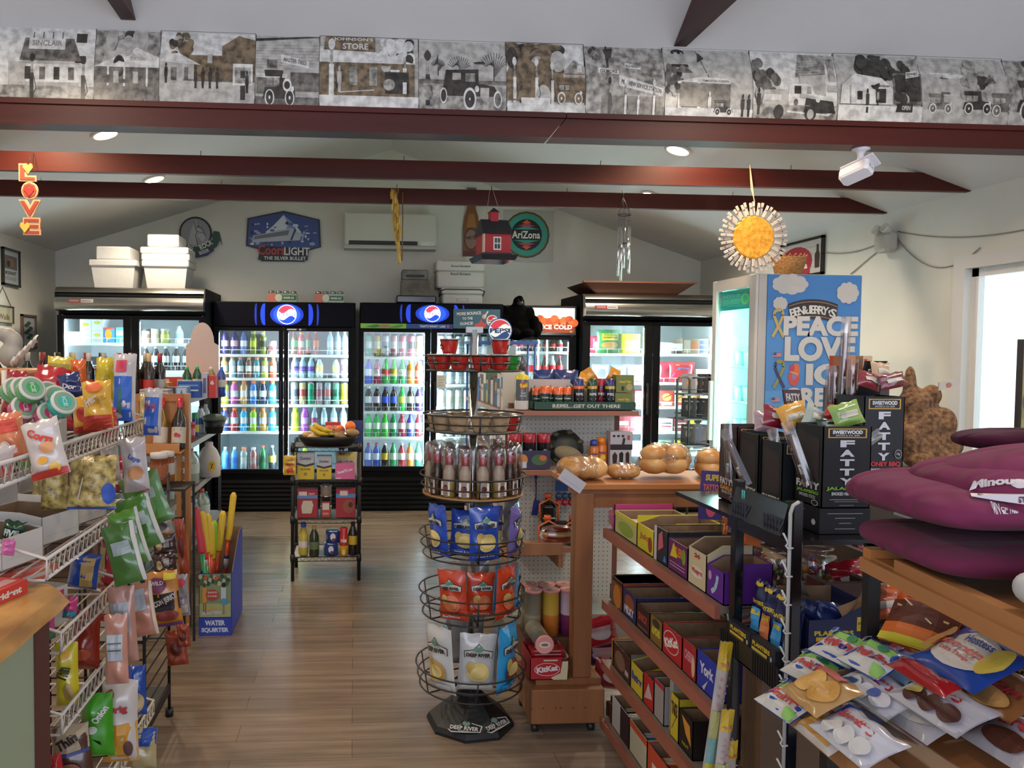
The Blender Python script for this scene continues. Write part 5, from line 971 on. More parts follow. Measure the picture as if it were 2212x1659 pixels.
def rcan(px,body,cap,ring,tx,lb,d=4.165,h=1):
    b = B(); b.lathe([(.026,.0,'#a8a8a8='),(.027,.004,body+'~'),(.027,.112,ring+'~'),(.027,.128,cap+'~'),(.0255,.132,cap+'~'),(.0255,.162,cap+'~'),(.02,.168,cap+'~')],n=16)
    b.art([('t',tx,.5,.72,.85,.12,'#e0e0e0'),('r',.2,.45,.8,.5,'#a8a8a8'),('e',.5,.2,.25,.1,ring)],.05,.11,lambda a,c,k: (.0275*math.sin((a-.025)/.027),-.0275*math.cos((a-.025)/.027)-k,.004+c),step=.0004)
    o = solo(b,'repellent_can',lb,'spray can',(gx(px,d),d,ZS+.0035)); o.scale = (1,1,h)
for i,px in enumerate((1160,1177,1193,1209,1224)): rcan(px,'#1f3a2c','#dd6430','#d86a40','Cutter',f'orange-capped insect spray in green tray, {ORD[i]} of five',h=.72,d=4.17)
rcan(1250,'#191a24','#2a3470','#d8662a','REPEL','dark repellent can with blue cap and orange ring in green tray'); rcan(1279,'#24382a','#1c4a34','#c89a3a','REPEL','green-capped repellent can in the green tray')
rcan(1298,'#6a1c28','#a8283a','#3a1a20','PEL','red-capped repellent can in the green tray',d=4.20); rcan(1317,'#171c2c','#26306a','#b8a03a','PEL','navy-capped repellent can, rightmost in green tray')
for px,z,lb in ((1350,.0035,'olive insect head net box standing in the green tray'),(1343,.098,'olive insect head net box stacked behind the lower one')):
    solo(carton(.10,.06,.095,'#6f7836',[('t','Head Net',.5,.62,.7,.16,'#c8b83a'),('p',[(.08,.6),(.2,.75),(.26,.75),(.14,.6)],'#b8503a'),('e',.75,.3,.18,.2,'#a89a6a'),('r',.3,.1,.45,.35,'#2a2a1c')]),'net_box',lb,'box',(gx(px,4.16),4.155,ZS+z))
# orange folded cards on top, pale cartons, blue bags (behind the tray)
for px,py,an,lb in ((1232,797,.5,'orange folded hang card lying on gondola top, left'),(1287,800,-.6,'orange folded hang card standing on gondola top, middle'),(1312,798,.5,'orange folded hang card on gondola top, right')):
    b = B(); b.grid(lambda u,v: (.06*(u-.5),-.03*math.sin(PI*v)-.01*u,.11*v),2,8,'#c8862a~'); b.art([('e',.5,.35,.1,.06,'#4a3018'),('e',.4,.5,.06,.04,'#4a3018'),('e',.5,.72,.2,.1,'#d8a85a')],.06,.11,lambda a,c,k: (a-.03,-.03*math.sin(PI*c/.11)-.012-k,c))
    solo(b,'hang_card',lb,'card',(gx(px,4.24),4.24,ZS+.10),(.1,an,0))
b = B(); b.box(-.33,0,0,.33,.05,.11,'#8a7f74'); solo(b,'riser','plain brown riser strip behind the green tray','riser',(xm,4.255,ZS))
for px,w_,an,lb in ((1139,.06,.05,'left of two tall cream cartons beside the blue bags'),(1155,.06,-.04,'right of two tall cream cartons beside the blue bags')): solo(carton(w_,.05,.16,'#c9bfae',[('r',.44,.0,.56,1,'#b0a492')]),'cream_carton',lb,'carton',(gx(px,4.4),4.40,1.21),(0,an,0))
for px,s_,lb in ((1182,1,'left dark blue bag with round crest behind the repellents'),(1222,2,'right dark blue bag with round crest behind the repellents')):
    solo(pouch(.14,.22,.06,'#27386e~',[('e',.5,.5,.28,.17,'#c8c4cc'),('e',.5,.5,.22,.13,'#2a3a80'),('t','R',.5,.5,.18,.12,'#d8d4d8'),('r',.25,.06,.75,.28,'#b0a07a')],s_),'snack_bag',lb,'bag',(gx(px,4.45),4.46,1.21),(0,.06*(s_-1.5),0))
# blue topped drinks rack with round sign, black plush gorilla
q = at(1092,738,5.95); rx = q.x
t = thing('drink_display_rack','blue-topped wire drinks rack with round cola sign behind gondola','display rack',(rx,6.35,0)); 
b = B(); b.box(-.24,-.15,1.60,.32,.15,1.625,'#25468a'); b.part('top_board',t)
b = B(); [b.rod((sx,sy,0),(sx,sy,1.60),.008,'#2f4f9a') for sx in (-.22,.30) for sy in (-.13,.13)]; b.part('frame',t)
b = B(); b.box(-.10,-.14,1.46,.14,-.135,1.59,'#8a9198'); b.part('price_panel',t)
b = B(); b.T = Matrix.Translation((-.0,-.16,1.71)) @ Matrix.Rotation(PI/2,4,'X'); b.lathe([(0,-.006),(.094,-.006),(.094,.008),(0,.008)],'#c8ccd8',28,smooth=False); b.T = None
b.front(globe(.5,.5,.46,.46,ring='#2a4684')+[('t','PEPSI',.5,.49,.84,.2,'#1c3a74')],.2,.2,-.1685,1.61,x0=-.1); b.part('round_sign',t)
gp = at(1150,742,6.2); b = B(); t = thing('gorilla_plush','black plush gorilla sitting on the blue rack top','plush toy',(rx+.20,6.47,1.655))
blob('body',t,[(0,0,.09,.12,.10,.11),(0,.0,.17,.11,.09,.10),(0,-.01,.235,.085,.07,.06),(.005,-.03,.30,.05,.052,.055),(.01,-.05,.33,.03,.03,.03),(.10,-.03,.20,.045,.045,.07),(.14,-.06,.12,.04,.045,.07),(.15,-.09,.05,.038,.045,.05),
    (-.09,-.03,.20,.04,.045,.07),(-.12,-.06,.12,.038,.04,.07),(-.10,-.09,.05,.038,.045,.045),(.07,-.09,.04,.06,.08,.04),(-.05,-.09,.04,.06,.08,.04),(.17,-.02,.09,.05,.06,.06)],'furb',.009)
b = B(); b.ball((.01,-.075,.29),.028,'#141212',10,8,(1,.8,.8)); b.ball((-.005,-.08,.318),.005,'#3a3a3a~',6,5); b.ball((.025,-.08,.318),.005,'#3a3a3a~',6,5); b.part('muzzle',t)
# second gondola shelf
Z2 = .8965
for i,px in enumerate((1112,1143,1174)):
    b = B(); b.lathe([(.035,0,'#1b1a22~'),(.037,.006,'#1b1a22~'),(.037,.14,'#a82430~'),(.038,.145,'#a82430~'),(.038,.185,'#a82430~'),(.034,.19,'#a82430~')],n=16); b.art([('e',.5,.6,.3,.16,'#8a8f9c'),('e',.5,.3,.2,.07,'#7a8496')],.05,.14,lambda a,c,k: (.0375*math.sin((a-.025)/.037),-.0375*math.cos((a-.025)/.037)-k,c),step=.0004)
    solo(b,'travel_mug',f'black tumbler with red lid, {ORD[i]} of three on second gondola shelf','tumbler',(gx(px,4.16,960),4.16,Z2))
solo(carton(.20,.004,.10,'#3a3550',[('e',.25,.5,.13,.3,'#d08a4a'),('r',.1,.05,.35,.4,'#c0c8d8'),('e',.7,.5,.22,.3,'#4a6a4a'),('e',.8,.6,.1,.15,'#c86a3a')]),'printed_card','printed picture card in front of the red-lidded tumblers','card',(gx(1150,4.1,960),4.10,Z2))
t = thing('hat_stack','camouflage cap with tan crown leaning on second gondola shelf','hat',(gx(1225,4.18,970),4.17,Z2))
b = B(); b.T = Matrix.Translation((0,.05,.10)) @ Matrix.Rotation(1.25,4,'X'); b.lathe([(.0,.03),(.06,.028),(.10,.01),(.105,0),(.1,-.004),(.0,-.004)],'#23241f',24); [b.ball((.09*math.cos(a*2.4)*((a % 3+1)/3),.09*math.sin(a*2.4)*((a % 3+1)/3),.02),.016,['#3a3f30','#15140f','#4a4636'][a % 3],6,4,(1.3,1,.5)) for a in range(22)]; b.part('brim',t)
b = B(); b.T = Matrix.Translation((0,-.01,.075)) @ Matrix.Rotation(.25,4,'Y'); b.ball((0,0,0),.07,'#8f8266^',16,10,(1.15,.5,.6)); b.ball((.07,-.035,-.01),.035,'#9a8c70^',10,8,(1.3,.5,.4)); b.part('crown',t)
for px,cap,body,h_,r_,lb in ((1283,'#2a3a90','#d27428',.155,.026,'orange sunscreen bottle with blue cap'),(1306,'#e07a20','#e07a20',.165,.031,'all orange sunscreen bottle beside torch boxes')):
    b = B(); b.lathe([(r_*.85,0,body+'~'),(r_,.01,body+'~'),(r_,h_*.7,body+'~'),(r_*.8,h_*.78,cap+'~'),(r_*.85,h_*.79,cap+'~'),(r_*.8,h_*.95,cap+'~'),(r_*.5,h_,cap+'~')],n=16); b.art([('t','BANANA',.5,.72,.9,.09,'#2a3a7a'),('e',.5,.5,.3,.12,'#e8d04a'),('r',.3,.2,.7,.24,'#f0e0b0')],r_*1.6,h_*.7,lambda a,c,k: ((r_+.0005)*math.sin(a/r_-.8),-(r_+.0005)*math.cos(a/r_-.8)-k,c),step=.0004)
    solo(b,'sunscreen_bottle',lb,'bottle',(gx(px,4.15,960),4.15,Z2))
for px,z,w_,lb,ar_ in ((1340,0,.12,'lower flashlight box showing three torches',[('r',0,0,1,1,'#b8b4b8'),('p',[(.14,.05),(.3,.05),(.34,.7),(.22,.9),(.1,.7)],'#3a2024'),('p',[(.44,.05),(.6,.05),(.62,.8),(.54,.92),(.42,.8)],'#1c1a1c'),('p',[(.74,.05),(.9,.05),(.9,.8),(.82,.92),(.72,.8)],'#2a1a1c')]),
       (1341,.101,.125,'upper torch box with white print',[('r',0,0,1,.3,'#2a2028'),('r',0,.3,1,1,'#b4afb6'),('r',.1,.7,.22,.82,'#2a2228'),('r',.3,.7,.42,.82,'#2a2228'),('r',.5,.7,.62,.82,'#2a2228'),('l',[(.55,.1),(.62,.65)],.014,'#2a2024'),('r',.75,.55,.88,.8,'#b0503a')])):
    solo(carton(w_,.07,.10,'#a9a4ab',ar_),'torch_box',lb,'box',(gx(px,4.14,960),4.13,Z2+z))
# hanging on the pegboard
b = B(); b.tube([(0,-.012,0),(.002,-.02,.12),(0,-.012,.30)],[.008,.006,.009],'#27327c'); b.box(-.018,-.02,.26,.018,-.006,.34,'#27327c',c=.004); b.hexa([(-.05,-.025,-.16),(.02,-.02,-.16),(.02,-.006,-.16),(-.05,-.01,-.16)],[(-.02,-.02,.01),(.045,-.02,.01),(.045,-.006,.01),(-.02,-.008,.01)],'#27327c'); b.ball((.002,-.026,.24),.007,'#c85a3a',6,5)
a = at(1165,1165,4.29); solo(b,'ice_scraper','long blue ice scraper hanging on the pegboard','scraper',(a.x-.02,GY-.004,.68)).scale = (.5,.6,.5)
t = thing('toy_ball_pack','blue and red packaged balls hanging on the pegboard','toy pack',(at(1218,1095,4.26).x,4.26,at(1218,1095,4.26).z)); b = B(); b.box(-.05,.0,.09,.05,.004,.15,'#2a5a9a'); b.part('card',t)
for i in range(6): b = B(); b.ball((-.036+.036*(i % 3),-.02,.03+.036*(i//3)),.021,['#a8323a~','#39506e~'][i//3],10,8); b.part('ball',t)
t = thing('lighter_fluid_jug','black camp fuel bottle with orange handle, front one on low shelf','bottle',(gx(1178,4.2,1250),4.175,.462))
def fuel(t):
    b = B(); b.box(-.045,-.03,0,.045,.03,.11,'#171515~',c=.02); b.lathe([(.03,.11),(.018,.13),(.018,.14)],'#171515~',12); b.front([('r',.1,.25,.9,.32,'#b8b8b8')],.09,.11,-.0305); b.part('bottle_body',t)
    b = B(); b.cyl(0,0,.14,.165,.02,'#d4622a',12); b.part('cap',t); b = B(); b.tube([(-.05,-.032,.02),(-.055,-.032,.11),(0,-.03,.14),(.055,-.032,.11),(.05,-.032,.02)],.006,'#d4622a'); b.part('handle',t)
fuel(t); dup(t,(gx(1230,4.22,1250),4.175,.462),label='black camp fuel bottle with orange handle, right one on low shelf'); dup(t,(gx(1200,4.28,1250),4.265,.571),label='black camp fuel bottle with orange handle, raised one at the back')
b = B(); b.box(-.06,-.033,0,.06,.033,.108,'#2a1c18'); solo(b,'box','dark box under the raised fuel bottle','box',(gx(1200,4.28,1250),4.265,.4615))
# ================================================================ black magazine stand near the aqua freezer
q = at(1475,900,5.3); t = thing('magazine_rack','black wire magazine stand in front of the right steel freezer','magazine rack',(q.x,5.3,0)); zt = at(1475,815,5.3).z
b = B(); b.tube([(-.045,0,0),(-.045,0,zt-.02),(-.03,0,zt),(.03,0,zt),(.045,0,zt-.02),(.045,0,0)],.008,'#161616'); b.tube([(.04,-.05,zt-.002),(.15,-.06,zt),(.22,-.05,zt-.02)],.006,'#161616'); b.part('frame',t)
for k,y in enumerate((850,903,960)):
    z = at(1475,y,5.3).z; b = B(); b.box(-.02,-.06,z-.012,.25,.10,z,'#1a1a1a'); b.tube([(-.02,-.06,z+.03),(.25,-.06,z+.03),(.25,.1,z+.03),(-.02,.1,z+.03)],.003,'#1a1a1a',closed=True); b.part('tray',t)
    for m_ in range(4):
        c = ['#8a8484','#2f2c2c','#3a3636','#28262a','#4a4440','#6a6a78'][(k*2+m_) % 6]
        b = B(); b.box(-.055,-.004,0,.055,.004,.135,c+'~'); b.front([('e',.5,.5,.2,.2,'#b8753a' if k == 0 else '#6a6460'),('r',.2,.8,.8,.86,'#a09a94')],.11,.135,-.0042)
        solo(b,'magazine',f'{hue(c)} cellophaned magazine, {NTH[m_]} in {("top","middle","bottom")[k]} pocket of black stand','magazine',(q.x+.062+.042*m_,5.345,z+.004),(-.03,0,-.9))
# ================================================================ black wire grocery rack in the aisle
RXc,RY = (at(632,1255,5.09).x+at(775,1255,5.09).x)/2,5.09; rw = .22
t = thing('wire_shelf_rack','narrow black wire rack of groceries standing in the open aisle','shelf rack',(RXc,RY,0)); zr = [at(700,y,5.09).z for y in (966,1038,1121,1203)]
for sx in (-1,1):
    for sy in (0,.33): b = B(); b.cyl(sx*rw,sy,0,zr[0]+.03,.012,'#111111',10); [b.cyl(sx*rw,sy,z-.03,z+.02,.0165,'#111111',10) for z in zr]; b.part('post',t)
for z in zr:
    b = B(); b.box(-rw,0,z-.005,rw,.33,z-.001,'#5a5a58' if z > .3 else '#b4afa6')
    for yy in (0,.33): b.rod((-rw,yy,z),(rw,yy,z),.0035,'#151515'); b.rod((-rw,yy,z-.028),(rw,yy,z-.028),.003,'#151515'); b.tube([(-rw+rw*2*i/20,yy,z-.028*(i % 2)) for i in range(21)],.0022,'#151515',4)
    for sx in (-rw,rw): b.rod((sx,0,z),(sx,.33,z),.0035,'#151515')
    b.part('shelf',t)
def rk(px,z,dy=.03): return (at(px,1050,RY+dy).x,RY+dy,zr[z]+.0045)
# fruit basket
fb = rk(708,0,.1); t = thing('fruit_basket','black oval basket of fruit on top of the wire rack','basket',fb)
b = B(); n = 28; pr_ = [(.16,.0),(.19,.035),(.205,.06),(.2,.062),(.185,.035),(.155,.008),(0,.006)]
o_ = B(); o_.lathe(pr_,'#17130f',28); o_.v = [(x,y*.55,z) for x,y,z in o_.v]; o_.part('bowl',t)
for i in range(3):
    b = B(); b.tube([(-.11+.02*i,-.03,.13-.005*i),(-.10+.03*i,-.035,.10),(-.055+.035*i,-.04,.075),(.0+.03*i,-.04,.068)],[.006,.016,.017,.008],'#c9a82a',8); solo(b,'banana',f'yellow banana in black fruit basket, {ORD[i]}','banana',fb)
for i,(x,z,lb) in enumerate(((.145,.115,'upper orange at right of fruit basket'),(.07,.085,'middle orange in the fruit basket'),(.03,.083,'left orange behind the potatoes'))): b = B(); b.ball((0,0,0),.037,'#dd6f22',16,12); solo(b,'orange',lb,'orange',(fb[0]+x,fb[1]+.03,fb[2]+z))
for i,(x,z,rz) in enumerate(((-.13,.062,.2),(-.09,.06,-.2),(.11,.062,.3),(.16,.065,.1))): b = B(); b.ball((0,0,0),.028,['#b9915a','#c39c68','#8f6e42','#9a784a'][i],12,9,(1.7,1,.9)); solo(b,'potato',f'brown potato, {ORD[i]} in the fruit basket','potato',(fb[0]+x,fb[1]-.05,fb[2]+z),(0,rz,0))
solo(pouch(.30,.05,.06,'film',[('r',.1,.2,.9,.8,'#b39a8a')],5),'wrapped_sandwich','long cellophane wrapped roll lying across the fruit','food',(fb[0]+.0,fb[1]+.02,fb[2]+.075),(.3,.12,0))
solo(carton(.075,.05,.12,'#2a3058',[('t','OREO',.5,.6,.7,.2,'#c8c4bc'),('e',.5,.3,.3,.15,'#8a6a50')]),'snack_box','dark blue cookie box standing behind the bananas','box',(fb[0]-.065,fb[1]+.12,zr[0]+.0045))
solo(carton(.105,.05,.14,'#a82a24',[('e',.5,.45,.3,.3,'#d8a83a'),('t','MAID',.5,.8,.6,.12,'#e8d8a8'),('e',.5,.42,.12,.18,'#7a2a1a')]),'snack_box','red box with sun raisin picture standing behind the fruit','box',(fb[0]+.03,fb[1]+.12,zr[0]+.0045))
solo(carton(.09,.05,.15,'#28346a',[('r',.1,.1,.4,.8,'#b8a890')]),'snack_box','navy box standing at the right behind the oranges','box',(fb[0]+.19,fb[1]+.11,zr[0]+.0045))
solo(pouch(.085,.13,.012,'#c8a02a~',[('t','HOT',.5,.76,.5,.1,'#4a3a1a'),('r',.15,.5,.85,.6,'#a84a2a'),('e',.4,.25,.15,.13,'#b83a20'),('e',.65,.25,.15,.13,'#b8402a')],3),'seasoning_packet','yellow seasoning packet clipped to the rack left post','packet',(at(626,1026,5.07).x,5.07,at(626,1026,5.07).z))
def sack(px,w_,h_,lb,c2='#c4aa2a',hd='Domino',dy=.02): solo(carton(w_,.07,h_,'#a9aaac',[('r',0,0,1,.5,c2),('p',[(0,.62),(.5,.54),(1,.62),(1,.54),(.5,.46),(0,.54)],'#2a2c3a'),('t',hd,.5,.78,.62,.12,'#2a3050'),('t','SUGAR',.5,.38,.6,.07,'#4a4020'),('e',.5,.2,.1,.06,'#8a7a2a')],c=0),'sugar_box',lb,'box',rk(px,1,dy))
sack(660,.112,.18,'larger yellow and grey sugar box'); sack(700,.098,.155,'smaller yellow and grey sugar box')
solo(carton(.13,.06,.105,'#c8648e',[('t',"Sweet'N Low",.5,.55,.8,.2,.25,'#e8d8e0'),('r',.04,.04,.3,.1,'#e8c8d8')]),'sweetener_box','pink sweetener box at right of the sugar boxes','box',rk(745,1,.02))
solo(pouch(.15,.17,.06,'#b8b4a0~',[('r',.1,.75,.9,.9,'#c8b43a'),('t','FLOUR',.5,.6,.7,.1,'#6a5a4a')],8),'flour_bag','pale flour bag with yellow band behind the pink box','bag',rk(748,1,.14))
b = B(); b.lathe([(.022,0,'#8a8fa8='),(.022,.05,'#8a8fa8='),(0,.05)],n=12); solo(b,'shaker','small silver blue shaker standing on the flour box','shaker',(at(738,1000,5.2).x,5.2,zr[1]+.175))
for px,w_,lb,ar_ in ((664,.135,'red and blue box with white cup picture, left on third tier',[('r',0,.68,1,.8,'#4f7fb0'),('r',.08,.78,.48,.92,'#c8b8b0'),('t','HOT',.72,.84,.3,.07,'#e0b8b8'),('p',[(.25,.15),(.7,.15),(.8,.45),(.72,.6),(.3,.6),(.2,.4)],'#b9b19a')]),(747,.13,'red and blue box with brown picture, right on third tier',[('r',0,.7,1,.84,'#4f7fb0'),('r',.2,.78,.6,.95,'#c8b8b0'),('e',.65,.4,.3,.25,'#8a4a30'),('e',.75,.45,.12,.1,'#4a1c18')])):
    solo(carton(w_,.07,.19,'#96242e',ar_),'baking_mix_box',lb,'box',rk(px,2,.02))
for i in range(3): o = solo(bottle('tubcan',['#c0a04a','#3a3430','#b8a890'][i],cap='#b8aa90'),'food_tin',f'small food tin in the middle stack, {("lowest","middle","topmost")[i]}','tin',(at(704,1100,5.2).x,5.21,zr[2]+.07*i)); o.scale = (.75,.75,1)
solo(carton(.055,.04,.10,'#a83a34',[('r',.1,.5,.9,.95,'#c0bab0'),('t','COCOA',.5,.25,.7,.12,'#e0c8c0')]),'cocoa_box','small red and white box between the two red cartons','box',rk(704,2,.03))
b = B(); b.lathe([(.028,0,'#8a8a3a~'),(.034,.01,'#b8a848~'),(.034,.06,'#c8c0c0'),(.032,.10,'#b8a848~'),(.03,.14,'#b8a848~'),(.014,.19,'#2a4a9a'),(.018,.192,'#2a4a9a'),(.018,.22,'#2a4a9a')],n=14); solo(b,'oil_bottle','yellow cooking oil bottle with blue cap on lowest tier','bottle',rk(656,3))
b = B(); b.lathe([(.03,0,'#2c3418~'),(.034,.01,'#2c3418~'),(.034,.05,'#5a6a4a'),(.034,.10,'#2c3418~'),(.03,.14,'#2c3418~'),(.013,.18,'#7a6a3a'),(.014,.20,'#7a6a3a')],n=14); solo(b,'oil_bottle','dark green olive oil bottle on lowest tier of the rack','bottle',rk(679,3,.01))
for i,(px,z) in enumerate(((716,0),(720,.085))):
    b = B(); b.lathe([(.05,0,'#26468e~'),(.05,.078,'#a8aab0='),(.051,.082,'#a8aab0='),(0,.081)],n=18); b.art([('e',.5,.55,.2,.3,'#c8c8d0'),('e',.55,.3,.12,.15,'#6a3040')],.09,.08,lambda a,c,k: (.0505*math.sin((a-.045)/.05),-.0505*math.cos((a-.045)/.05)-k,c),step=.0004); p_ = rk(px,3,.05); solo(b,'shortening_tin',('lower','upper')[i]+' of two blue and white shortening tins','tin',(p_[0],p_[1],p_[2]+z))
b = B(); b.lathe([(.028,0,'#c9a030~'),(.029,.07,'#a82a24~'),(.029,.14,'#a82a24~'),(.025,.146,'#a81f20~'),(.025,.185,'#a81f20~'),(.02,.19,'#a81f20~')],n=14); b.art([('t','PAM',.5,.7,.8,.16,'#e8e0d0'),('e',.5,.2,.25,.14,'#e0b060')],.05,.15,lambda a,c,k: (.0295*math.sin((a-.025)/.029),-.0295*math.cos((a-.025)/.029)-k,c)); solo(b,'cooking_spray','red and yellow cooking spray can beside the blue tins','spray can',rk(746,3))
solo(bottle('soda','#1c1310','#b89a2a','#2a1a14'),'sauce_bottle','dark sauce bottle with yellow label, right end of lowest tier','bottle',rk(763,3))
# ================================================================ chip spinner
CX,CY = .485,3.09
t = thing('spinner_rack','six-tier black wire spinner rack on an octagonal black foot','display rack',(CX,CY,0))
def zs(y): return at(1012,y,CY).z
b = B(); b.cyl(0,0,.16,zs(712),.0165,'chrome',18); b.part('pole',t)
b = B(); b.box(-.034,-.012,zs(719),.034,.012,zs(706),'#a9adb2',c=.002); b.part('top_bracket',t)
b = B(); prof = [(.18,0),(.18,.012),(.17,.03),(.10,.085),(.055,.125),(.032,.16),(.028,.20)]
b.lathe(prof,'#121212',8,smooth=False); b.v = [tuple(Matrix.Rotation(PI/8+.15,3,'Z') @ Vector(v)) for v in b.v]; b.lathe([(.028,.195),(.03,.20),(.03,.215),(.02,.218)],'#0c0c0c~',18)
b.part('foot',t)
RIV = [('p',[(-.02,.12),(.2,.2),(.42,.62),(.62,.66),(.78,.6),(1.02,.5),(.98,.1),(.6,.02),(.1,-.04)],'#b9b8b2'),('p',[(.0,.16),(.2,.22),(.42,.56),(.62,.6),(.98,.46),(.95,.14),(.6,.07),(.1,.02)],'#1c1c1c'),('e',.52,.58,.16,.2,'#1c1c1c'),('e',.52,.56,.12,.15,'#6f8a78'),('t','DEEP RIVER',.48,.27,.86,.24,'#c9c8c0'),('t','SNACKS',.5,.09,.4,.07,'#a9a8a0')]
for an in (-.28,.62):
    M_ = Matrix.Rotation(an,4,'Z') @ Matrix.Translation((0,-.138,.0545)) @ Matrix.Rotation(math.radians(26),4,'X')
    b = B(); b.T = M_; b.art(RIV,.13,.075,lambda x,y,k: (x-.065,y-.037,.001+k)); b.part('decal',t)
TZ = [zs(800),zs(928),zs(1065),zs(1192),zs(1318),zs(1472)]; TT = [zs(768),zs(893),zs(1022),zs(1148),zs(1268),zs(1428)]
RR = [.205,.205,.215,.215,.215,.225]
for i,(z0,z1_,r_) in enumerate(zip(TZ,TT,RR)):
    b = B(); W_ = '#17120f'
    for z,rr in ((z1_,r_),((z0+z1_)/2,r_*.97),(z0,r_*.93),(z0,r_*.6),(z0,r_*.3)): b.tube([(rr*math.cos(a*PI/18),rr*math.sin(a*PI/18),z) for a in range(36)],.0034,W_,5,closed=True)
    for a in range(6): c,s_ = math.cos(a*PI/3+.5),math.sin(a*PI/3+.5); b.tube([(r_*c,r_*s_,z1_),(r_*.93*c,r_*.93*s_,z0),(.02*c,.02*s_,z0)],.0034,W_,5)
    b.cyl(0,0,z0-.01,z0+.01,.02,'#2a2a2a',12)
    if i == 2: b.lathe([(0,z0+.004),(.205,z0+.004),(.205,z0+.010),(0,z0+.010)],'#9a6f46',36,smooth=False)
    if i < 2: b.lathe([(0,z0+.001),(.19,z0+.001),(.19,z0+.003),(0,z0+.003)],'#8a8578',36,smooth=False)
    b.part('wire_basket',t)
def ringpos(r_,deg): a = math.radians(deg); return (CX+r_*math.sin(a),CY-r_*math.cos(a)),a
def cup(c1_,c2_,lid='#b8b6b0='):
    b = B(); b.lathe([(.030,0,c1_),(.034,.01,c1_),(.044,.052,c2_),(.0465,.060,lid),(.0465,.063,lid),(0,.064)],n=18); b.art([('e',.5,.5,.3,.3,c2_),('t','FUDGE',.5,.5,.5,.2,'#d8c8b0')],.06,.04,lambda a,c,k: ((.0385+.0002*c/.001)*math.sin((a-.03)/.038),-(.0385+.0002*c/.001)*math.cos((a-.03)/.038)-k,.008+c)); return b.mesh('snack_cup')
cr,cg,cb = cup('#a8241c~','#5a1c14~'),cup('#1f8a2c~','#2a9a3a~'),cup('#a08868~','#8f7657~')
for i in range(11):
    dg = -162+32.73*i; (x,y),a = ringpos(.15,dg); g = 45 < dg < 105
    o = solo(cg if g else cr,'snack_cup',(f'green lidded dip cup on the top tier, {("first","second")[int(dg>70)]} from the pole right' if g else f'red lidded dip cup on the top tier, {NTH[i]} round the ring'),'snack cup',(x,y,TZ[0]+.0048),(0,0,a),'dip cups on the top tier'); o.scale = (.87,.87,.95)
for i in range(2): (x,y),a = ringpos(.105,75+205*i); solo(cr,'snack_cup',('right','left')[i]+' red dip cup standing higher beside the pole','snack cup',(x,y,TZ[0]+.0672),(0,0,a)).scale = (.87,.87,.95)
for i in range(11):
    dg = -162+32.73*i; (x,y),a = ringpos(.15,dg); g = 45 < dg < 105
    o = solo(cr if g else cb,'snack_cup',f'{"red" if g else "beige"} lidded cup on the second tier, {NTH[i]} round the ring','snack cup',(x,y,TZ[1]+.0048),(0,0,a),'cups on the second tier'); o.scale = (.87,.87,.95)
def wand(dark):
    b = B(); bc = '#2a1418~' if dark else '#c9bca8'; liq = '#2a1014~' if dark else '#cbb765~'
    b.lathe([(.022,.0,liq),(.024,.003,liq),(.024,.055,bc),(.023,.10,bc),(.013,.125,'#a8303c~'),(.0145,.126,'#a8303c~'),(.0135,.158,'#a8303c~'),(.010,.16,'#a8303c~')],n=14)
    b.box(-.02,-.0255,.008,.02,-.0245,.062,'#cfc6bc'); b.front([('e',.5,.55,.3,.22,'#8a2430'),('p',[(.3,.4),(.6,.75),(.75,.5)],'#4a1a20'),('l',[(.2,.15),(.8,.15)],.002,'#8a8078')],.04,.054,-.0255,.008)
    return b
wm = {0: wand(False).mesh('flavoured_drink_bottle'),1: wand(True).mesh('flavoured_drink_bottle')}
b = B(); b.lathe([(.0285,0),(.0285,.165),(.026,.188),(.018,.196),(0,.197)],'filmw',14); sl = b.mesh('plastic_sleeve')
for k,(rad,n,off) in enumerate(((.172,16,4),(.108,9,10))):
    for i in range(n):
        dg = off+360*i/n; dg = dg if dg < 180 else dg-360; (x,y),a = ringpos(rad,dg)
        if k and abs(dg) > 120: continue
        dk_ = (abs(dg+60) < 10 or 45 < dg < 75) and not k
        o = solo(wm[1 if dk_ else 0],'flavoured_drink_bottle',f'{"dark" if dk_ else "pale"} bottle with red cap and sleeve, {NTH[min(i, 14)] if i < 15 else "last"} on the {("outer","inner")[k]} ring of third tier','bottle',(x,y,TZ[2]+.0105),(0,0,a),'bottles on the third spinner tier'); link('sleeve',sl,o)
def dr(base,chip,w_,h_,t_,seed,txt='',key2=None):
    art = [('p',[(.1,.72),(.34,.76),(.5,.86),(.66,.76),(.92,.72),(.9,.60),(.12,.60)],'#24221f'),('p',[(.12,.71),(.35,.75),(.5,.845),(.65,.75),(.9,.71),(.88,.61),(.14,.61)],'#b9b8b0'),('e',.5,.765,.14,.045,'#5f8a76'),('b','DEEP RIVER',.5,.665,.68,.065,'#26241f'),
           ('e',.52,.36,.32,.17,chip),('e',.30,.45,.12,.10,'#b59a55'),('e',.52,.36,.22,.11,'#d6c07c' if chip != '#b9603a' else '#c9764a'),('r',.05,.06,.95,.17,key2 or base),('t',txt,.5,.115,.6,.05,'#c9c4bc')]
    return pouch(w_,h_,t_,base,[q for q in art if q[1] != ''],seed,crinkle=.006,back='#8a8b8f~').mesh('chip_bag')
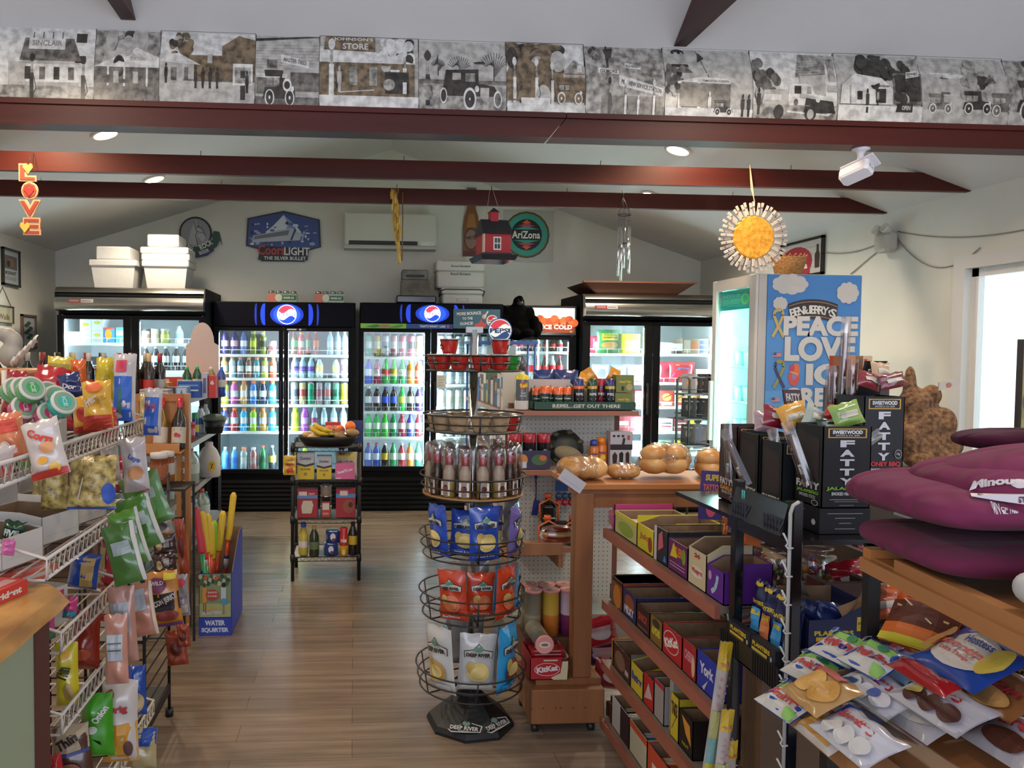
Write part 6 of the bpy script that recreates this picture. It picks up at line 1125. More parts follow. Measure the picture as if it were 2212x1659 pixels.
def bags(tier,specs,w_,h_,t_,rad,lean,base,chip,txt,nm):
    for i,(dg,sd,lb) in enumerate(specs):
        bs,cp = (base,chip) if not isinstance(lb,tuple) else lb[1:]
        l_ = lb if not isinstance(lb,tuple) else lb[0]
        (x,y),a = ringpos((.162,.098)[i % 2],dg); solo(dr(bs,cp,w_*random.uniform(.95,1.05),h_*(1,.88,1.04,.93)[i % 4],t_,sd,txt),'chip_bag',l_+f' {nm} tier of the spinner','chip bag',(x,y,TZ[tier]+.009),(.03+.03*(i % 2 == 0),(-.06,.05,-.03,.06)[i % 4],a+random.uniform(-.08,.08)),'chip bags on the '+nm+' tier')
BL = '#26459c~'; PU = '#6a5c9a~'
bags(3,[(-58,1,'leftmost blue chip bag on the fourth'),(-22,2,'overlapping blue chip bag left of centre on the fourth'),(8,3,'large central blue chip bag on the fourth'),(40,4,('purple blue chip bag standing behind on the fourth',PU,'#c8ae62')),(66,5,('violet chip bag at the right of the fourth',PU,'#c8ae62')),(150,6,'blue chip bag at the back of the fourth'),(104,8,('silver purple bag seen edge on, fourth','#9a96ac~','#c8ae62'))],.125,.205,.044,.125,.10,BL,'#c8ae62','Sweet & Sour','fourth'.replace('fourth','blue'))
RD = '#b23a1c~'; TL = '#2a8cc0~'
bags(4,[(-32,11,'leftmost red chip bag on the fifth'),(8,12,'upright central red chip bag on the fifth'),(44,13,'tilted red chip bag right of centre on the fifth'),(70,14,('teal pretzel bag at the right of the fifth',TL,'#8a4a2a')),(95,15,('teal pretzel bag seen edge on, fifth',TL,'#8a4a2a')),(160,16,'red chip bag at the back of the fifth')],.125,.200,.044,.125,.10,RD,'#b9603a','Barbecue','red')
bags(5,[(-50,21,('big white tortilla chip bag, left on the lowest','#b4b4b2~','#b08a4a')),(2,22,('big white sea salt chip bag, centre of the lowest','#b9b9b7~','#cdb870')),(48,23,('big teal pretzel bag, right on the lowest',TL,'#7a3a28')),(86,24,('second big teal pretzel bag at far right of the lowest',TL,'#7a3a28')),(180,25,('white bag at the back of the lowest','#b4b4b2~','#cdb870')),(-110,26,('white bag at the far left back of the lowest','#a9a9a8~','#cdb870'))],.150,.262,.050,.125,.12,'#b4b4b2~','#cdb870','Sea Salt','white')
# ================================================================ oak end stand with buns on top
OY = 2.985
t = thing('oak_display_stand','brown oak end stand with square post, base box and bun shelf','display stand',(.845,OY,0))
b = B(); b.box(-.128,0,.035,.17,.30,.175,'oak',c=.004)
for i in range(6): b.cyl(-.13+.05*(i % 3)+.12*(i//3),-.001,.1,.104,.003,'#5a3a22',6)
b.part('base',t)
b = B(); b.box(-.10,.05,.175,.17,.26,.20,'oak'); b.part('plinth',t)
for sx,sy in ((-.11,.02),(.12,.02),(-.11,.25),(.12,.25)): b = B(); b.T = Matrix.Translation((sx,sy,.016)) @ Matrix.Rotation(PI/2,4,'Y'); b.cyl(0,0,-.012,.012,.017,'#1c1c1c',12); b.part('caster',t)
b = B(); b.box(.055,.055,.20,.13,.125,.955,'oak',c=.003); b.part('post',t)
b = B(); b.box(.04,.04,.975,.86,.40,.998,'woodx',c=.003); b.part('top_board',t)
b = B(); b.box(.13,.08,.895,.86,.10,.955,'oak'); b.box(.04,.06,.955,.86,.12,.974,'oak'); b.part('rail',t)
b = B(); b.hexa([(-.16,.26,.65),(.02,.26,.65),(.05,.62,.60),(-.13,.62,.60)],[(-.17,.24,.665),(.03,.24,.665),(.06,.62,.62),(-.13,.62,.62)],'oak'); b.box(-.175,.23,.66,.055,.245,.71,'oak'); b.hexa([(-.17,.24,.60),(-.155,.24,.60),(-.125,.6,.56),(-.14,.6,.56)],[(-.17,.24,.71),(-.155,.24,.71),(-.125,.6,.68),(-.14,.6,.68)],'oak'); b.box(.04,.25,.60,.06,.6,.68,'oak'); b.part('side_tray',t)
def xo(px,d): return at(px,1000,d).x
def loaf(px0,px1,ptop,kind,sd,lb,d=3.12):
    x0,x1 = xo(px0,d),xo(px1,d); w_ = x1-x0; h_ = at((px0+px1)/2,ptop,d).z-.999; R_ = random.Random(sd)
    t = thing('bread_package',lb,'bread',((x0+x1)/2,d+.03,.9985))
    n = 4 if kind == 'bun' else 3
    for i in range(n):
        b = B(); cx = -w_*.36+w_*.72*(i+.5)/n
        if kind == 'bun':
            b.ball((cx,(-.035,.04)[i % 2]*1.0,h_*.34),h_*.34,'bread',14,8,(1.5,1.35,1.0)); b.ball((cx,(-.035,.04)[i % 2],h_*.68),h_*.30,'bread',14,8,(1.55,1.35,1.0))
        else: b.ball((cx,0,h_*.48),h_*.46,'bread',14,10,(1.3,1.7,1.0))
        b.part('roll',t)
    b = B(); ph = [R_.uniform(0,6) for _ in range(6)]
    def f(u,v):
        a = 2*PI*u; s_ = math.sin(PI*min(1,max(0,v)))**.35 if 0 < v < 1 else 0; wr = 1+.05*math.sin(7*a+ph[0]+9*v)+.035*math.sin(13*a+ph[1]+14*v)+.03*math.sin(23*v+ph[2])
        return (-w_*.47+w_*.94*v,math.cos(a)*.085*s_*wr,h_*.5+math.sin(a)*h_*.54*s_*wr)
    b.grid(f,26,20,'film'); b.v = [(x,y,max(.001,z)) for x,y,z in b.v]
    b.grid(lambda u,v: (-w_*.47-.02*v,(u-.5)*.05*(1+v),h_*.4+.02*math.sin(6*u+v)),8,4,'filmw'); b.part('plastic_wrapper',t)
    return t
loaf(1228,1326,985,'long',1,'small clear bag of rolls at the left end of oak shelf',3.12); loaf(1324,1420,990,'long',2,'flat clear bag of rolls, second along the oak shelf',3.14)
loaf(1392,1508,970,'bun',3,'clear bag of round burger buns, third along the oak shelf',3.16); loaf(1508,1612,970,'bun',4,'clear bag of round burger buns at right end of oak shelf',3.17)
b = B(); b.box(-.055,-.002,0,.055,.0,.05,'#aeaab0'); a = at(1228,1050,3.0); b.front([('l',[(.1,.3),(.9,.3)],.001,'#8a8690')],.11,.05,-.002); solo(b,'price_card','tilted pale price card at the oak shelf corner','price card',(a.x,3.0,a.z),(0,.6,0))
t = thing('sausage_bun_pack','red and cream bun package on the oak side tray','bun package',(xo(1210,3.3),3.31,.682)); b = B(); b.ball((0,0,.02),.022,'#8a2c20~',12,8,(3.2,1.6,.8)); b.ball((0,0,.045),.02,'#c9a070~',12,8,(3.3,1.6,.7)); b.ball((0,0,.068),.02,'#7a2418~',12,8,(3.2,1.5,.7)); b.part('roll',t)
b = B(); b.grid(lambda u,v: ((v-.5)*.17,math.cos(2*PI*u)*.045*math.sin(PI*v)**.3,.045+math.sin(2*PI*u)*.044*math.sin(PI*v)**.3),18,10,'film'); b.part('plastic_wrapper',t)
# white chocolate bar box and cookie tubes on the base
a = at(1185,1497,3.03); kz = .2015
t = thing('candy_display_box','open red and white wafer bar box on the oak base','candy box',(at(1184,1490,3.03).x,3.02,kz))
b = B(); w_ = .156; b.box(-w_/2,0,0,w_/2,.003,.09,'#a81c24'); b.box(-w_/2,0,0,-w_/2+.003,.16,.10,'#a81c24'); b.box(w_/2-.003,0,0,w_/2,.16,.10,'#b8a880'); b.box(-w_/2,.157,0,w_/2,.16,.10,'#8a1c20'); b.box(-w_/2,0,0,w_/2,.16,.003,'#8a1c20')
b.front([('p',[(.62,0),(.98,.0),(1,.85),(.86,.9),(.8,.3),(.55,.1)],'#c9bd96'),('e',.45,.48,.34,.30,'#c8c0b8'),('e',.45,.48,.32,.275,'#b01c28'),('b','KitKat',.45,.5,.56,.26,.12,'#d8d4cc'),('r',.82,.84,.98,.95,'#2a2a26'),('r',.35,.86,.72,.93,'#c9bd96')],w_,.09,0); b.part('box',t)
for i in range(8): 
    b = B(); b.box(-.068,0,0,.068,.055,.012,'#a51c24~'); b.front([('r',.1,.35,.9,.6,'#b8a8a0')],.136,.012,0); b.top([('t','KitKat',.4,.5,.5,.4,'#d0c8c0')],.136,.055,.012,-.068,0)
    solo(b,'candy_bar','red wafer bar stacked in the open red box','candy bar',(at(1184,1490,3.03).x,3.045,kz+.0045+.0140*i),(0,0,0),'wafer bars stacked in the red box')
def tub(body,stripe): 
    b = B(); b.lathe([(.035,0,body),(.035,.09,stripe),(.035,.185,'#c98078'),(.038,.187,'#c98078'),(.038,.197,'#cf8a80'),(.033,.196,'#cf8a80'),(0,.195)],n=18)
    b.T = Matrix.Translation((0,0,.1962)); b.art([('e',.5,.5,.38,.22,'#c9c0b8'),('e',.5,.5,.25,.1,'#7a5a50')],.06,.06,lambda x,y,k: (x-.03,y-.03,k)); b.T = None; return b.mesh('cookie_tube')
tm = [tub('#8f8770','#7a7260'),tub('#c8742a','#c8a03a'),tub('#7a2a5a','#c8b0b8')]
for i,(x,y,m_) in enumerate([(.775,3.23,0),(.853,3.23,1),(.931,3.23,2),(.775,3.309,0),(.853,3.309,1),(.931,3.309,0)]):
    solo(tm[m_],'cookie_tube',f'{("grey","orange","magenta")[m_]} cardboard tube with pink lid, {("left","middle","right")[i % 3]} of the {("front","rear")[i//3]} row behind wafer box','tube',(x,y,.3125),group='pink-lidded tubes on the oak stand')
solo(tm[0],'cookie_tube','tipped grey tube whose pink lid faces the aisle','tube',(at(1172,1368,3.03).x,3.188,.3565),(PI/2,0,0))
b = B(); b.box(-.12,0,0,.12,.165,.11,'#5a3a28'); solo(b,'cardboard_box','brown box carrying the pink-lidded tubes','box',(.853,3.19,.2015))
# ================================================================ candy shelves facing the aisle
SX,SY0,SY1 = 1.01,2.03,2.98; SZ = [.828,.54,.298,.06]
t = thing('candy_shelf_unit','stepped candy shelving with four reddish shelf lips','shelving unit',(SX,(SY0+SY1)/2,0)); hl = (SY1-SY0)/2
for z in SZ: b = B(); b.box(.0,-hl,z-.018,.50,hl,z,'#7a6a5c'); b.box(-.016,-hl,z-.034,0,hl,z+.002,'red'); b.part('shelf',t)
b = B(); b.box(.50,-hl,.0,.52,hl,.94,'#6a6058'); b.part('back_panel',t)
for y in (-hl,hl-.03): yy = y+(.0 if y < 0 else .0); b = B(); b.box(.26,yy,0,.29,yy+.03,.80,'#5a3a2a'); b.box(.45,y,0,.48,y+.03,.80,'#5a3a2a'); b.part('upright',t)
def tray(w_,d_,h_,key,art,inner='card',front_h=None,sideart=None,name='candy_box',flap=False):
    fh = front_h or h_; b = B(); th = .0025; hw_ = w_/2
    b.box(-hw_,0,0,hw_,d_,.003,inner); b.box(-hw_,0,0,hw_,th,fh,key)
    for s_ in (-1,1):
        x0,x1 = (-hw_,-hw_+th) if s_ < 0 else (hw_-th,hw_)
        b.add([(x0,0,0),(x1,0,0),(x1,d_,0),(x0,d_,0),(x0,0,fh),(x1,0,fh),(x1,d_*.35,h_),(x0,d_*.35,h_),(x1,d_,h_),(x0,d_,h_)],[(0,1,5,4),(4,5,6,7),(7,6,8,9),(9,8,2,3),(0,4,7,9,3),(1,2,8,6,5)],key)
        b.add([(x0+(th+.0005 if s_ < 0 else -.0005),.003,.003),(x0+(th+.0005 if s_ < 0 else -.0005),d_,.003),(x0+(th+.0005 if s_ < 0 else -.0005),d_,h_-.003),(x0+(th+.0005 if s_ < 0 else -.0005),d_*.35,h_-.003),(x0+(th+.0005 if s_ < 0 else -.0005),.003,fh-.003)],[(0,1,2,3,4)],inner)
    b.box(-hw_,d_-th,0,hw_,d_,h_,key); b.box(-hw_+.003,d_-.004,.003,hw_-.003,d_-th,h_-.003,inner); b.box(-hw_+.003,th,.003,hw_-.003,th+.001,fh-.003,inner)
    b.front(art,w_,fh); 
    if sideart: b.side(sideart,d_,h_,-hw_,0,0,-1)
    return b
def sy(px,py): return onx(px,py,SX+.02).y
def cbox(px0,px1,shelf,h_,key,art,lb,d_=.235,inner='card',fh=None,fill=None,n=4,side=None):
    y0,y1 = max(2.035,sy(px1,1200)),min(2.94,sy(px0,1200)); w_ = (y1-y0)-.006
    solo(tray(w_,d_,h_,key,art,inner,fh,side),'candy_box',lb,'candy box',(SX+.012,(y0+y1)/2,SZ[shelf]+.0015),(0,0,-PI/2))
    if fill:
        bm_ = B(); fw = (w_-.012)/n*.92; bl = d_/2-.009; bm_.box(-fw/2,-bl/2,0,fw/2,bl/2,h_*.55,fill+'~',c=.004); bm_.top([('r',.15,.2,.85,.8,'#c8bcb0'),('l',[(.3,.3),(.7,.7)],.004,fill)],fw,bl,h_*.55,-fw/2,-bl/2); me = bm_.mesh('candy_bar')
        for i in range(n):
            for r_ in range(2): solo(me,'candy_bar',f'{hue(fill)} wrapped bar lying in the '+lb.split(',')[0],'candy bar',(SX+.012+.0045+bl/2+(bl+.002)*r_,(y0+y1)/2+(fw/.92)*(i-(n-1)/2),SZ[shelf]+.0055),(0,0,-PI/2),'bars in the '+lb.split(',')[0][:40])
T_ = lambda s_,c,cx=.5,cy=.5,w_=.7,h_=.3,a=0: ('b',s_,cx,cy,w_,h_,a,c)
cbox(1307,1331,0,.105,'#a8346a',[('e',.5,.5,.3,.2,'#c86a98')],'magenta bubble gum box, far end of the top candy shelf',fill='#c8708a',n=5,side=[('l',[(0,.2*i),(1,.2*i+.1)],.004,'#c86a98') for i in range(5)])
cbox(1331,1380,0,.085,'#b8ae74',[('e',.5,.4,.35,.3,'#8aa03a'),('r',0,.8,1,1,'#c9c23a')],'cream and green open box, second on the top candy shelf',fill='#c8c0b8',n=5)
cbox(1380,1417,0,.115,'#c9b82a',[T_('Juicy','#b0702a',cy=.55),('e',.8,.4,.12,.3,'#8a3a1a')],'bright yellow open box, middle of the top candy shelf',fh=.09,side=[('r',0,0,1,1,'#c8b62c')])
cbox(1417,1448,0,.115,'#20222c',[('r',0,.0,.2,1,'#b8b4b0'),('p',[(.3,.3),(.7,.5),(.6,.95),(.35,.8)],'#b85a68'),('p',[(.7,.1),(.95,.1),(.8,.3)],'#2f7ac0')],'black and white box with yellow lid edge, top candy shelf',side=[('r',0,.7,1,1,'#c9b82a'),('r',0,0,1,.7,'#b9b5ac'),('r',.1,.45,.5,.5,'#6a6a6a')])
cbox(1448,1492,0,.10,'#5c1f55',[T_('ZZLERS','#c8702a',cy=.7,w_=.6),('p',[(.1,.45),(.3,.95),(.5,.5)],'#c8b02a'),('e',.82,.65,.1,.25,'#6a8a2a'),('l',[(.1,.2),(.9,.2)],.003,'#a88aa0'),('l',[(.1,.3),(.9,.3)],.003,'#a88aa0')],'purple fruit candy box, top candy shelf left of cream malt box',side=[('r',0,0,1,1,'#b0aaa8')])
cbox(1492,1533,0,.14,'#bcae8c',[('e',.5,.42,.38,.16,'#c8c0b0'),T_('Whoppers','#a82a28',cy=.42,w_=.62,h_=.18),('b','24',.5,.86,.3,.12,'#a82a28')],'cream malt ball box marked 24, top candy shelf',.14,fh=.11,side=[T_('24','#a82a28',cx=.3,cy=.7,w_=.1,h_=.2)])
cbox(1533,1574,0,.115,'#552080',[('l',[(.3,.2),(.5,.35),(.6,.55),(.65,.8)],.014,'#9ab0c0'),('e',.2,.7,.1,.15,'#a88aa8')],'violet candy necklace box, nearest on the top candy shelf',.14,fh=.09)
cbox(1303,1327,1,.11,'#6a655c',[],'plain grey box, far end of the second candy shelf',side=[('r',0,0,1,1,'#5a554c')],fill='#5a3a2a')
cbox(1327,1351,1,.11,'#8a4420',[('e',.5,.4,.4,.4,'#b0702a'),('r',0,.85,1,1,'#3a1c14')],'brown and orange box, second on the second candy shelf')
cbox(1351,1382,1,.10,'#2a2858',[('e',.5,.6,.35,.3,'#8a4a2a'),T_('MILKY','#c8bcc0',cy=.3)],'navy and brown box, third on the second candy shelf',side=[('r',0,.9,1,1,'#2a2a90')],fill='#6a5a60')
cbox(1382,1412,1,.09,'#3c1d16',[T_('SNICK','#a84038',cy=.55),('r',.1,.1,.9,.2,'#6a4a3a')],'dark brown box, fourth on the second candy shelf',fill='#7a5a50')
cbox(1412,1440,1,.09,'#7a5a22',[T_('ALMOND','#c8c03a',cy=.5),('e',.5,.8,.3,.15,'#3a2a1a')],'mustard nut bar box, fifth on the second candy shelf')
cbox(1440,1484,1,.10,'#a81c20',[('e',.45,.55,.4,.36,'#c8b8b0'),('e',.45,.55,.37,.33,'#b01c24'),T_('KitKat','#d8d4cc',cy=.55,cx=.45,a=.3)],'bright red wafer box with torn front, second candy shelf',side=[('r',0,0,1,1,'#8a1c1c')])
cbox(1484,1516,1,.105,'#9a1f24',[T_('CHERRY','#c8808a',cy=.6),('e',.8,.4,.12,.3,'#c8a88a')],'crimson box with white print, second candy shelf',side=[('r',0,0,1,1,'#a8202a')])
cbox(1516,1562,1,.11,'#22309a',[T_('York','#c0c4d8',cy=.6),('p',[(.3,.1),(.6,.4),(.4,.05)],'#b0b4c0')],'royal blue box, nearest on the second candy shelf',fill='#c84a5a',n=3)
cbox(1305,1333,2,.10,'#b0742a',[('e',.5,.5,.3,.3,'#c89a3a')],'amber box, far end of the third candy shelf')
cbox(1333,1372,2,.10,'#48281c',[('e',.4,.5,.3,.35,'#7a5a4a'),('r',.7,.2,.9,.4,'#a8a09a')],'brown chocolate box, second on the third candy shelf')
cbox(1372,1400,2,.12,'#c0ab2c',[T_('Butter','#2a3a8a',cy=.55,w_=.85)],'yellow box with blue name, third candy shelf',fh=.10,side=[('r',0,0,1,1,'#6a6a66')])
cbox(1400,1424,2,.11,'#a82420',[('p',[(.1,.2),(.5,.8),(.9,.4)],'#b8a0a0')],'red and white box, middle of the third candy shelf',side=[('r',0,0,1,1,'#5a2a22')])
cbox(1424,1447,2,.13,'#8f8a86',[('r',0,.88,1,1,'#a81c30')],'grey box with crimson edge, third candy shelf',side=[('r',0,.9,1,1,'#a81c30')])
cbox(1460,1480,2,.14,'#b8a62c',[('l',[(.2,.2),(.8,.6)],.004,'#7a6a2a'),T_('TAKE','#4a2a1a',cy=.7)],'lemon yellow box with jagged edge, third candy shelf')
cbox(1480,1512,2,.12,'#18120f',[('p',[(.2,.9),(.8,.8),(.9,.3),(.5,.5)],'#c8862a'),('t','NUT',.5,.2,.5,.08,'#a8a02a')],'black box with golden bar picture, third candy shelf')
b = B(); b.box(-.012,-.08,0,.012,.08,.17,'#8f8f8c',c=.002); solo(b,'shelf_divider','upright grey plastic divider on the third candy shelf','divider',(SX+.10,sy(1453,1600)+.0,SZ[2]+.001),(0,0,-PI/2))
cbox(1302,1332,3,.11,'#4a2a1e',[('r',.1,.7,.9,.75,'#a88a7a')],'brown bar box, far end of the lowest candy shelf',side=[('l',[(.1,.8),(.9,.8)],.004,'#b8a898')],fill='#4a2a1c')
cbox(1332,1372,3,.12,'#a8a4a0',[('r',.5,.0,1,1,'#2a1c24')],'grey and dark box, second on the lowest candy shelf',side=[T_('FEAST','#8a8078',cy=.6,w_=.3),('r',0,0,1,.4,'#241814')],fill='#3a241c')
cbox(1372,1412,3,.12,'#b0a890',[('r',0,.8,1,1,'#b84a2a')],'cream box with blue and white pouches, lowest candy shelf',fill='#3a7ab0',n=3)
cbox(1412,1470,3,.12,'#b8452a',[('r',.2,.2,.8,.6,'#c8b8a8')],'orange red torn box, nearest on the lowest candy shelf',fill='#c8502a',n=3)
# loose chocolate box lying on the second shelf
solo(carton(.085,.15,.025,'#bdb7b0',topa=[('r',0,.7,1,1,'#a83028'),('b','Ludens',.5,.45,.5,.2,'#a83028'),('r',0,0,1,.2,'#a83028')],art=[('r',0,0,1,1,'#c0bab2')]),'cough_drop_box','white and red cough drop box lying slanted on second shelf','box',(1.20,2.24,SZ[1]+.13),(.3,-.45,-.9))
# lollipop tub on the top candy shelf
a = onx(1470,1110,1.32); t = thing('lollipop_tub','clear plastic tub of twisted rainbow lollipops on top candy shelf','candy tub',(1.388,2.72,SZ[0]+.001))
b = B(); b.lathe([(.0,.002),(.095,.002),(.105,.01),(.11,.20),(.112,.215),(.108,.22)],'film',28); b.part('tub',t)
for i in range(16):
    an = i*2*PI/16; x,y = .078*math.cos(an),.078*math.sin(an); b = B(); c2_ = ['#b8a83a','#3a5aa8','#b8453a','#c87aa0','#3a8a5a'][i % 5]; c3_ = ['#c8c0b0','#b83a4a','#3a6aa8'][i % 3]
    for k in range(10):
        z = .02+.014*k; b.lathe([(.010,z),(.014,z+.007),(.010,z+.014)],[c2_,c3_][k % 2]+'~',8,x,y)
    b.rod((x,y,.15),(x*1.05,y*1.05,.21),.002,'#c8c4bc'); b.part('lollipop',t)
t = thing('rainbow_lollipop','round rainbow swirl lollipop beside the purple tattoo candy sign','lollipop',(1.33,2.535,.95)); b = B(); b.T = Matrix.Rotation(PI/2,4,'X')
for i in range(7): b.lathe([(.006+.007*i,.012),(.013+.007*i,.013),(.013+.007*i,0)],['#c8b03a','#3a5ab0','#b8394a','#3a9a6a','#c8703a','#6a4aa0','#c04a80'][i]+'~',24)
b.T = None; b.rod((0,.004,-.05),(0,.004,-.119),.0025,'#c8c4bc'); b.part('candy',t)
a = at(1533,1120,2.5); b = B(); b.box(-.042,-.003,0,.042,0,.165,'#3a2a6e'); b.front([('b','SUPER',.55,.86,.75,.13,'#c8a82a'),('b','TATTOO',.5,.66,.8,.13,'#c85a3a'),('e',.5,.25,.22,.2,'#c8506a'),('p',[(.1,.3),(.3,.55),(.36,.5),(.16,.26)],'#b8b0a0'),('r',.65,.4,.95,.5,'#c8603a')],.084,.165,-.003)
solo(b,'sign_card','purple card sign reading SUPER standing in top candy shelf','sign',(at(1533,1120,2.5).x,2.5,at(1533,1122,2.5).z),(0,.06,0))
# bars and bag low behind the post (pink grapefruit-like snacks)
for i,(px,py,d,ky,lb) in enumerate([(1300,1395,3.25,'#a8202c~','red snack pouch low between oak post and candy shelves'),(1296,1440,3.3,'#4a2a58~','purple snack pouch low beside the oak post'),(1300,1488,3.2,'#a0303a~','crimson pouch lying at the foot of oak post')]):
    a = at(px,py,d); solo(pouch(.16,.13,.06,ky,[('e',.5,.5,.3,.2,'#c8b8b8'),('r',.2,.6,.8,.75,'#c89a9a')],30+i),'snack_pouch',lb,'pouch',(a.x,d,max(.01,a.z)),(0,.2*(i-1),0))
# ================================================================ black wire rack at the right
KX,KY0,KY1 = 1.025,1.71,1.975
t = thing('black_wire_rack','black wire snack rack with slotted uprights and top header panel','display rack',(KX,KY0,0)); L = KY1-KY0
for x,y,z1_ in ((0,0,1.185),(0,L,1.19),(.40,.07,.95),(.48,L+.02,.95)): b = B(); b.box(x-.013,y-.013,0,x+.013,y+.013,z1_,'#0c0c0d~',c=.003); b.part('upright',t)
b = B(); b.hexa([(-.03,.01,1.10),(-.022,.01,1.10),(-.022,L-.01,1.10),(-.03,L-.01,1.10)],[(-.012,.01,1.175),(-.004,.01,1.175),(-.004,L-.01,1.175),(-.012,L-.01,1.175)],'#121214~')
for i in range(18): y = .015+i*.013; b.box(-.031,y,1.102,-.0285,y+.004,1.14,'#26262a~') if not 5 < i < 12 else 0
b.box(-.018,L-.055,1.13,-.016,L-.051,1.172,'#5fb8b0'); b.box(-.018,L-.064,1.13,-.016,L-.061,1.172,'#5fb8b0'); b.part('header_panel',t)
for z,x1,y1 in ((.782,.50,L+.04),):
    b = B(); k_ = '#141415'
    for i in range(26): y = y1*i/25; b.rod((0,y,z),(x1,y,z),.0022,k_,5)
    for x in (.01,x1/2,x1): b.rod((x,0,z-.004),(x,y1,z-.004),.003,k_)
    for yy in (0,y1): b.rod((0,yy,z+.05),(x1,yy,z+.05),.004,'#1c1514'); b.rod((0,yy,z),(x1,yy,z),.004,'#1c1514')
    b.rod((x1,0,z+.05),(x1,y1,z+.05),.004,'#1c1514')
    for i in range(12): y = y1*i/11; b.tube([(x1,y,z),(x1+.01,y,z+.02),(x1,y,z+.05)],.0018,'#3a3432',4)
    b.part('wire_shelf',t)
b = B(); b.box(-.035,0,.735,-.03,L,.79,'#1a1614'); [b.box(-.037,.005+.011*i,.737,-.0345,.010+.011*i,.788,'#0d0b0a') for i in range(25) if not 9 < i < 16]; b.box(-.035,0,.735,.0,L,.739,'#141110'); b.part('shelf_lip',t)
b = B(); b.box(.0,.02,1.075,.46,L+.40,1.087,'#0f0f10~'); b.box(-.01,-.0,1.06,.0,.30,1.09,'#0f0f10~'); b.part('top_shelf',t)
t2 = thing('hook_strip','white vertical clip strip tied to the near black upright','hanging strip',(KX-.024,KY0-.020,0)); b = B(); b.tube([(0,0,.35),(0,0,1.16),(.006,.0,1.178),(.020,0,1.186)],.0042,'#a9a9a6',8); b.part('strip',t2)
for i in range(11): z = .42+.066*i; b = B(); b.tube([(.006,-.004,z),(-.008,-.006,z),(-.009,0,z+.004),(-.004,.0,z+.012),(-.016,.0,z+.034)],.0024,'#b4b4b0',5); b.part('clip',t2)
# meat stick boxes
def fatty(w_,d_,h_,key,flav,fc,z,x,y,lb,low=False,topper=True):
    t = thing('meat_stick_box',lb,'display box',(x,y,z)); b = tray(w_,d_,h_,key,[('r',.1,.86,.9,.975,'#b8903a'),('r',.13,.872,.87,.963,'#101014'),('b','SWEETWOOD',.5,.93,.62,.045,'#c8c8c8'),('t','SMOKE & CO. BAR',.5,.89,.5,.02,'#a8a8a8')]
        +[('b',ch,.5,.79-.115*i,.30,.085,'#b9bac2') for i,ch in enumerate('FATTY')]+[('b',flav,.5,.245,.84,.06,fc),('b','SMOKED MEAT STICK',.5,.18,.62,.04,'#b0b0b6'),('e',.86,.36,.09,.05,'#a8a8b0'),('e',.86,.36,.08,.044,'#15151a'),('t','12g',.86,.36,.08,.03,'#b8b8c0'),('l',[(.15,.11),(.85,.11)],.0016,'#8a8a90'),('l',[(.25,.085),(.75,.085)],.0012,'#8a8a90'),('l',[(.35,.04),(.65,.04)],.0012,'#8a8a90')],
        inner='#2c3a36',sideart=[('p',[(.12,.34),(.88,.34),(.88,.84),(.12,.92)],'#2c211e'),('b','FATTY',.5,.25,.84,.09,'#bcb9ae'),('b',flav[:8],.5,.165,.8,.055,fc),('t','SMOKED STICK',.5,.11,.6,.04,'#a8a8a8'),('e',.78,.045,.12,.035,'#b0b0b0'),('e',.78,.045,.10,.028,'#15151a')])
    b.part('carton',t); return t
def stick(x,y,z,L_,lb,lean=(0,0,0),meat='#4a1c16',band='#b8a8ac'):
    t = thing('meat_stick',lb,'meat stick',(x,y,z),lean,'smoked meat sticks in their boxes'); b = B(); b.cyl(0,0,.01,L_*.8,.0075,meat+'~',10); b.part('stick',t)
    b = B(); b.grid(lambda u,v: ((u-.5)*.03,-.009*math.sin(PI*u)*(1 if v < .85 else .2),L_*v),6,6,'filmw'); b.grid(lambda u,v: ((u-.5)*.03,.009*math.sin(PI*u)*(1 if v < .85 else .2),L_*v),6,6,'filmw'); b.art([('t','FATTY',.5,.45,.3,.5,'#c8c4c4')],.03,L_*.3,lambda a,c,k: (a-.015,-.0095-k,c+.02)); b.part('wrapper',t); return t
fz = 1.0885
solo(carton(.128,.12,.062,'#0f0f14',[('l',[(.15,.8),(.85,.8)],.0016,'#8a8a90'),('l',[(.3,.62),(.7,.62)],.0016,'#8a8a90'),('l',[(.38,.42),(.62,.42)],.0016,'#8a8a90'),('l',[(.3,.2),(.7,.2)],.0016,'#8a8a90')],[('l',[(.1,.8),(.5,.8)],.0016,'#8a8a90'),('e',.8,.4,.07,.12,'#b0b0b0')]),'carton','low black carton beneath the green-lettered jalapeno box','box',(1.195,1.785,fz))
fatty(.122,.115,.20,'#0e0e13','JALAPEÑO','#6aa02a',fz+.0625,1.195,1.785,'black meat stick box with green JALAPENO lettering')
z2 = at(1910,1050,2.14).z
t = fatty(.122,.13,.262,'#0d0d14','HONEY BBQ','#b02430',z2,at(1907,1000,2.14).x,2.14,'tall black meat stick box with red HONEY BBQ lettering')
b = B(); b.hexa([(-.01,.10,.262),(.055,.10,.262),(.055,.11,.262),(-.01,.11,.262)],[(-.01,.07,.365),(.055,.07,.365),(.055,.08,.365),(-.01,.08,.365)],'#141419'); b.front([('b','FATTY',.5,.66,.86,.26,'#b9b6ae'),('b','HONEY BBQ',.5,.32,.8,.12,'#b02430')],.065,.09,.07,.27,x0=-.01); b.part('topper',t)
solo(carton(.13,.13,z2-1.0885-.001,'#5a4a38'),'carton','plain brown carton under the red-lettered honey box','box',(at(1912,1000,2.14).x,2.14,1.0875))
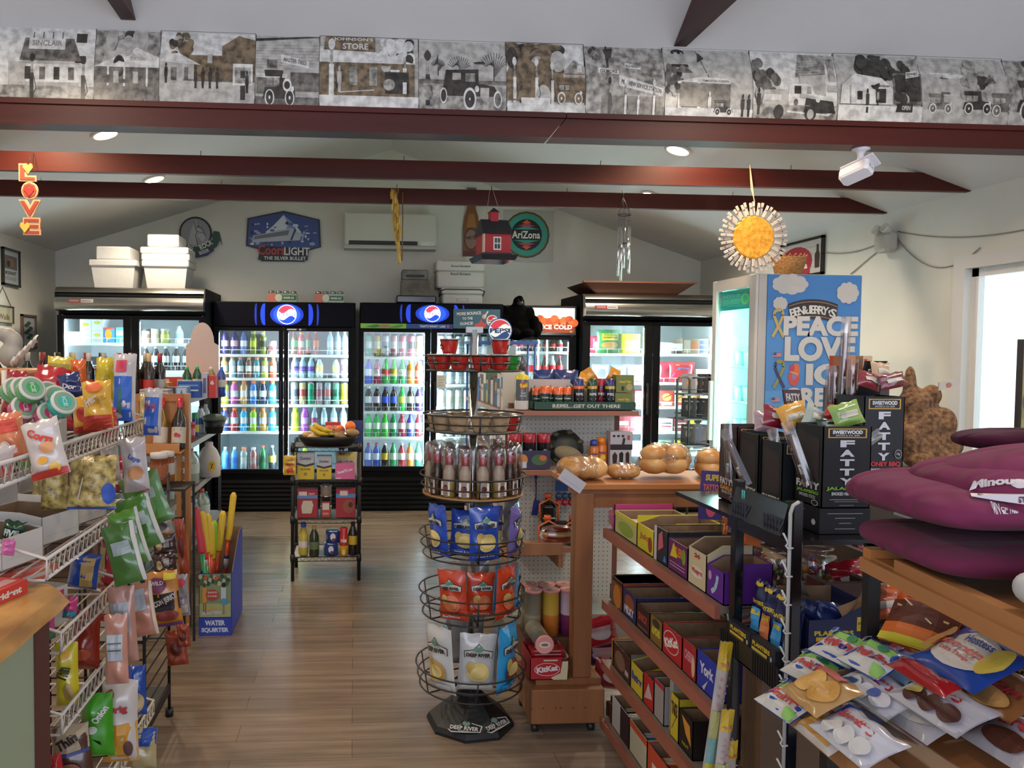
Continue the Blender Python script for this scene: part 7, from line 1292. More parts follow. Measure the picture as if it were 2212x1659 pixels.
for i,(y,k_,fl_,fc,lb,dz) in enumerate([(1.918,'#111417','TERIYAKI','#2a8a4a','black meat stick box with dark green flavour band',.012),(2.036,'#15130f','ORIGINAL','#c08a2a','black meat stick box with amber flavour band',.02),(2.155,'#3a1620','GARLIC','#c0862a','maroon meat stick box with orange flavour band',.03)]):
    fatty(.11,.105 if i else .10,.205+.01*i,k_,fl_,fc,fz+.0005,1.165,y,lb)
for i,(x,y,z,L_,ln,nm) in enumerate([(1.085,1.83,1.20,.165,(0,-.35,-.9),'brown meat stick leaning out of the jalapeno box window'),(1.15,1.84,1.22,.17,(.2,.9,.2),'meat stick lying across the top of jalapeno box'),(1.07,1.95,1.16,.17,(0,-.25,-1),'meat stick showing in the green banded box window'),
     (1.04,2.06,1.16,.17,(0,-.5,-1),'slanting meat stick poking from the amber banded box'),(1.06,2.16,1.15,.18,(0,-.1,-1),'meat stick upright in the maroon box')]): stick(x+.055,y,z,L_,nm,ln)
for px,py0,py1,d,lb in ((1818,865,683,2.28,'tallest clear wrapped meat stick standing above all the boxes'),(1832,890,775,2.30,'clear wrapped meat stick standing right of the tallest one'),(1806,900,790,2.32,'dark meat stick standing left of the tallest one'),(1843,880,790,2.29,'short wrapped meat stick near the honey box')):
    a = at(px,py0,d); stick(a.x,d,a.z,at(px,py1,d).z-a.z,lb,(0,.03,-.2),'#5a1f1a')
b = B(); b.box(-.06,-.04,0,.06,.04,.10,'#15110f'); solo(b,'carton','black inner carton holding the tall meat sticks','box',(at(1822,880,2.13).x,2.31,fz+.09)); b = B(); b.box(-.055,-.035,0,.055,.035,.088,'#241815'); solo(b,'carton','dark carton supporting the tall stick holder','box',(at(1822,880,2.13).x,2.31,fz))
# loose packets crowding the box tops
for i,(px,py,d,w_,h_,ky,rz,lb) in enumerate([(1690,905,1.98,.09,.06,'#7a1c26~',.2,'dark red packet lying on the box tops, leftmost'),(1727,900,1.96,.08,.07,'#c8902f~',-.3,'orange foil packet lying on the box tops'),(1765,905,1.9,.07,.06,'#9aa39a~',.5,'clear glossy packet lying on the jalapeno box'),(1800,925,1.86,.07,.045,'#26361c~',0,'dark green JALAPENO tag packet'),(1842,905,1.84,.08,.06,'#7c9a4a~',-.25,'light green jalapeno packet at the box corner'),
     (1795,908,1.9,.04,.04,'#b8262a~',.6,'small red packet tip among the meat boxes'),(1873,822,2.14,.07,.05,'#7a2a30~',.3,'dark pink packet on the honey box'),(1905,822,2.16,.08,.045,'#6a2228~',-.2,'maroon packet lying inside the honey box'),(1888,808,2.2,.06,.06,'#b89a7a~',.1,'tan foil packet behind the honey box topper'),(1650,920,2.14,.07,.06,'#a88a90~',.1,'pale pink wrapped packet at the maroon box')]):
    a = at(px,py,d); solo(pouch(w_,h_,.03,ky,[('r',.2,.35,.8,.6,'#b8b0a0'),('l',[(.2,.75),(.8,.8)],.003,'#d8d0c0')],60+i,nu=8,nv=8),'snack_packet',lb,'packet',(a.x,d,a.z-h_*.45),(-.3,rz,0),'loose packets on the meat stick boxes')
t = thing('tented_sign','small tented sign reading FATTY behind the loose packets','sign',(at(1717,885,2.04).x,2.04,at(1717,885,2.04).z)); b = B(); b.hexa([(-.025,0,0),(.025,0,0),(.025,.006,0),(-.025,.006,0)],[(-.035,.0,.055),(.015,0,.055),(.015,.006,.055),(-.035,.006,.055)],'#3a2226'); b.art([('b','FATTY',.5,.62,.8,.4,'#b0a8a4'),('r',.1,.1,.9,.35,'#b0803a')],.05,.055,lambda a,c,k: (a-.025-.01*c/.055,-k,c)); b.part('sign_panel',t)
for px,w_,ky,lb in ((1862,.055,'#cc5020','orange candy box with creature print behind tall meat sticks'),(1842,.04,'#b87040','smaller orange box edge behind the meat sticks'),(1882,.03,'#b9a080','thin tan box edge beside the orange candy box')): solo(carton(w_,.05,.10,ky,[('r',.1,.55,.45,.9,'#b0303a'),('p',[(.3,0),(.8,.6),(1,.2),(1,0)],'#c8902a'),('l',[(.6,.3),(.7,.9)],.006,'#d8a030')]),'candy_carton',lb,'box',(at(px,830,2.3).x,2.32,at(px,838,2.3).z))
b = B(); b.box(-.12,-.05,1.088,.03,.05,at(1862,838,2.3).z-.0015,'#3a2f2a'); solo(b,'pedestal','dark pedestal behind the meat stick boxes','pedestal',(at(1870,838,2.3).x+.04,2.34,0))
# teddy bear seen from behind on a grey surface
gz_ = at(2000,1010,2.6).z
b = B(); b.box(-.22,-.14,0,.25,.25,gz_,'#6a645c'); solo(b,'grey_cabinet','grey cabinet top carrying the brown plush bear','cabinet',(at(2010,1010,2.6).x,2.62,0))
q = at(1998,1010,2.6); t = thing('teddy_bear','brown shaggy plush bear sitting behind the black meat boxes','plush toy',(q.x,2.62,gz_+.006))
blob('body',t,[(0,0,.07,.09,.075,.075),(-.01,0,.15,.075,.065,.075),(-.03,0,.225,.055,.05,.055),(-.052,0,.275,.024,.018,.085),(.03,0,.25,.035,.03,.04),(.06,-.02,.15,.045,.045,.06),(.075,-.03,.075,.045,.05,.045),(-.075,-.03,.10,.04,.045,.06),(.05,-.06,.025,.05,.06,.03),(-.05,-.06,.025,.05,.06,.03)],'fur',.008)
b = B(); b.T = Matrix.Translation((.01,-.03,.27)); b.hexa([(0,-.03,0),(.07,-.03,.02),(.07,-.025,.02),(0,-.025,0)],[(0,-.03,.03),(.06,-.03,.04),(.06,-.025,.04),(0,-.025,.03)],'#b8aca0'); b.front([('e',.5,.5,.2,.3,'#a86a5a')],.05,.03,-.031,.005,x0=.01); b.part('tag',t)
# peanuts box and pouches
PB_ = at(1742,1490,1.725)
t = thing('peanut_box','torn navy display box of salted peanuts with yellow lettering','display box',(PB_.x+.072,PB_.y,.7855)); w_ = .146; b = B(); h1,h2 = .112,.172
b.add([(-w_/2,0,0),(w_/2,0,0),(w_/2,0,h2-.02),(w_*.3,0,h1+.025),(0,0,h1+.002),(-w_/2,0,h1)],[(0,1,2,3,4,5)],'#182048'); b.box(w_/2-.002,0,0,w_/2,.14,h2-.02,'#182048'); b.box(-w_/2,0,0,-w_/2+.002,.14,h1,'#182048'); b.box(-w_/2,.138,0,w_/2,.14,h2-.02,'card'); b.box(-w_/2,0,0,w_/2,.14,.002,'card')
b.box(-w_/2+.003,.0015,.002,w_/2-.003,.003,h1-.004,'card')
b.front([('b','PLANTERS',.44,.70,.66,.10,'#c8b02c'),('r',.14,.54,.74,.62,'#c8a42c'),('t','SALTED',.44,.58,.3,.045,'#3a3420'),('r',.14,.18,.74,.54,'#b02a34'),('b','PEANUTS',.44,.46,.54,.08,'#c8bcbc'),('e',.32,.3,.1,.06,'#b8904a'),('e',.26,.28,.05,.05,'#c8a468'),('e',.76,.24,.12,.09,'#b8bcbc'),('r',.64,.16,.88,.22,'#182048'),('e',.1,.24,.09,.10,'#b8a02c'),('r',.0,.0,1,.07,'#1a1420'),('e',.3,.03,.1,.04,'#b09050'),('e',.55,.03,.1,.04,'#b09050')],w_,.115,0)
b.box(w_/2-.026,-.0012,.085,w_/2+.001,0,.118,'#c8ae2a'); b.front([('t','2/$1.00',.5,.55,.86,.2,'#3a3018'),('t','or 59¢ each',.5,.25,.8,.1,'#5a4a20')],.027,.033,-.0014,.085,x0=w_/2-.026); b.part('box',t)
b = B(); b.grid(lambda u,v: (w_*(.5-.42*u),.01+.02*math.sin(3*v+4*u)*v,.10+.07*v*(1-.5*u)+.03*(1-u)),10,5,'card'); b.part('torn_flap',t); b = B(); b.grid(lambda u,v: (-w_*.45+w_*.5*u,.135-.02*v,.13+.055*v*math.sin(PI*min(1,u+.1))),10,4,'#6a665e'); b.part('torn_flap',t)
for i,(x,y,lb,rz) in enumerate([(1.085,1.76,'crinkled navy peanut pouch inside the torn box, front',.2),(1.10,1.80,'crinkled navy peanut pouch inside the torn box, right back',-.3),(1.04,1.80,'crinkled navy peanut pouch inside the torn box, left back',.1)]): solo(pouch(.085,.125,.03,'#1b2a5c~',[('r',.1,.1,.4,.3,'#b0b8c8'),('r',.55,.1,.75,.25,'#b0b8c8')],70+i,crinkle=.008),'peanut_pouch',lb,'pouch',(x-1.071+PB_.x+.072,y-1.705+PB_.y,.789),(.1,rz,0),'peanut pouches in the torn box')
for i in range(4):
    y = KY0+.045+.055*i; c2_ = ['#3a8ac0','#3a8ac0','#c07040','#3a8ac0'][i]
    solo(pouch(.052,.15,.02,'#16204a~',[('b','PLANTERS',.5,.62,.9,.07,'#c0a42a'),('r',.15,.12,.85,.52,c2_),('r',.2,.4,.8,.48,'#c0a42a'),('r',.2,.9,.8,.96,'#c0a42a')],80+i),'peanut_pouch',f'navy nut pouch on the black shelf, {NTH[i]} from the near upright','pouch',(KX+.03,y,.7855),(-.1,0,-PI/2+.1),'nut pouches between the black uprights')
for i in range(2): solo(carton(.115,.020,.082,'#1a1c24',[('b','PLANTERS',.45,.82,.7,.14,'#c0a42a'),('r',.08,.1,.7,.62,['#7aa0b8','#b86a3a'][i]),('r',.08,.62,.7,.7,'#c0a42a'),('b','NUTS',.86,.4,.5,.1,1.57,'#b0b0b0')]),'nut_box',('near','far')[i]+' small navy and yellow nut bar box on the slotted lip shelf','box',(KX-.0275,KY0+.078+.118*i,.7395),(0,0,-PI/2))
# big clear jars on the top candy shelf
for px,d,x_,r_,ci,lb in ((1651,2.22,None,.064,0,'large clear jar of wrapped mixed candy, left of white strip'),(1793,2.2,None,.07,1,'large clear jar of wrapped candy, right of white strip')):
    a = at(px,1300,d); zt = at(px,1172 if ci == 0 else 1182,d).z-.829; t = thing('candy_jar',lb,'jar',(a.x+.0,d+.02,.829))
    b = B(); b.lathe([(0,.002),(r_*.95,.002),(r_,.012),(r_,zt*.72),(r_*.9,zt*.82),(r_*.8,zt*.86),(r_*.82,zt*.88),(r_*.8,zt*.92),(r_*.82,zt*.95),(r_*.8,zt)],'film',28); b.part('glass_body',t)
    R_ = random.Random(ci); b = B()
    for k in range(60):
        an = R_.uniform(0,6.28); q = r_*.78*R_.random()**.5; b.ball((q*math.cos(an),q*math.sin(an),.016+R_.random()*zt*.42),.011,['#b8a898~','#a8343a~','#8a6a9a~','#c07a3a~','#7a8a5a~'][k % 5],6,4,(R_.uniform(.8,1.4),1,R_.uniform(.7,1.2)))
    o = b.part('wrapped_candy',t); o['kind'] = 'stuff'
# orange box and yellow pouch behind the header
solo(carton(.06,.04,.12,'#cc6420',[('r',.4,.35,.75,.8,'#b8b0a4'),('b',"Reese's",.25,.5,.7,.14,1.4,'#c8a82a'),('l',[(.45,.4),(.45,.75)],.003,'#2a2a2a'),('l',[(.6,.4),(.6,.75)],.003,'#2a2a2a')]),'candy_carton','orange candy carton with barcode under the black header','box',(at(1622,1170,2.12).x,2.13,at(1622,1170,2.12).z),(0,.2,0))
solo(pouch(.06,.09,.02,'#b8983f~',[('e',.5,.35,.4,.25,'#2a2f5a'),('t','YUMMY',.5,.35,.6,.12,'#b8b0b0')],91),'snack_pouch','mustard yellow pouch with navy oval near the clip strip','pouch',(at(1688,1165,2.05).x,2.06,at(1688,1170,2.05).z),(0,.1,-.4))
solo(pouch(.018,.10,.012,'#c06a2a~',[],92),'candy_stick','thin orange candy packet beside the far black upright','candy',(at(1566,1140,2.2).x,2.2,at(1566,1145,2.2).z),(0,.1,0))
# red sweets and green bags on wire shelf at the back right
for i,(px,py,d,ky,lb) in enumerate([(1845,1220,2.2,'#a8242c~','red candy pouch behind the right jar'),(1870,1200,2.25,'#b02a30~','second red candy pouch behind the right jar'),(1850,1245,2.1,'#9a1f28~','lower red candy pouch behind the right jar'),(1895,1260,2.1,'#8a9a4a~','green candy pouch under the sweatshirt shelf'),(1930,1270,2.05,'#9aa858~','pale green candy pouch under the sweatshirt shelf'),(1905,1290,2.0,'#c05a2a~','orange candy pouch under the sweatshirt shelf'),(1820,1185,2.3,'#1f4a3a~','dark green printed pouch under the meat boxes')]):
    a = at(px,py,d); solo(pouch(.10,.09,.03,ky,[('r',.2,.3,.8,.5,'#b8b0a8'),('l',[(.1,.8),(.9,.7)],.004,'#c8c0b8')],100+i,crinkle=.007),'candy_pouch',lb,'pouch',(a.x,d,a.z-.05),(-.4,.4*math.sin(i*2),-.3))
t = thing('brown_counter_stand','dark brown wooden candy stand behind the peanut box','stand',(1.27,1.88,.7865)); b = B(); b.box(-.06,0,0,.08,.02,.15,'#4a2418'); b.box(-.06,.02,0,-.04,.08,.15,'#5a2c1e'); b.box(.06,.02,0,.08,.08,.15,'#3a1c14'); b.part('frame',t)
b = B(); b.box(.085,-.01,0,.10,.0,.15,'film'); b.part('clear_panel',t)
# stacked shipping cartons under the nuts
solo(carton(.40,.10,.33,'#5a4430',[('b','TWIX',.37,.70,.60,.22,-.04,'#b8b0ac'),('b','TWIX',.37,.70,.57,.19,-.04,'#9c1f2a')]),'shipping_carton','brown shipping carton with big red logo behind the uprights','box',(1.262,1.90,.398))
solo(carton(.40,.10,.395,'#4a2c28',[('r',0,.3,1,.6,'#6a1c24'),('l',[(.1,.7),(.5,.7)],.004,'#2a1a18')]),'shipping_carton','dark carton with crimson band beneath the red logo carton','box',(1.262,1.90,.001))
# hanging candy strips on the far upright
for i,(x0,y0,x1,y1,d,lb) in enumerate([(1572,1385,1528,1680,1.90,'topmost yellow and white taffy strip hanging in front'),(1574,1532,1545,1760,1.86,'second taffy strip hanging below the topmost one'),(1580,1600,1568,1790,1.90,'third taffy strip low on the far black upright')]):
    a = at(x0,y0,d); c = at(x1,y1,d); L_ = a.z-c.z; b = pouch(.036,L_,.014,'#b0a49c~',[('r',0,.80,1,1,'#c8a426'),('b','Taffy',.5,.84,.7,.04,.3,'#b87060'),('r',.0,.3,1,.5,'#a8a468'),('r',0,.12,1,.3,'#6f9a96'),('r',0,0,1,.12,'#b8a834')]+[('e',.3+.4*(k % 2),.55+.03*k,.1,.01,'#b87a80') for k in range(8)],110+i,nu=6,nv=20)
    solo(b,'taffy_strip',lb,'candy strip',((a.x+c.x)/2-(a.x-c.x)/2,d,c.z),(0,math.atan2(a.x-c.x,L_),.1),'taffy strips on the far upright')
# ================================================================ sweatshirt and cake stand
TH = .122; P0 = Vector((.945,1.343,1.165))
def sw(u,v): return (P0.x+math.cos(TH)*u-math.sin(TH)*v,P0.y-math.sin(TH)*u-math.cos(TH)*v)   # u right, v towards the camera
t = thing('wooden_display_shelf','orange wooden shelf edge carrying the folded sweatshirts','shelf',(P0.x,P0.y,0),(0,0,-TH))
b = B(); b.box(0,-.9,1.135,.62,.0,1.155,'woody'); b.box(-.014,-.9,1.128,.012,.0,1.152,'woody'); b.box(-.004,-.9,1.152,.02,-.09,1.172,'woody'); b.box(-.006,-.02,1.150,.62,.005,1.170,'woodx'); b.part('shelf_board',t)
for x,y in ((.10,.17),(.56,.20)): b = B(); b.box(x-.012,y-.012,0,x+.012,y+.012,1.134,'#0f0f10'); b.box(x-.012,-.25,1.118,x+.012,y+.012,1.134,'#0f0f10'); b.part('post',t)
def shirt(nm,lb,key,pads,lab=None):
    t = thing(nm,lb,'sweatshirt',(P0.x,P0.y,1.1735),(0,0,-TH)); b = B()
    for c,h,e,wv,sd in pads: b.cushion(c,h,key,e,wv,sd,40,20)
    return t,b
MR = '#6c2a46^'; GS = '#b8b8b6^'
t,b = shirt('folded_sweatshirt','upper maroon sweatshirt with white crest, folded on the wooden shelf',MR,[((.20,-.10,.108),(.24,.165,.036),.42,.06,1),((.28,-.12,.132),(.24,.165,.048),.55,.07,2),((.10,-.02,.098),(.125,.10,.026),.5,.06,5),((.36,-.13,.142),(.30,.165,.070),.9,.04,6)])
SH = b; b.part('garment',t)
b = B(); b.cushion((.33,.03,.195),(.16,.05,.020),'#3c1024^',.5,.05,8); b.part('collar',t); b = B(); b.T = Matrix.Translation((.30,-.03,.222)) @ Matrix.Rotation(.25,4,'Z') @ Matrix.Rotation(.5,4,'X'); b.box(-.03,-.02,0,.03,.02,.002,'#b0aeb0'); b.top([('t','JERZEES',.5,.5,.6,.4,'#2a2a2a')],.06,.04,.002,-.03,-.02); b.part('size_label',t)
b = B()
from mathutils.bvhtree import BVHTree
_mb = Matrix.Translation((P0.x,P0.y,1.1735)) @ Matrix.Rotation(-TH,4,'Z'); _mi = _mb.inverted(); bv = BVHTree.FromPolygons([Vector(v) for v in SH.v],SH.f)
_o = _mi @ Vector((0,0,EYE)); _d = (_mi.to_3x3() @ (at(2182,1062,1.0)-Vector((0,0,EYE)))).normalized(); hp,hn,_,_ = bv.ray_cast(_o,_d)
if hn.dot(_d) > 0: hn = -hn
_x = Vector((.93,-.30,-.1)); _x = (_x-hn*_x.dot(hn)).normalized(); _y = hn.cross(_x)
def crest(x,y,k):
    p,n_,_,_ = bv.find_nearest(hp+_x*(x-.055)+_y*(y-.04)); return p+(n_ if n_.dot(hn) > 0 else -n_)*(.0012+k)
b.art([('e',.62,.66,.12,.14,'#b9b0b4'),('b','Minou',.3,.70,.5,.22,'#b9b0b4'),('p',[(.05,.36),(.3,.44),(.7,.40),(.98,.46),(.98,.24),(.7,.18),(.3,.22),(.05,.14)],'#b9b0b4'),('b','CORNER STORE',.5,.31,.76,.12,'#5a2036'),('t','SINCE 1988',.4,.08,.4,.07,'#b9b0b4')],.11,.085,crest,base=1); b.part('printed_crest',t)
t,b = shirt('folded_sweatshirt','lower maroon sweatshirt folded beneath the crested one','#63253f^',[((.16,-.12,.028),(.19,.15,.024),.4,.05,3),((.08,-.05,.027),(.10,.08,.022),.5,.06,7),((.35,-.11,.033),(.22,.165,.028),.4,.04,9)]); b.part('garment',t)
t,b = shirt('folded_sweatshirt','light grey sweatshirt folded in front of the maroon ones',GS,[((.20,-.485,.056),(.20,.15,.050),.5,.05,4),((.34,-.51,.065),(.18,.165,.055),.5,.05,11),((.10,-.42,.034),(.11,.08,.028),.55,.06,12)]); b.part('garment',t)
# cake tray below
t = thing('cake_tray_stand','orange wooden slanted tray full of wrapped cakes','display tray',(.895,1.44,0)); b = B()
b.hexa([(-.035,-.9,.795),(.0,-.9,.78),(.0,0,.78),(-.035,0,.795)],[(-.035,-.9,.825),(.012,-.9,.84),(.012,0,.84),(-.035,0,.825)],'woody'); b.hexa([(.0,-.9,.79),(.6,-.9,.95),(.6,0,.95),(0,0,.79)],[(.0,-.9,.808),(.6,-.9,.968),(.6,0,.968),(0,0,.808)],'woody'); b.part('tray',t)
b = B(); b.hexa([(.0,-.005,.81),(.6,-.005,.96),(.6,.0,.96),(0,.0,.81)],[(.0,-.005,.885),(.6,-.005,1.02),(.6,0,1.02),(0,0,.885)],'card'); b.part('end_card',t)
b = B(); b.hexa([(.014,-.9,.84),(.018,-.9,.84),(.018,-.006,.84),(.014,-.006,.84)],[(.006,-.9,.915),(.010,-.9,.915),(.010,-.006,.905),(.006,-.006,.905)],'film'); b.part('clear_guard',t)
for z in (.85,.875): b = B(); b.T = Matrix.Translation((-.002,-.004,z)) @ Matrix.Rotation(PI/2,4,'X'); b.cyl(0,0,0,.006,.008,'#b8b0a8',10); b.part('rivet',t)
for x in (.04,.56): b = B(); b.box(x-.012,-.03,0,x+.012,-.006,.80,'#0f0f10'); b.part('post',t)
def onplane(px,py):
    w_ = RW @ Vector((px-PX,py-PY,F_PX)); a,bb = .815-.27*.895,.27; s_ = (a-EYE)/(w_.z-bb*w_.x); return w_*s_+Vector((0,0,EYE))
def cake(px,py,w_,h_,key,art,lb,tilt=-1.12,rz=-PI/2,th=.028,lift=.012,nm='wrapped_cake',seed=0):
    q = onplane(px,py); o = pouch(w_,h_,th,key,art,seed,crinkle=.004,crimp=.06,nu=14,nv=12)
    ca = Matrix.Rotation(rz,4,'Z') @ Matrix.Rotation(tilt,4,'X'); off = ca @ Vector((0,0,h_/2))
    solo(o,nm,lb,'wrapped cake',(q.x-off.x,q.y-off.y,q.z-off.z+th*.5+lift),(tilt,0,rz))
HB = '#24479c~'
def logo(): return [('e',.12,.80,.09,.12,'#b8b4bc'),('e',.12,.80,.07,.08,'#3a4a90')]
PIE = [('r',0,0,1,.62,'#bfbcb4'),('r',0,.62,1,.8,'#7fae52'),('b','Fruit Pie',.55,.42,.72,.24,'#b0303a'),('e',.62,.7,.12,.09,'#2f7a4a'),('r',.8,0,1,.25,'#7fae52')]+logo()
for i,(px,py,rz,lb) in enumerate([(1768,1548,-1.45,'green and white fruit pie packet behind the clear guard'),(1843,1506,-1.35,'green and white fruit pie packet, second from the end card'),(1912,1500,-1.45,'green and white fruit pie packet nearest the orange cakes'),(1800,1520,-1.3,'red-lettered fruit pie packet near the end card corner')]): cake(px,py,.105,.085,HB,PIE,lb,rz=rz,seed=i,th=.028,lift=.018+.01*(i % 2))
DON = lambda c,ch: [('r',.0,.0,1,.74,c),('p',[(0,.55),(.2,1),(0,1)],'#2a3f9a'),('b','donettes',.42,.66,.62,.22,'#b02430'),('e',.3,.26,.13,.2,ch),('e',.55,.24,.13,.2,ch),('e',.8,.26,.13,.2,ch)]
cake(1815,1590,.12,.10,'#a8804a~',[('e',.3,.5,.25,.3,'#c89a50'),('e',.7,.45,.25,.3,'#b8863c'),('r',.1,.78,.7,.96,'#b0504a')],'golden crumb cakes in clear wrap behind the guard',seed=11)
cake(1935,1560,.16,.085,'#b9b6bc~',DON('#b8b6bc','#c4c0c2')+[('r',.2,.15,.36,.36,'#2a4a7a'),('e',.68,.3,.08,.14,'#4a5a9a')],'white powdered mini donut packet in the middle of tray',seed=12,lift=.03)
cake(1880,1625,.15,.085,'#b9b6bc~',DON('#b8b6bc','#c0bcb8'),'white mini donut packet nearest the clear guard',seed=13)
cake(2030,1632,.16,.085,'#b4b0b6~',DON('#b4b0b6','#4a2a22')+[('e',.25,.35,.08,.16,'#c0b060')],'mini donut packet with chocolate rings at the bottom',seed=14,lift=.03)
cake(1845,1548,.11,.08,HB,[('r',.0,0,1,.5,'#8aa8c8'),('b','Crème',.5,.35,.6,.2,'#a83a44')]+logo(),'blue packet half hidden under the white mini donuts',seed=15)
cake(1930,1520,.14,.08,HB,[('r',.0,0,1,.55,'#8fb0cc'),('b','cupcakes',.55,.32,.6,.2,'#b03a3a'),('e',.85,.3,.12,.2,'#c0a850')]+logo(),'blue packet with yellow cakes above the white mini donuts',seed=16,lift=.02)
cake(2085,1560,.16,.13,HB,[('e',.5,.48,.42,.36,'#c8c2bc'),('t','Hostess',.55,.68,.4,.12,'#3a4a90'),('b','donettes',.5,.48,.66,.16,'#b02a38'),('t','Extra Things',.52,.3,.4,.08,'#b02a38'),('r',.35,.82,.75,.92,'#c8a830'),('e',.08,.5,.12,.3,'#b08048'),('e',.9,.5,.1,.3,'#c8b048')],'large blue donut bag with white blob and red lettering',seed=17,lift=.04,th=.036)
cake(1965,1478,.13,.13,'#c2501e~',[('r',.0,.78,1,1,'#c2501e'),('b',"Reese's",.5,.88,.5,.1,'#c8a42a'),('r',.0,.3,1,.7,'#5a2a1c'),('r',0,.1,1,.3,'#c8641e'),('r',0,0,1,.12,'#c4b830'),('l',[(.1,.6),(.9,.5)],.004,'#c89a60'),('l',[(.2,.7),(.7,.4)],.003,'#d8b890')],'orange and yellow peanut butter cake bag, upright at the back',tilt=-.7,rz=-1.1,seed=18,lift=.05,th=.036)
cake(2055,1470,.17,.12,'#2c1c1a~',[('r',0,.62,1,1,'#24479c'),('r',.2,.4,.9,.62,'#3a7ab0'),('b','CupCakes',.42,.52,.6,.18,'#a83440'),('e',.3,.2,.2,.16,'#6a5a4a'),('e',.75,.25,.2,.2,'#1c1210')]+logo(),'dark chocolate cupcakes bag with blue corner',seed=19,tilt=-.8,lift=.05,th=.036)
cake(2150,1440,.17,.13,'#8a3f1c~',[('r',0,.66,.5,1,'#24479c'),('e',.55,.45,.42,.3,'#c06a24'),('b','CupCakes',.45,.55,.62,.16,'#a82a34'),('e',.5,.22,.2,.12,'#b8904a')]+logo(),'orange cupcakes bag with blue corner at the top right',seed=20,tilt=-.8,lift=.05,th=.036)
cake(2195,1500,.13,.12,'#3c1814~',[('b','Milk',.5,.55,.5,.14,'#a88a2a'),('b','CRUNCH',.5,.35,.6,.12,'#a88a2a'),('p',[(.0,.6),(.2,1),(.1,.3)],'#b0a8a8')],'dark brown cake bag with yellow lettering at right edge',seed=21,tilt=-.8,lift=.05)
cake(2130,1610,.15,.10,'#8a5a34~',[('r',0,.6,.4,1,'#2a4aa8'),('b','Coffee Cakes',.5,.5,.7,.2,'#a82a34'),('e',.6,.2,.3,.18,'#b88a50'),('e',.14,.75,.1,.12,'#b8b0bc')],'brown coffee cake packet with red lettering, lower right',seed=22,lift=.03)
cake(2195,1600,.13,.11,HB,[('r',.2,.1,.9,.5,'#a88050'),('b','Twinkies',.5,.7,.6,.16,'#a82a34')]+logo(),'blue wrapped cake packet cut by the right edge',seed=23,lift=.03)
cake(2065,1600,.14,.035,'#9c1c24~',[],'long red packet wedged beside the chocolate donuts',seed=24,lift=.035,th=.03)
cake(1995,1540,.12,.08,'#7a5a3a~',[('e',.5,.5,.4,.3,'#a8844a'),('r',.1,.7,.6,.9,'#3a5a9a')],'clear wrapped yellow cake between the donut bags',seed=25,lift=.015)
for i,(px,py,w_,h_,ky,ar_,lb,tl) in enumerate([(2090,1415,.16,.12,'#24479c~',[('r',0,0,1,.6,'#5a2c1c'),('b','CupCakes',.5,.65,.6,.16,'#a83440'),('e',.3,.3,.2,.18,'#2a1612'),('e',.7,.3,.2,.18,'#2a1612')],'blue and brown cupcake bag at the back row of tray',-.7),(2010,1430,.12,.10,'#8a2c1c~',[('r',.1,.2,.9,.6,'#c8702a'),('b','HoHos',.5,.75,.5,.14,'#c8b8a0')],'red orange cake bag in the back row of tray',-.7),(1985,1590,.14,.09,'#a8a4a8~',[('e',.5,.45,.4,.3,'#c0b8b0'),('p',[(0,.6),(.25,1),(0,1)],'#2a4aa0'),('b','donettes',.55,.7,.5,.16,'#b02a38')],'white mini donut packet lying between the others',-1.1),(2150,1545,.15,.10,'#24479c~',[('e',.5,.45,.38,.3,'#b8904a'),('b','Mini',.5,.7,.4,.16,'#c8c0b8')],'blue packet of mini muffins near the right edge',-1.0),(1790,1625,.11,.08,'#b0a8a0~',[('r',.1,.1,.9,.6,'#b8863c'),('b','Pie',.5,.75,.4,.16,'#b03038')],'pale pie packet pressed against the clear guard',-1.1),(2200,1655,.14,.10,'#b4b0b6~',[('b','donettes',.45,.66,.6,.2,'#b02430'),('e',.5,.3,.3,.2,'#5a3020')],'mini donut packet in the bottom right corner',-1.1)]): cake(px,py,w_,h_,ky,ar_,lb,tilt=tl,seed=40+i,lift=.025,th=.03)
b = pouch(.14,.1,.05,'#24409a~',[('r',.1,.2,.5,.8,'#a83a4a')],26); solo(b,'snack_pouch','blue pouch low behind the orange tray corner','pouch',(at(1762,1640,1.75).x,1.62,at(1762,1655,1.75).z-.03))
# poster board leaning by the window, far right
q = at(2203,975,2.9); t = thing('poster_board','tan framed poster board cut off by the right edge','poster',(q.x+.18,2.9,at(2203,978,2.9).z)); h_ = at(2203,733,2.9).z-at(2203,978,2.9).z
b = B(); b.box(-.2,-.01,0,.2,.01,h_,'#2a2220'); b.part('frame',t); b = B(); b.box(-.19,-.013,.01,.19,-.010,h_-.01,'#9a9668'); b.front([('e',.08,.75,.07,.1,'#4a5a5a'),('e',.06,.45,.06,.1,'#5a5a7a'),('r',0,.3,.12,.38,'#8a8a5a'),('e',.06,.15,.05,.08,'#a85a4a')],.38,h_-.02,-.0135,.01); b.part('poster',t)
b = B(); b.box(.1,-.02,-(at(2203,978,2.9).z),.14,.02,.0,'#2a2220'); b.part('stand',t)
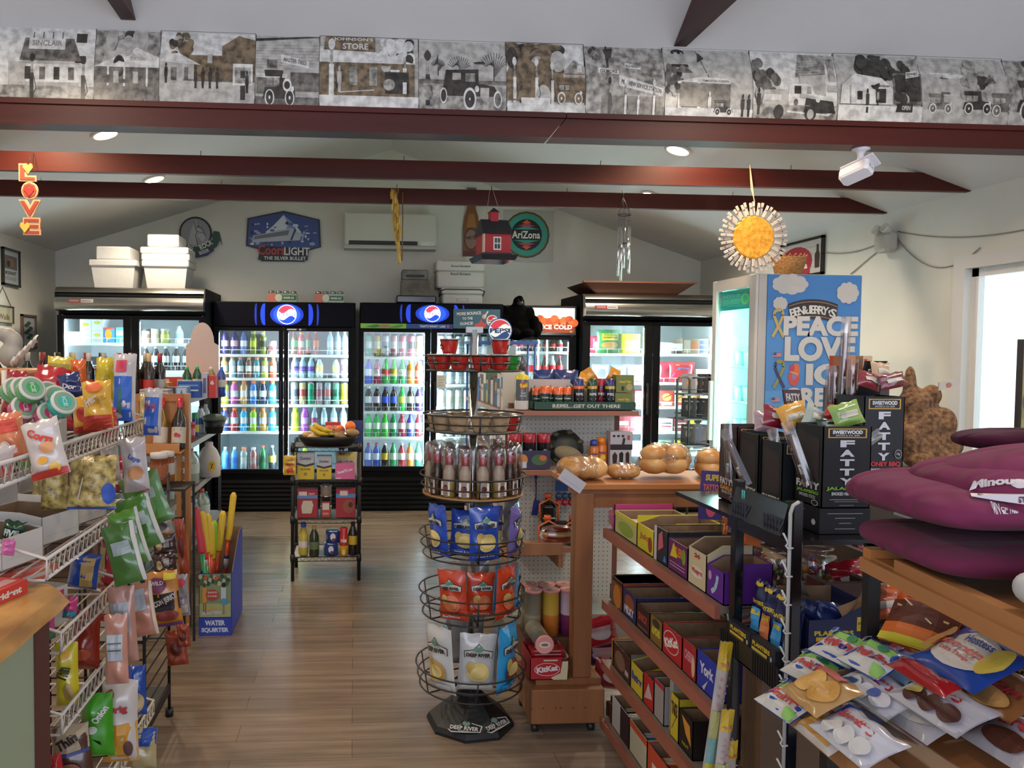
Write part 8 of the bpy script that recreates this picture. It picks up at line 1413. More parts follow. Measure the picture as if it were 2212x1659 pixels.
# ================================================================ water squirter box
WX,WYY = -.735,4.12
t = thing('water_squirter_box','blue WATER SQUIRTER floor box with picture of playing children','display box',(WX,WYY,0))
b = B(); w_,h_ = .172,.335; b.box(-w_/2,0,0,w_/2,.003,h_,'#2a3890'); b.box(-w_/2,0,0,-w_/2+.003,.40,h_,'#2a3890')
b.add([(w_/2,0,0),(w_/2,.40,0),(w_/2,.40,.50),(w_/2,.28,.50),(w_/2,.03,h_),(w_/2,0,h_),(w_/2-.003,0,0),(w_/2-.003,.40,0),(w_/2-.003,.40,.50),(w_/2-.003,.28,.50),(w_/2-.003,.03,h_),(w_/2-.003,0,h_)],[(0,1,2,3,4,5),(11,10,9,8,7,6),(4,3,9,10),(3,2,8,9)],['#33429c','card','card','card']); b.box(-w_/2,.397,0,w_/2,.40,.50,'card'); b.box(-w_/2,0,0,w_/2,.4,.003,'card')
b.front([('r',.02,.3,.98,.99,'#7d8a5c')]+[('e',.05+.9*((i*37) % 19)/19,.84+.13*((i*11) % 7)/7,.06,.04,['#4a5f40','#a8b090','#33452f'][i % 3]) for i in range(22)]+[('r',.02,.3,.98,.52,'#96a06a'),('r',.10,.52,.24,.78,'#c08a3a'),('e',.17,.82,.05,.035,'#5a3a2a'),('r',.13,.36,.17,.54,'#8a5a40'),('r',.19,.36,.23,.54,'#8a5a40'),('r',.68,.58,.84,.78,'#b0b8c0'),('e',.77,.82,.06,.04,'#1c1614'),('r',.7,.50,.86,.6,'#4a8ab0'),('r',.74,.34,.79,.5,'#9a6a50'),('e',.2,.93,.07,.03,'#c8522a'),('e',.55,.93,.07,.03,'#c8522a'),
  ('e',.42,.66,.2,.09,'#a83a34'),('t','SHOOTS',.42,.70,.28,.03,'#d0c8c0'),('t','UP TO 38 FEET',.42,.64,.3,.03,'#d0c8c0'),('b','H2O',.4,.44,.3,.06,.06,'#c89a3a'),('b','BLASTERS',.4,.37,.6,.06,.06,'#b8b0b8'),('r',0,0,1,.29,'#2a3d94'),('b','WATER',.5,.21,.62,.085,'#bcc0d0'),('b','SQUIRTER',.5,.09,.84,.085,'#bcc0d0')],w_,h_,0); b.part('box',t)
for i,(px0,py0,px1,py1,g1,g2,lb) in enumerate([(421,1095,440,1235,'#b82a3c','#2a8a50','red handled water squirter with green tube, leftmost'),(432,1150,446,1230,'#b82a3c','#1f7a44','second squirter with green tube at the left'),(437,1105,452,1230,'#c8a82a','#c8492a','yellow handled squirter, left of the bunch'),(449,1110,456,1235,'#c8a82a','#c8492a','yellow handled squirter in the middle of the bunch'),
    (456,1128,459,1240,'#c8a82a','#c8492a','short yellow handled squirter in the bunch'),(463,1125,460,1240,'#6fae2a','#c8602a','lime green handled squirter in the bunch'),(476,1104,463,1225,'#c8a82a','#c8492a','yellow handled squirter, right of the bunch'),(505,1064,486,1235,'#c8a82a','#cc4420','tall separate yellow and orange squirter at the right')]):
    d = 4.17+.045*i; a = at(px0,py0,d); c = at(px1,py1,d); a,c = Vector(a),Vector(c); dr_ = (a-c).normalized(); c2_ = c-dr_*.22; L_ = (a-c2_).length
    m = c+(a-c)*(.32 if i != 7 else .42); b = B(); b.rod(m-c2_,c-dr_*.22-c2_,.013,g2+'~',10); o = solo(b,'water_squirter',lb,'toy',tuple(c2_)); b = B(); b.tube([m-c2_-dr_*.01,m-c2_,m-c2_+dr_*.01,a-c2_-dr_*.02,a-c2_],[.017,.019,.017,.019,.010],g1,10); b.part('handle',o)
    if i in (1,7): b = B(); q = c+dr_*.02-c2_; b.rod(q,q+dr_*.06,.0145,'#b8b0b0',10); b.rod(q+dr_*.06,q+dr_*.08,.0145,'#2a3d6a',10); b.part('label_band',o)
# ================================================================ steel goods shelving along the left
t = thing('steel_shelving','grey steel shelving of household goods left of the aisle','shelving unit',(-1.30,5.4,0)); SS = [1.205,.895,.572,.20]
for z in SS: b = B(); b.box(-.28,-1.0,z-.03,.20,1.05,z,'#7a736c'); b.box(.20,-1.0,z-.032,.205,1.05,z+.004,'#8f8882'); b.part('shelf',t)
for x in (-.27,.18):
    for y in (-.99,1.02): b = B(); b.box(x,y,0,x+.022,y+.022,1.22,'#6f6a66='); b.part('post',t)
KT = [('jug','#b8b4ae','#c8b02a','#2a3a8a'),('water','#2a4a8a','#b8c4d0','#3a8a5a'),('water','#b8bcc0','#3a6a8a','#2a2a2a'),('soda','#6a8a98','#b8c8d0','#b8b8b8'),('jar','#a83a44','#b86a70','#b8404a'),('water','#a8b0b4','#5a7aa0','#c8c8c8'),('jug','#8a968c','#a8b0a8','#a83030'),('spray','#2a4a90','#c8b83a','#3a9a6a')]
for r_,z in enumerate(SS[1:]):
    for i in range(8):
        it = KT[(i*3+r_*2) % 8]; y = 4.75+.20*i; nm,en = NAMES[it[0]]
        if r_ == 2 and i < 2: it = KT[6]; nm,en = NAMES['jug']
        solo(bottle(*it),nm,f'{hue(it[1])} {en} of household cleaner, {NTH[i]} from the near end, {("upper","middle","lowest")[r_]} steel shelf','bottle',(-1.17,y,z+.001),(0,0,.8*i),'household goods on the steel shelves')
t = thing('cleaner_jug','large white cleaner jug with round Z badge on middle steel shelf','jug',(at(463,1000,5.9).x-.03,5.9,SS[2]+.001)); b = B(); b.lathe([(.075,0),(.085,.01),(.085,.14),(.06,.20),(.03,.235),(.03,.26)],'#b8b2aa',18); b.art([('e',.6,.45,.26,.2,'#c8a42a'),('b','Z',.6,.45,.24,.22,'#1c1a18')],.11,.2,lambda a,c,k: (.086*math.sin((a-.03)/.085),-.086*math.cos((a-.03)/.085)-k,c)); b.part('jug_body',t)
t = thing('black_planter','black tub with mesh and yellow tag on upper steel shelf','tub',(at(470,920,5.9).x-.04,5.9,SS[1]+.001)); b = B(); b.lathe([(.06,0),(.085,.10),(.088,.10),(.06,.01)],'#141414',16); b.ball((0,0,.11),.08,'#5a6458',10,6,(1.2,1,.5)); b.part('tub',t)
# goods on the top steel shelf
ZT = SS[0]+.001
def tp(px,d): return at(px,850,d).x
for px,d,w_,h_,ky,ar_,lb in ((384,5.55,.22,.13,'#b43a26',[('r',.1,.5,.25,.9,'#c8a8a0'),('r',.5,.5,.65,.9,'#c8a8a0'),('r',0,.38,1,.42,'#7a2418')],'red carton with bottle pictures on the top steel shelf'),(428,5.55,.10,.13,'#b43a26',[('r',.2,.4,.5,.9,'#c8a8a0')],'second red carton beside the pink cut-out card'),(418,5.2,.15,.11,'#234a94',[('r',.05,.7,.9,.8,'#5a8ac0'),('r',.05,.4,.9,.5,'#b0b8c8')],'blue carton with stripes on the top steel shelf'),
     (452,5.3,.05,.15,'#b03028',[('b','6',.5,.7,.5,.2,'#c8c0b8')],'narrow red carton at the shelf end'),(442,5.25,.035,.17,'#a8a8b4',[('r',.2,.2,.8,.8,'#5a5a8a')],'pale narrow carton beside the narrow red one'),(373,5.1,.09,.085,'#4a3440',[('e',.4,.5,.3,.35,'#a89a94')],'small dark carton with pale print'),(392,5.05,.075,.08,'#6a88b0',[('r',.1,.1,.9,.9,'#a8b4c4'),('p',[(.3,.2),(.5,.8),(.7,.2)],'#4a6aa0')],'small pale blue framed carton'),(350,5.35,.09,.10,'#b88a4a',[],'tan box behind the stacked paper goods')):
    solo(carton(w_,.10,h_,ky,ar_),'carton',lb,'carton',(tp(px,d),d,ZT))
for i in range(5): b = B(); b.box(-.09,-.06,0,.09,.06,.014,['#8a8488','#a09a9c'][i % 2],c=.003); solo(b,'paper_stack',f'folded grey cloth bundle, {NTH[i]} from the bottom of its stack','cloth',(tp(342,5.0),5.0,ZT+.0005+.015*i),group='folded cloths on the top steel shelf')
for px,c1_,cp,lb in ((404,'#1f4a2c','#2a9a50','dark bottle with green cap, left of two'),(426,'#1f4a2c','#2a9a50','dark bottle with green cap, right of two'),(469,'#8a7a4a','#b8b0a0','tan bottle at the end of the top steel shelf'),(478,'#2a4a98','#3a6ac0','blue bottle at the far end of the top steel shelf')): solo(bottle('water',c1_,'#b8c0b0',cp),'cleaner_bottle',lb,'bottle',(tp(px,5.4),5.4,ZT))
q = at(437,775,5.7); b = B(); P = [(0,0),(1,0),(1,.68),(.86,.72)]+[(.5+.36*math.cos(math.radians(a)),.72+.28*math.sin(math.radians(a))) for a in range(15,180,15)]+[(.14,.72),(0,.68)]
b = plaque(P,.235,at(437,698,5.7).z-ZT,'#bfa79a',.006); solo(b,'cutout_card','blank pink card with rounded top standing on the steel shelf','card',(q.x,5.7,ZT))
# wine shelf behind, at the left
b = B(); b.box(-2.35,4.95,1.17,-1.62,5.4,1.2055,'#6a4a38'); b.box(-2.35,4.95,0,-2.32,5.4,1.19,'#6a4a38'); b.box(-1.65,4.95,0,-1.62,5.4,1.19,'#6a4a38'); b.box(-2.35,5.37,0,-1.62,5.4,1.19,'#5a3f30'); solo(b,'wine_shelf','brown shelf carrying the long row of dark wine bottles','shelf')
R_ = random.Random(9)
for i in range(22):
    c_ = ['#16100c','#1a1a10','#24160e'][i % 3]; cp = ['#b8a070','#8a1c20','#b0a8a0','#16100c','#8f8a80'][i % 5]; r_ = i % 2
    solo(bottle('wine',c_,['#a82a28','#b0aaa0','#2a2420','#a82a28'][i % 4],cp),'wine_bottle',f'dark wine bottle with {hue(cp)} top, {NTH[i//2]} from left in the {("front","rear")[r_]} row','bottle',(-2.27+.095*(i//2)+(.04 if r_ else 0),5.05+.12*r_,1.2065),group='wine bottles behind the chips')
for k in range(5): b = B(); b.lathe([(.034,0),(.036,.17),(.034,.18)],'#a8a49c',12); solo(b,'wrapped_roll',f'pale grey canister, {ORD[k]} of the row behind the chips','canister',(-1.56+.075*k if k > 2 else -2.28+.075*k,4.90,1.0+.001)) if k < 3 else None
b = B(); b.box(-2.4,4.8,.98,-2.0,4.945,1.0,'#6a4a38'); b.box(-2.4,4.8,0,-2.38,4.945,.98,'#6a4a38'); b.box(-2.02,4.8,0,-2.0,4.945,.98,'#6a4a38'); solo(b,'side_ledge','low brown ledge in front of the wine shelf','shelf')
# ================================================================ orange wooden wine rack
t = thing('wooden_wine_rack','orange pine display rack holding two slanted wine bottles','wine rack',(-1.05,4.22,0)); x1 = .145
b = B(); b.box(-.14,.02,.95,x1,.035,1.285,'wood'); b.box(-.14,.005,1.25,x1,.02,1.29,'woodx'); b.box(-.14,.005,1.13,x1,.02,1.17,'woodx')
for x in (-.14,-.005,x1-.03): b.box(x,.008,1.13,x+.03,.02,1.29,'wood')
b.part('back_board',t)
b = B(); b.box(x1-.055,0,0,x1-.03,.06,1.25,'wood'); b.box(x1-.012,0,0,x1+.012,.06,1.29,'wood'); [b.box(x1-.032,.01,.04+.065*i,x1-.010,.05,.07+.065*i,'wood') for i in range(15)]; b.part('slotted_post',t)
b = B(); b.box(-.16,-.14,.985,x1-.01,-.125,1.035,'woodx'); b.box(-.16,-.125,.98,x1-.01,.02,.99,'woodx'); b.part('bottle_ledge',t)
def wineb(px,body,lab,cap,lb,art):
    b = B(); b.lathe([(.036,0,body+'~'),(.038,.006,body+'~'),(.038,.03,lab),(.0385,.115,body+'~'),(.037,.15,body+'~'),(.015,.205,body+'~'),(.0145,.22,cap+'~'),(.0155,.222,cap+'~'),(.0155,.275,cap+'~')],n=16); b.art(art,.05,.085,lambda a,c,k: (.039*math.sin((a-.025)/.038),-.039*math.cos((a-.025)/.038)-k,.03+c)); solo(b,'wine_bottle',lb,'bottle',(at(px,940,4.13).x,4.137,1.0005),(-.20,0,0))
wineb(345,'#7a5a22','#b8aa98','#b02a34','amber wine bottle with red cap leaning on the pine rack',[('e',.5,.62,.16,.1,'#8a2a20')]); wineb(384,'#1c1612','#b0a494','#b02434','dark wine bottle with red cap leaning on the pine rack',[('r',.1,.8,.9,.9,'#6a2a24'),('e',.4,.5,.25,.14,'#a82a28'),('e',.7,.45,.15,.12,'#a82a28')])
for i,(px,py,d,c_,lb) in enumerate([(344,1045,3.9,'#7a3a18','large amber jar with white lid below the wine bottles'),(362,1040,4.0,'#8a4a20','smaller amber jar with paper tag beside the large one')]): a = at(px,py,d); o = solo(bottle('jar',c_,'#b0a8a0' if i else '#8a4a20','#b8b4b0'),'honey_jar',lb,'jar',(a.x,d,a.z)); o.scale = (1.15-.25*i,1.15-.25*i,1.3)
b = B(); a = at(352,1046,3.95); b.box(-.14,-.14,a.z-.012,.14,.10,a.z-.001,'#16110f'); [b.box(x,y,0,x+.012,y+.012,a.z-.012,'#16110f') for x in (-.14,.128) for y in (-.14,.088)]
for k in range(4): b.rod((-.13,-.13,.1+.2*k),(.13,-.13,.1+.2*k),.005,'#16110f')
solo(b,'black_stand','black metal stand carrying the amber jars','stand',(a.x,3.95,0))
# ================================================================ black grid rack of jerky
gx_ = -.762; t = thing('grid_rack','black wire grid rack on round feet, hung with jerky bags','display rack',(gx_,2.83,0)); b = B()
for y in (0,.375): b.rod((0,y,.02),(0,y,1.02),.007,'#121212'); b.cyl(0,y,0,.03,.017,'#121212',10)
for y in (0,.375): b.rod((-.34,y,.02),(-.34,y,1.02),.007,'#121212')
for i in range(15): z = .14+.062*i; b.rod((0,0,z),(0,.375,z),.003,'#121212'); b.rod((-.34,0,z),(0,0,z),.003,'#121212')
b.part('grid',t); b = B(); b.box(-.34,.0,.115,0,.375,.125,'#1a1816'); b.box(-.005,0,.10,.005,.375,.14,'#121212'); b.part('base_shelf',t)
b = B(); [b.hexa([(-.30,0,z),(0,0,z),(0,.375,z),(-.30,.375,z)],[(-.30,0,z+.01),(0,0,z+.01),(0,.375,z+.01),(-.30,.375,z+.01)],'#161412') for z in (.45,)]; b.part('upper_shelf',t)
def hang(px0,py0,px1,py1,d,key,art,lb,th=.03,rot=0,grp=None,tilt=0,nm='snack_bag',sd=0,back=None):
    a,c = at(px0,py1,d),at(px1,py0,d); solo(pouch(c.x-a.x,c.z-a.z,th,key,art,sd,crinkle=.005,back=back),nm,lb,'bag',((a.x+c.x)/2,d,a.z),(tilt,rot,0),grp)
hang(326,1228,398,1348,2.80,'#b8782c~',[('r',0,.3,1,.62,'#1c1614'),('b','BACON JERKY',.5,.47,.94,.13,.32,'#b8b0a8'),('e',.4,.78,.28,.14,'#6a3050'),('t','WILD',.4,.82,.4,.07,'#c8c0b8'),('r',.62,.86,.98,.97,'#c8b42a'),('e',.6,.22,.35,.1,'#7a2a20'),('r',.0,.02,1,.08,'#5a2a5a')],'large orange and black BACON JERKY bag on the grid rack',.04,-.12,sd=3)
hang(332,1105,376,1160,2.86,'#8a8280~',[('e',.5,.8,.35,.14,'#a83a44'),('e',.5,.45,.3,.16,'#4a4648'),('r',.1,.1,.9,.25,'#a8743a')],'grey and red jerky bag above the brown ones',rot=-.15,sd=4)
for i in range(2): hang(332+2*i,1155+40*i,384,1198+42*i,2.84-.02*i,'#38241f~',[('e',.3,.5,.14,.22,'#a89060'),('r',.5,.4,.75,.8,'#8a8480')],('upper','lower')[i]+' dark brown snack bag with pale oval on the grid rack',rot=-.12,sd=5+i)
hang(384,1240,412,1330,3.1,'#8a8486~',[('e',.5,.82,.35,.1,'#a83a44'),('t','JERKY',.5,.45,.8,.08,'#5a3a5a'),('r',.1,.1,.9,.3,'#a8a098')],'narrow grey jerky bag at the far side of grid rack',rot=-.08,sd=8)
for i,(x0,y0,x1_,y1) in enumerate([(385,1345,412,1395),(352,1360,398,1437),(388,1120,410,1240)]): hang(x0,y0,x1_,y1,3.12,'#8f3a20~',[('e',.5,.5,.3,.2,'#5a1c16')],['reddish pouch low at the far post of grid rack','rust coloured pouch hanging lowest on the grid rack','orange red pouch beside the pine slotted post'][i],rot=-.1,sd=12+i)
# ================================================================ counter with live edge slab
b = B(); ed = [(-.655+.006*math.sin(9*y)+.003*math.sin(23*y),y) for y in [.45+.068*i for i in range(20)]]+[(-.70,1.80),(-.85,1.83),(-1.15,1.82)]
P = [(-1.3,.45)]+ed+[(-1.3,1.8)]; n = len(P); cxm = -1.0
vs = [(x,y,.982) for x,y in P]+[(x+(.018 if x > -.8 else 0),y+(.01 if y > 1.7 else 0),.955) for x,y in P]+[(x-(.02 if x > -.8 else 0),y,.93) for x,y in P]
fs = [tuple(range(n)),tuple(range(3*n-1,2*n-1,-1))]+[(i+n*k,(i+1) % n+n*k,(i+1) % n+n*(k+1),i+n*(k+1)) for i in range(n) for k in (0,1)]
t = thing('counter','shop counter with thick live-edge slab top and pale green side','counter',(0,0,0)); B().add(vs,[f[::-1] for f in fs],'slab').part('slab_top',t)
b = B(); b.box(-1.28,.45,0,-.695,1.70,.93,'#8f9c84'); b.art([('l',[(.2,.3),(.36,.42)],.003,'#5f6a5a')],1.2,.9,lambda a,c,k: (-.6945+k,.5+a,c)); b.part('side_panel',t); b = B(); b.box(-1.28,1.70,0,-.69,1.775,.93,'#4f2a26'); b.part('end_trim',t)
for i,(px,py,z,w_,h_,ky,ar_,rx,lb) in enumerate([(52,1262,.9825,.16,.035,'#c0584a',[('r',.1,.3,.9,.7,'#b8a8a0')],0,'pink and red flat packet on the slab at the far left'),(15,1300,.9825,.13,.03,'#b8342a',[('b','Trident',.5,.5,.7,.5,'#c8c0b8')],.2,'red packet with white lettering on the slab')]): solo(carton(w_,.15,h_,ky,ar_,topa=[('r',.1,.1,.9,.9,'#bf8a84'),('r',.1,.3,.9,.6,ky),('b','Trident',.5,.45,.6,.2,'#c8c0b8')]),'gum_box',lb,'box',(*onz(px,py,z).xy,z),(0,0,1.1+rx))
# ================================================================ white wire candy rack
t = thing('white_wire_rack','white wire shelf rack crowded with snack bags beside the counter','display rack',(-.70,1.86,0)); WR = [(1.25,-.42,.78),(1.0,-.08,.88),(.80,.0,.45),(.60,.0,.80),(.25,.0,.84)]; WC = '#b9b0a6'
for z,y0,y1 in WR:
    b = B()
    for i in range(14): x = -.50*i/13; b.rod((x,y0,z),(x,y1,z),.0022,WC,4)
    for y in (y0,(y0+y1)/2,y1): b.rod((0,y,z-.004),(-.5,y,z-.004),.003,WC,5)
    for zz in (z,z+.045): b.rod((.004,y0,zz),(.004,y1,zz),.0045,WC)
    n = int((y1-y0)/.016); b.tube([(.005,y0+(y1-y0)*i/n,z+(.045 if i % 2 else 0)) for i in range(n+1)],.002,WC,4)
    for y in (y0,y1): b.tube([(.004,y,z),(.004,y,z+.045),(-.20,y,z+.11),(-.5,y,z+.11)],.004,WC)
    b.part('wire_shelf',t)
for y in (.02,.86): b = B(); b.rod((-.5,y,0),(-.5,y,1.45),.009,WC); b.rod((-.5,y,.04),(-.04,y,.04),.007,WC); b.part('post',t)
def on(px0,py0,px1,py1,d,key,art,lb,**k): hang(px0,py0,px1,py1,d,key,art,lb,**k)
BAGS = [
 (0,800,45,900,2.2,'#8a1c24~',[('e',.5,.4,.3,.15,'#5a1218')],'dark red chip bag at the far left edge',.05,.2),(108,800,150,862,2.9,'#22285a~',[('r',.2,.3,.8,.5,'#5a3a6a')],'dark navy bag top behind the red bags',.04,.2),(215,900,262,965,2.3,'#a8302a~',[('r',.1,.4,.8,.8,'#c8902a')],'red and gold foil bag below the corn chips',.05,-.3),
 (300,850,322,945,2.75,'#b09a60~',[('e',.5,.3,.4,.2,'#8a6a30')],'tan bag behind the blue ribbed bags',.04,0),(222,955,262,1040,2.45,'#a8a098~',[('e',.5,.5,.3,.2,'#7a3a34')],'grey bag with brown spot under the top basket',.04,-.2),(60,1000,100,1100,2.35,'#8a7a4a~',[],'dull gold bag behind the popcorn',.05,.1),
 (248,985,275,1060,2.6,'#98242e~',[('r',.1,.2,.8,.5,'#b8b0a8')],'red bag squeezed behind the hanging pouches',.04,-.1),(292,1040,330,1110,2.5,'#b83038~',[('e',.5,.5,.4,.2,'#c8a070')],'bright red bag behind the green pouches',.04,-.2),(0,1125,48,1175,1.9,'#1f3a28~',[('b','FIVE',.5,.5,.7,.3,'#b0b8b0')],'dark green packet by the bakery boxes',.03,.3),(0,1165,30,1200,1.75,'#b05a88~',[],'pink packet at the left edge by the bakery boxes',.03,.2),
 (190,1425,222,1500,2.3,'#2a2420~',[('r',.2,.3,.8,.6,'#5a4a40')],'black bag between shelves behind the yellow one',.04,0),(205,1270,240,1340,2.3,'#b03a28~',[('r',.1,.3,.9,.7,'#b8aca0')],'orange and white carton shaped pouch on third shelf',.04,.1),(135,1290,165,1335,2.0,'#b03a6a~',[('r',0,0,1,.4,'#2a7a8a')],'pink toy pouch on the third shelf',.03,.1),
 (255,1575,310,1660,2.4,'#a89a70~',[('r',0,.6,1,1,'#24489a')],'tan and blue bag at the back of lowest shelf',.05,0),
 (55,790,132,905,2.5,'#9c1f24~',[('e',.5,.4,.3,.15,'#c8502a')],'red chip bag at the upper left of white rack',.05,.3),(96,770,152,850,2.75,'#b8a030~',[('r',.1,.5,.9,.8,'#8a7a20')],'yellow bag peeking behind the red ones',.04,.1),
 (95,795,160,930,2.45,'#a41c22~',[('b','Dorit',.62,.55,.6,.12,-.4,'#c8b8a0'),('p',[(.3,.3),(.6,.42),(.5,.2)],'#c8702a')],'second red chip bag with slanted lettering',.05,-.35),(134,805,182,860,2.4,'#1c2a58~',[('b','Dor',.55,.45,.6,.2,-.3,'#b8b0b8')],'navy chip bag between red and orange ones',.04,-.4),
 (156,776,190,850,2.5,'#c0561c~',[('e',.5,.4,.2,.2,'#a8401a')],'orange pointed chip bag',.04,-.15),(202,772,246,862,2.5,'#b8a01e~',[('r',.3,.3,.8,.6,'#a08a18')],'tall yellow chip bag, rear',.05,.08),
 (160,855,222,935,2.3,'#c08e22~',[('e',.5,.5,.3,.2,'#a82a20'),('r',0,0,1,.18,'#a02a20')],'golden bag behind the yellow and red corn chips',.05,-.2),(182,838,246,942,2.2,'#c8982a~',[('b','Fritos',.38,.6,.5,.16,.5,'#c8b8a8'),('b','Ritz',.72,.62,.34,.14,.5,'#a87a1c'),('r',0,0,1,.28,'#a8301f'),('e',.5,.86,.3,.1,'#cc5a20')],'yellow and red corn chip bag with white lettering',.05,-.15),
 (242,785,292,930,2.45,'#b0a8a4~',[('r',.1,.0,.9,.66,'#2a5ab0'),('r',.2,.72,.7,.9,'#b83a4a'),('r',.38,.1,.5,.5,'#3a6a4a'),('e',.5,.8,.2,.08,'#b02a44')],'white and blue ribbed chip bag, left of two',.06,0),(280,838,320,940,2.55,'#aea6a4~',[('r',.1,.0,.9,.8,'#2a54a8'),('t','RUFFLES',.4,.6,.7,.1,'#a83a44')],'white and blue ribbed chip bag, right of two',.05,.05),
 (88,985,150,1105,2.15,'chips',[('r',.2,.85,.8,.95,'#b8a878')],'clear bag of brown popcorn, left of two',.07,-.1),(145,985,250,1100,2.1,'chips',[('l',[(.3,.2),(.4,.6)],.004,'#b8b0a0'),('e',.9,.3,.12,.2,'#24489c'),('r',0,0,1,.05,'#24489c')],'clear bag of brown popcorn with blue edge',.07,0),
 (262,945,318,1062,2.3,'#aaa09e~',[('p',[(0,.3),(.5,.2),(1,0),(.6,0),(0,.5)],'#a8303c'),('b','Lays',.6,.6,.5,.12,-.5,'#3a4a8a'),('e',.6,.35,.3,.12,'#b07a4a')],'white and red chip bag under the upper basket',.05,-.2),
 (246,1020,336,1135,2.35,'#4c6e36~',[('r',.1,.1,.9,.8,'#4a7a2c'),('r',.2,.5,.8,.7,'#8a948c')],'green pouch hanging, topmost of four',.03,-.6),(258,1070,340,1185,2.25,'#44702c~',[('r',.2,.45,.8,.7,'#98a09c'),('r',.9,0,1,1,'#b0aaa0')],'green pouch hanging, second of four',.03,-.6),
 (262,1100,330,1220,2.15,'#548030~',[('r',.2,.55,.85,.8,'#a0a8a4'),('r',.9,0,1,1,'#b4aea4')],'green pouch hanging, third of four',.03,-.5),(248,1130,320,1260,2.08,'#42662c~',[('r',.2,.5,.8,.72,'#8e9894'),('r',.88,0,1,1,'#b4aea4')],'green pouch hanging, lowest of four',.03,-.45),
 (270,1262,345,1375,2.2,'#a8705a~',[('r',.1,.5,.8,.9,'#8e9498'),('r',.92,0,1,1,'#b8a890')],'pinkish pouch hanging, upper right of three',.03,-.3),(242,1270,300,1430,2.1,'#a07464~',[('r',.1,.4,.8,.8,'#949a9e')],'pinkish pouch hanging, middle of three',.03,-.15),(228,1330,278,1478,2.02,'#b07c68~',[('r',.15,.35,.85,.72,'#a4aaae'),('l',[(.2,.6),(.8,.6)],.003,'#4a4a4a'),('l',[(.2,.5),(.8,.5)],.003,'#4a4a4a')],'pinkish pouch hanging, lowest left of three',.03,-.08),
 (168,1325,232,1450,2.15,'#8a2a1a~',[('e',.5,.3,.3,.1,'#a84a2a')],'dark red bag on the third wire shelf',.06,0),(122,1408,172,1540,2.0,'#bcae24~',[('b','Thin',.45,.55,.6,.2,1.2,'#2a3018'),('e',.7,.25,.2,.14,'#a8905a'),('e',.6,.85,.2,.08,'#c89a2a')],'bright yellow chip bag on the lower wire shelf',.05,-.1),(150,1400,182,1500,2.2,'#c8821e~',[('t','R',.5,.7,.3,.1,'#2a2018'),('r',0,0,1,.4,'#b86a3a')],'narrow orange bag behind the yellow one',.04,-.2),
 (176,1492,248,1625,2.1,'#3a8a1c~',[('p',[(.2,.0),(.3,.4),(.7,.3),(.8,0)],'#15120f'),('b','Onion',.72,.72,.5,.12,.9,'#b8b8b0'),('e',.5,.5,.15,.06,'#a8b0a0')],'green chip bag with black patch on the lowest shelf',.07,-.1),(121,1570,205,1700,2.0,'#4a2c22~',[('r',0,.6,1,1,'#a09078'),('b','Thin',.5,.78,.6,.16,.4,'#2c1c18'),('r',0,.55,1,.6,'#2a3a7a'),('e',.5,.3,.3,.15,'#8a5a40')],'tan and brown pretzel bag with dark lettering',.06,-.25),
 (118,1630,142,1700,1.95,'#a8242a~',[('e',.6,.5,.3,.2,'#b8b0b8')],'small red bag at the bottom left corner',.04,-.3),(222,1470,300,1640,2.15,'#b8b0a8~',[('r',0,0,1,.5,'#c0882e'),('b','Orig',.5,.68,.6,.12,'#a83038'),('e',.3,.86,.14,.06,'#a82a34'),('e',.8,.2,.12,.1,'#5a3a3a')],'white and orange classic chip bag on the lowest shelf',.07,-.06),(276,1440,318,1545,2.5,'#24489a~',[('e',.6,.3,.35,.2,'#b8a47c')],'blue chip bag behind the classic one',.05,-.1),
 (150,1190,215,1265,2.3,'#1f4290~',[('r',.5,.1,.9,.9,'#a88a50')],'blue bag under the bakery boxes',.06,.2),(210,1160,248,1270,2.35,'#98262c~',[('r',0,.1,.5,.8,'#b8a070')],'red and clear bag under the bakery boxes',.06,.1),(0,890,60,1000,1.7,'#c0704a~',[('r',.1,.6,.9,.85,'#b83a24'),('e',.4,.3,.25,.14,'#c8b8a8')],'orange and white bag at the left edge of the top basket',.05,-.3),
 (30,905,112,1030,1.66,'#b8aca2~',[('b','Corn',.55,.72,.7,.14,-.5,'#b83424'),('e',.5,.3,.12,.07,'#c08a2a'),('e',.75,.15,.14,.08,'#c89a3a'),('e',.7,.5,.18,.1,'#c88a5a'),('r',0,0,1,.12,'#a83028')],'white peanut bag with red lettering in the top basket',.05,-.45),(75,925,150,1000,1.8,'#2f8a30~',[('r',.0,.75,1,1,'#1f5a28'),('b','Ab',.25,.5,.3,.25,'#b8c0b8')],'green packet lying in the top basket',.04,-.5),(0,960,50,1030,1.62,'#b0a29c~',[('r',0,0,1,.4,'#a83a3a')],'pale bag at the bottom left of the top basket',.05,.2)]
for i,(x0,y0,x1_,y1,d,ky,ar_,lb,th,rt) in enumerate(BAGS): on(x0,y0,x1_,y1,d,ky,ar_,lb,th=th,rot=rt*.6,sd=200+i,tilt=-.1)
solo(carton(.10,.12,.05,'#b8b6b0',[('r',.6,0,.95,.9,'#c8b030')]),'white_box','white box with yellow corner in the top basket','box',(-.80,1.84,1.256),(0,0,.6))
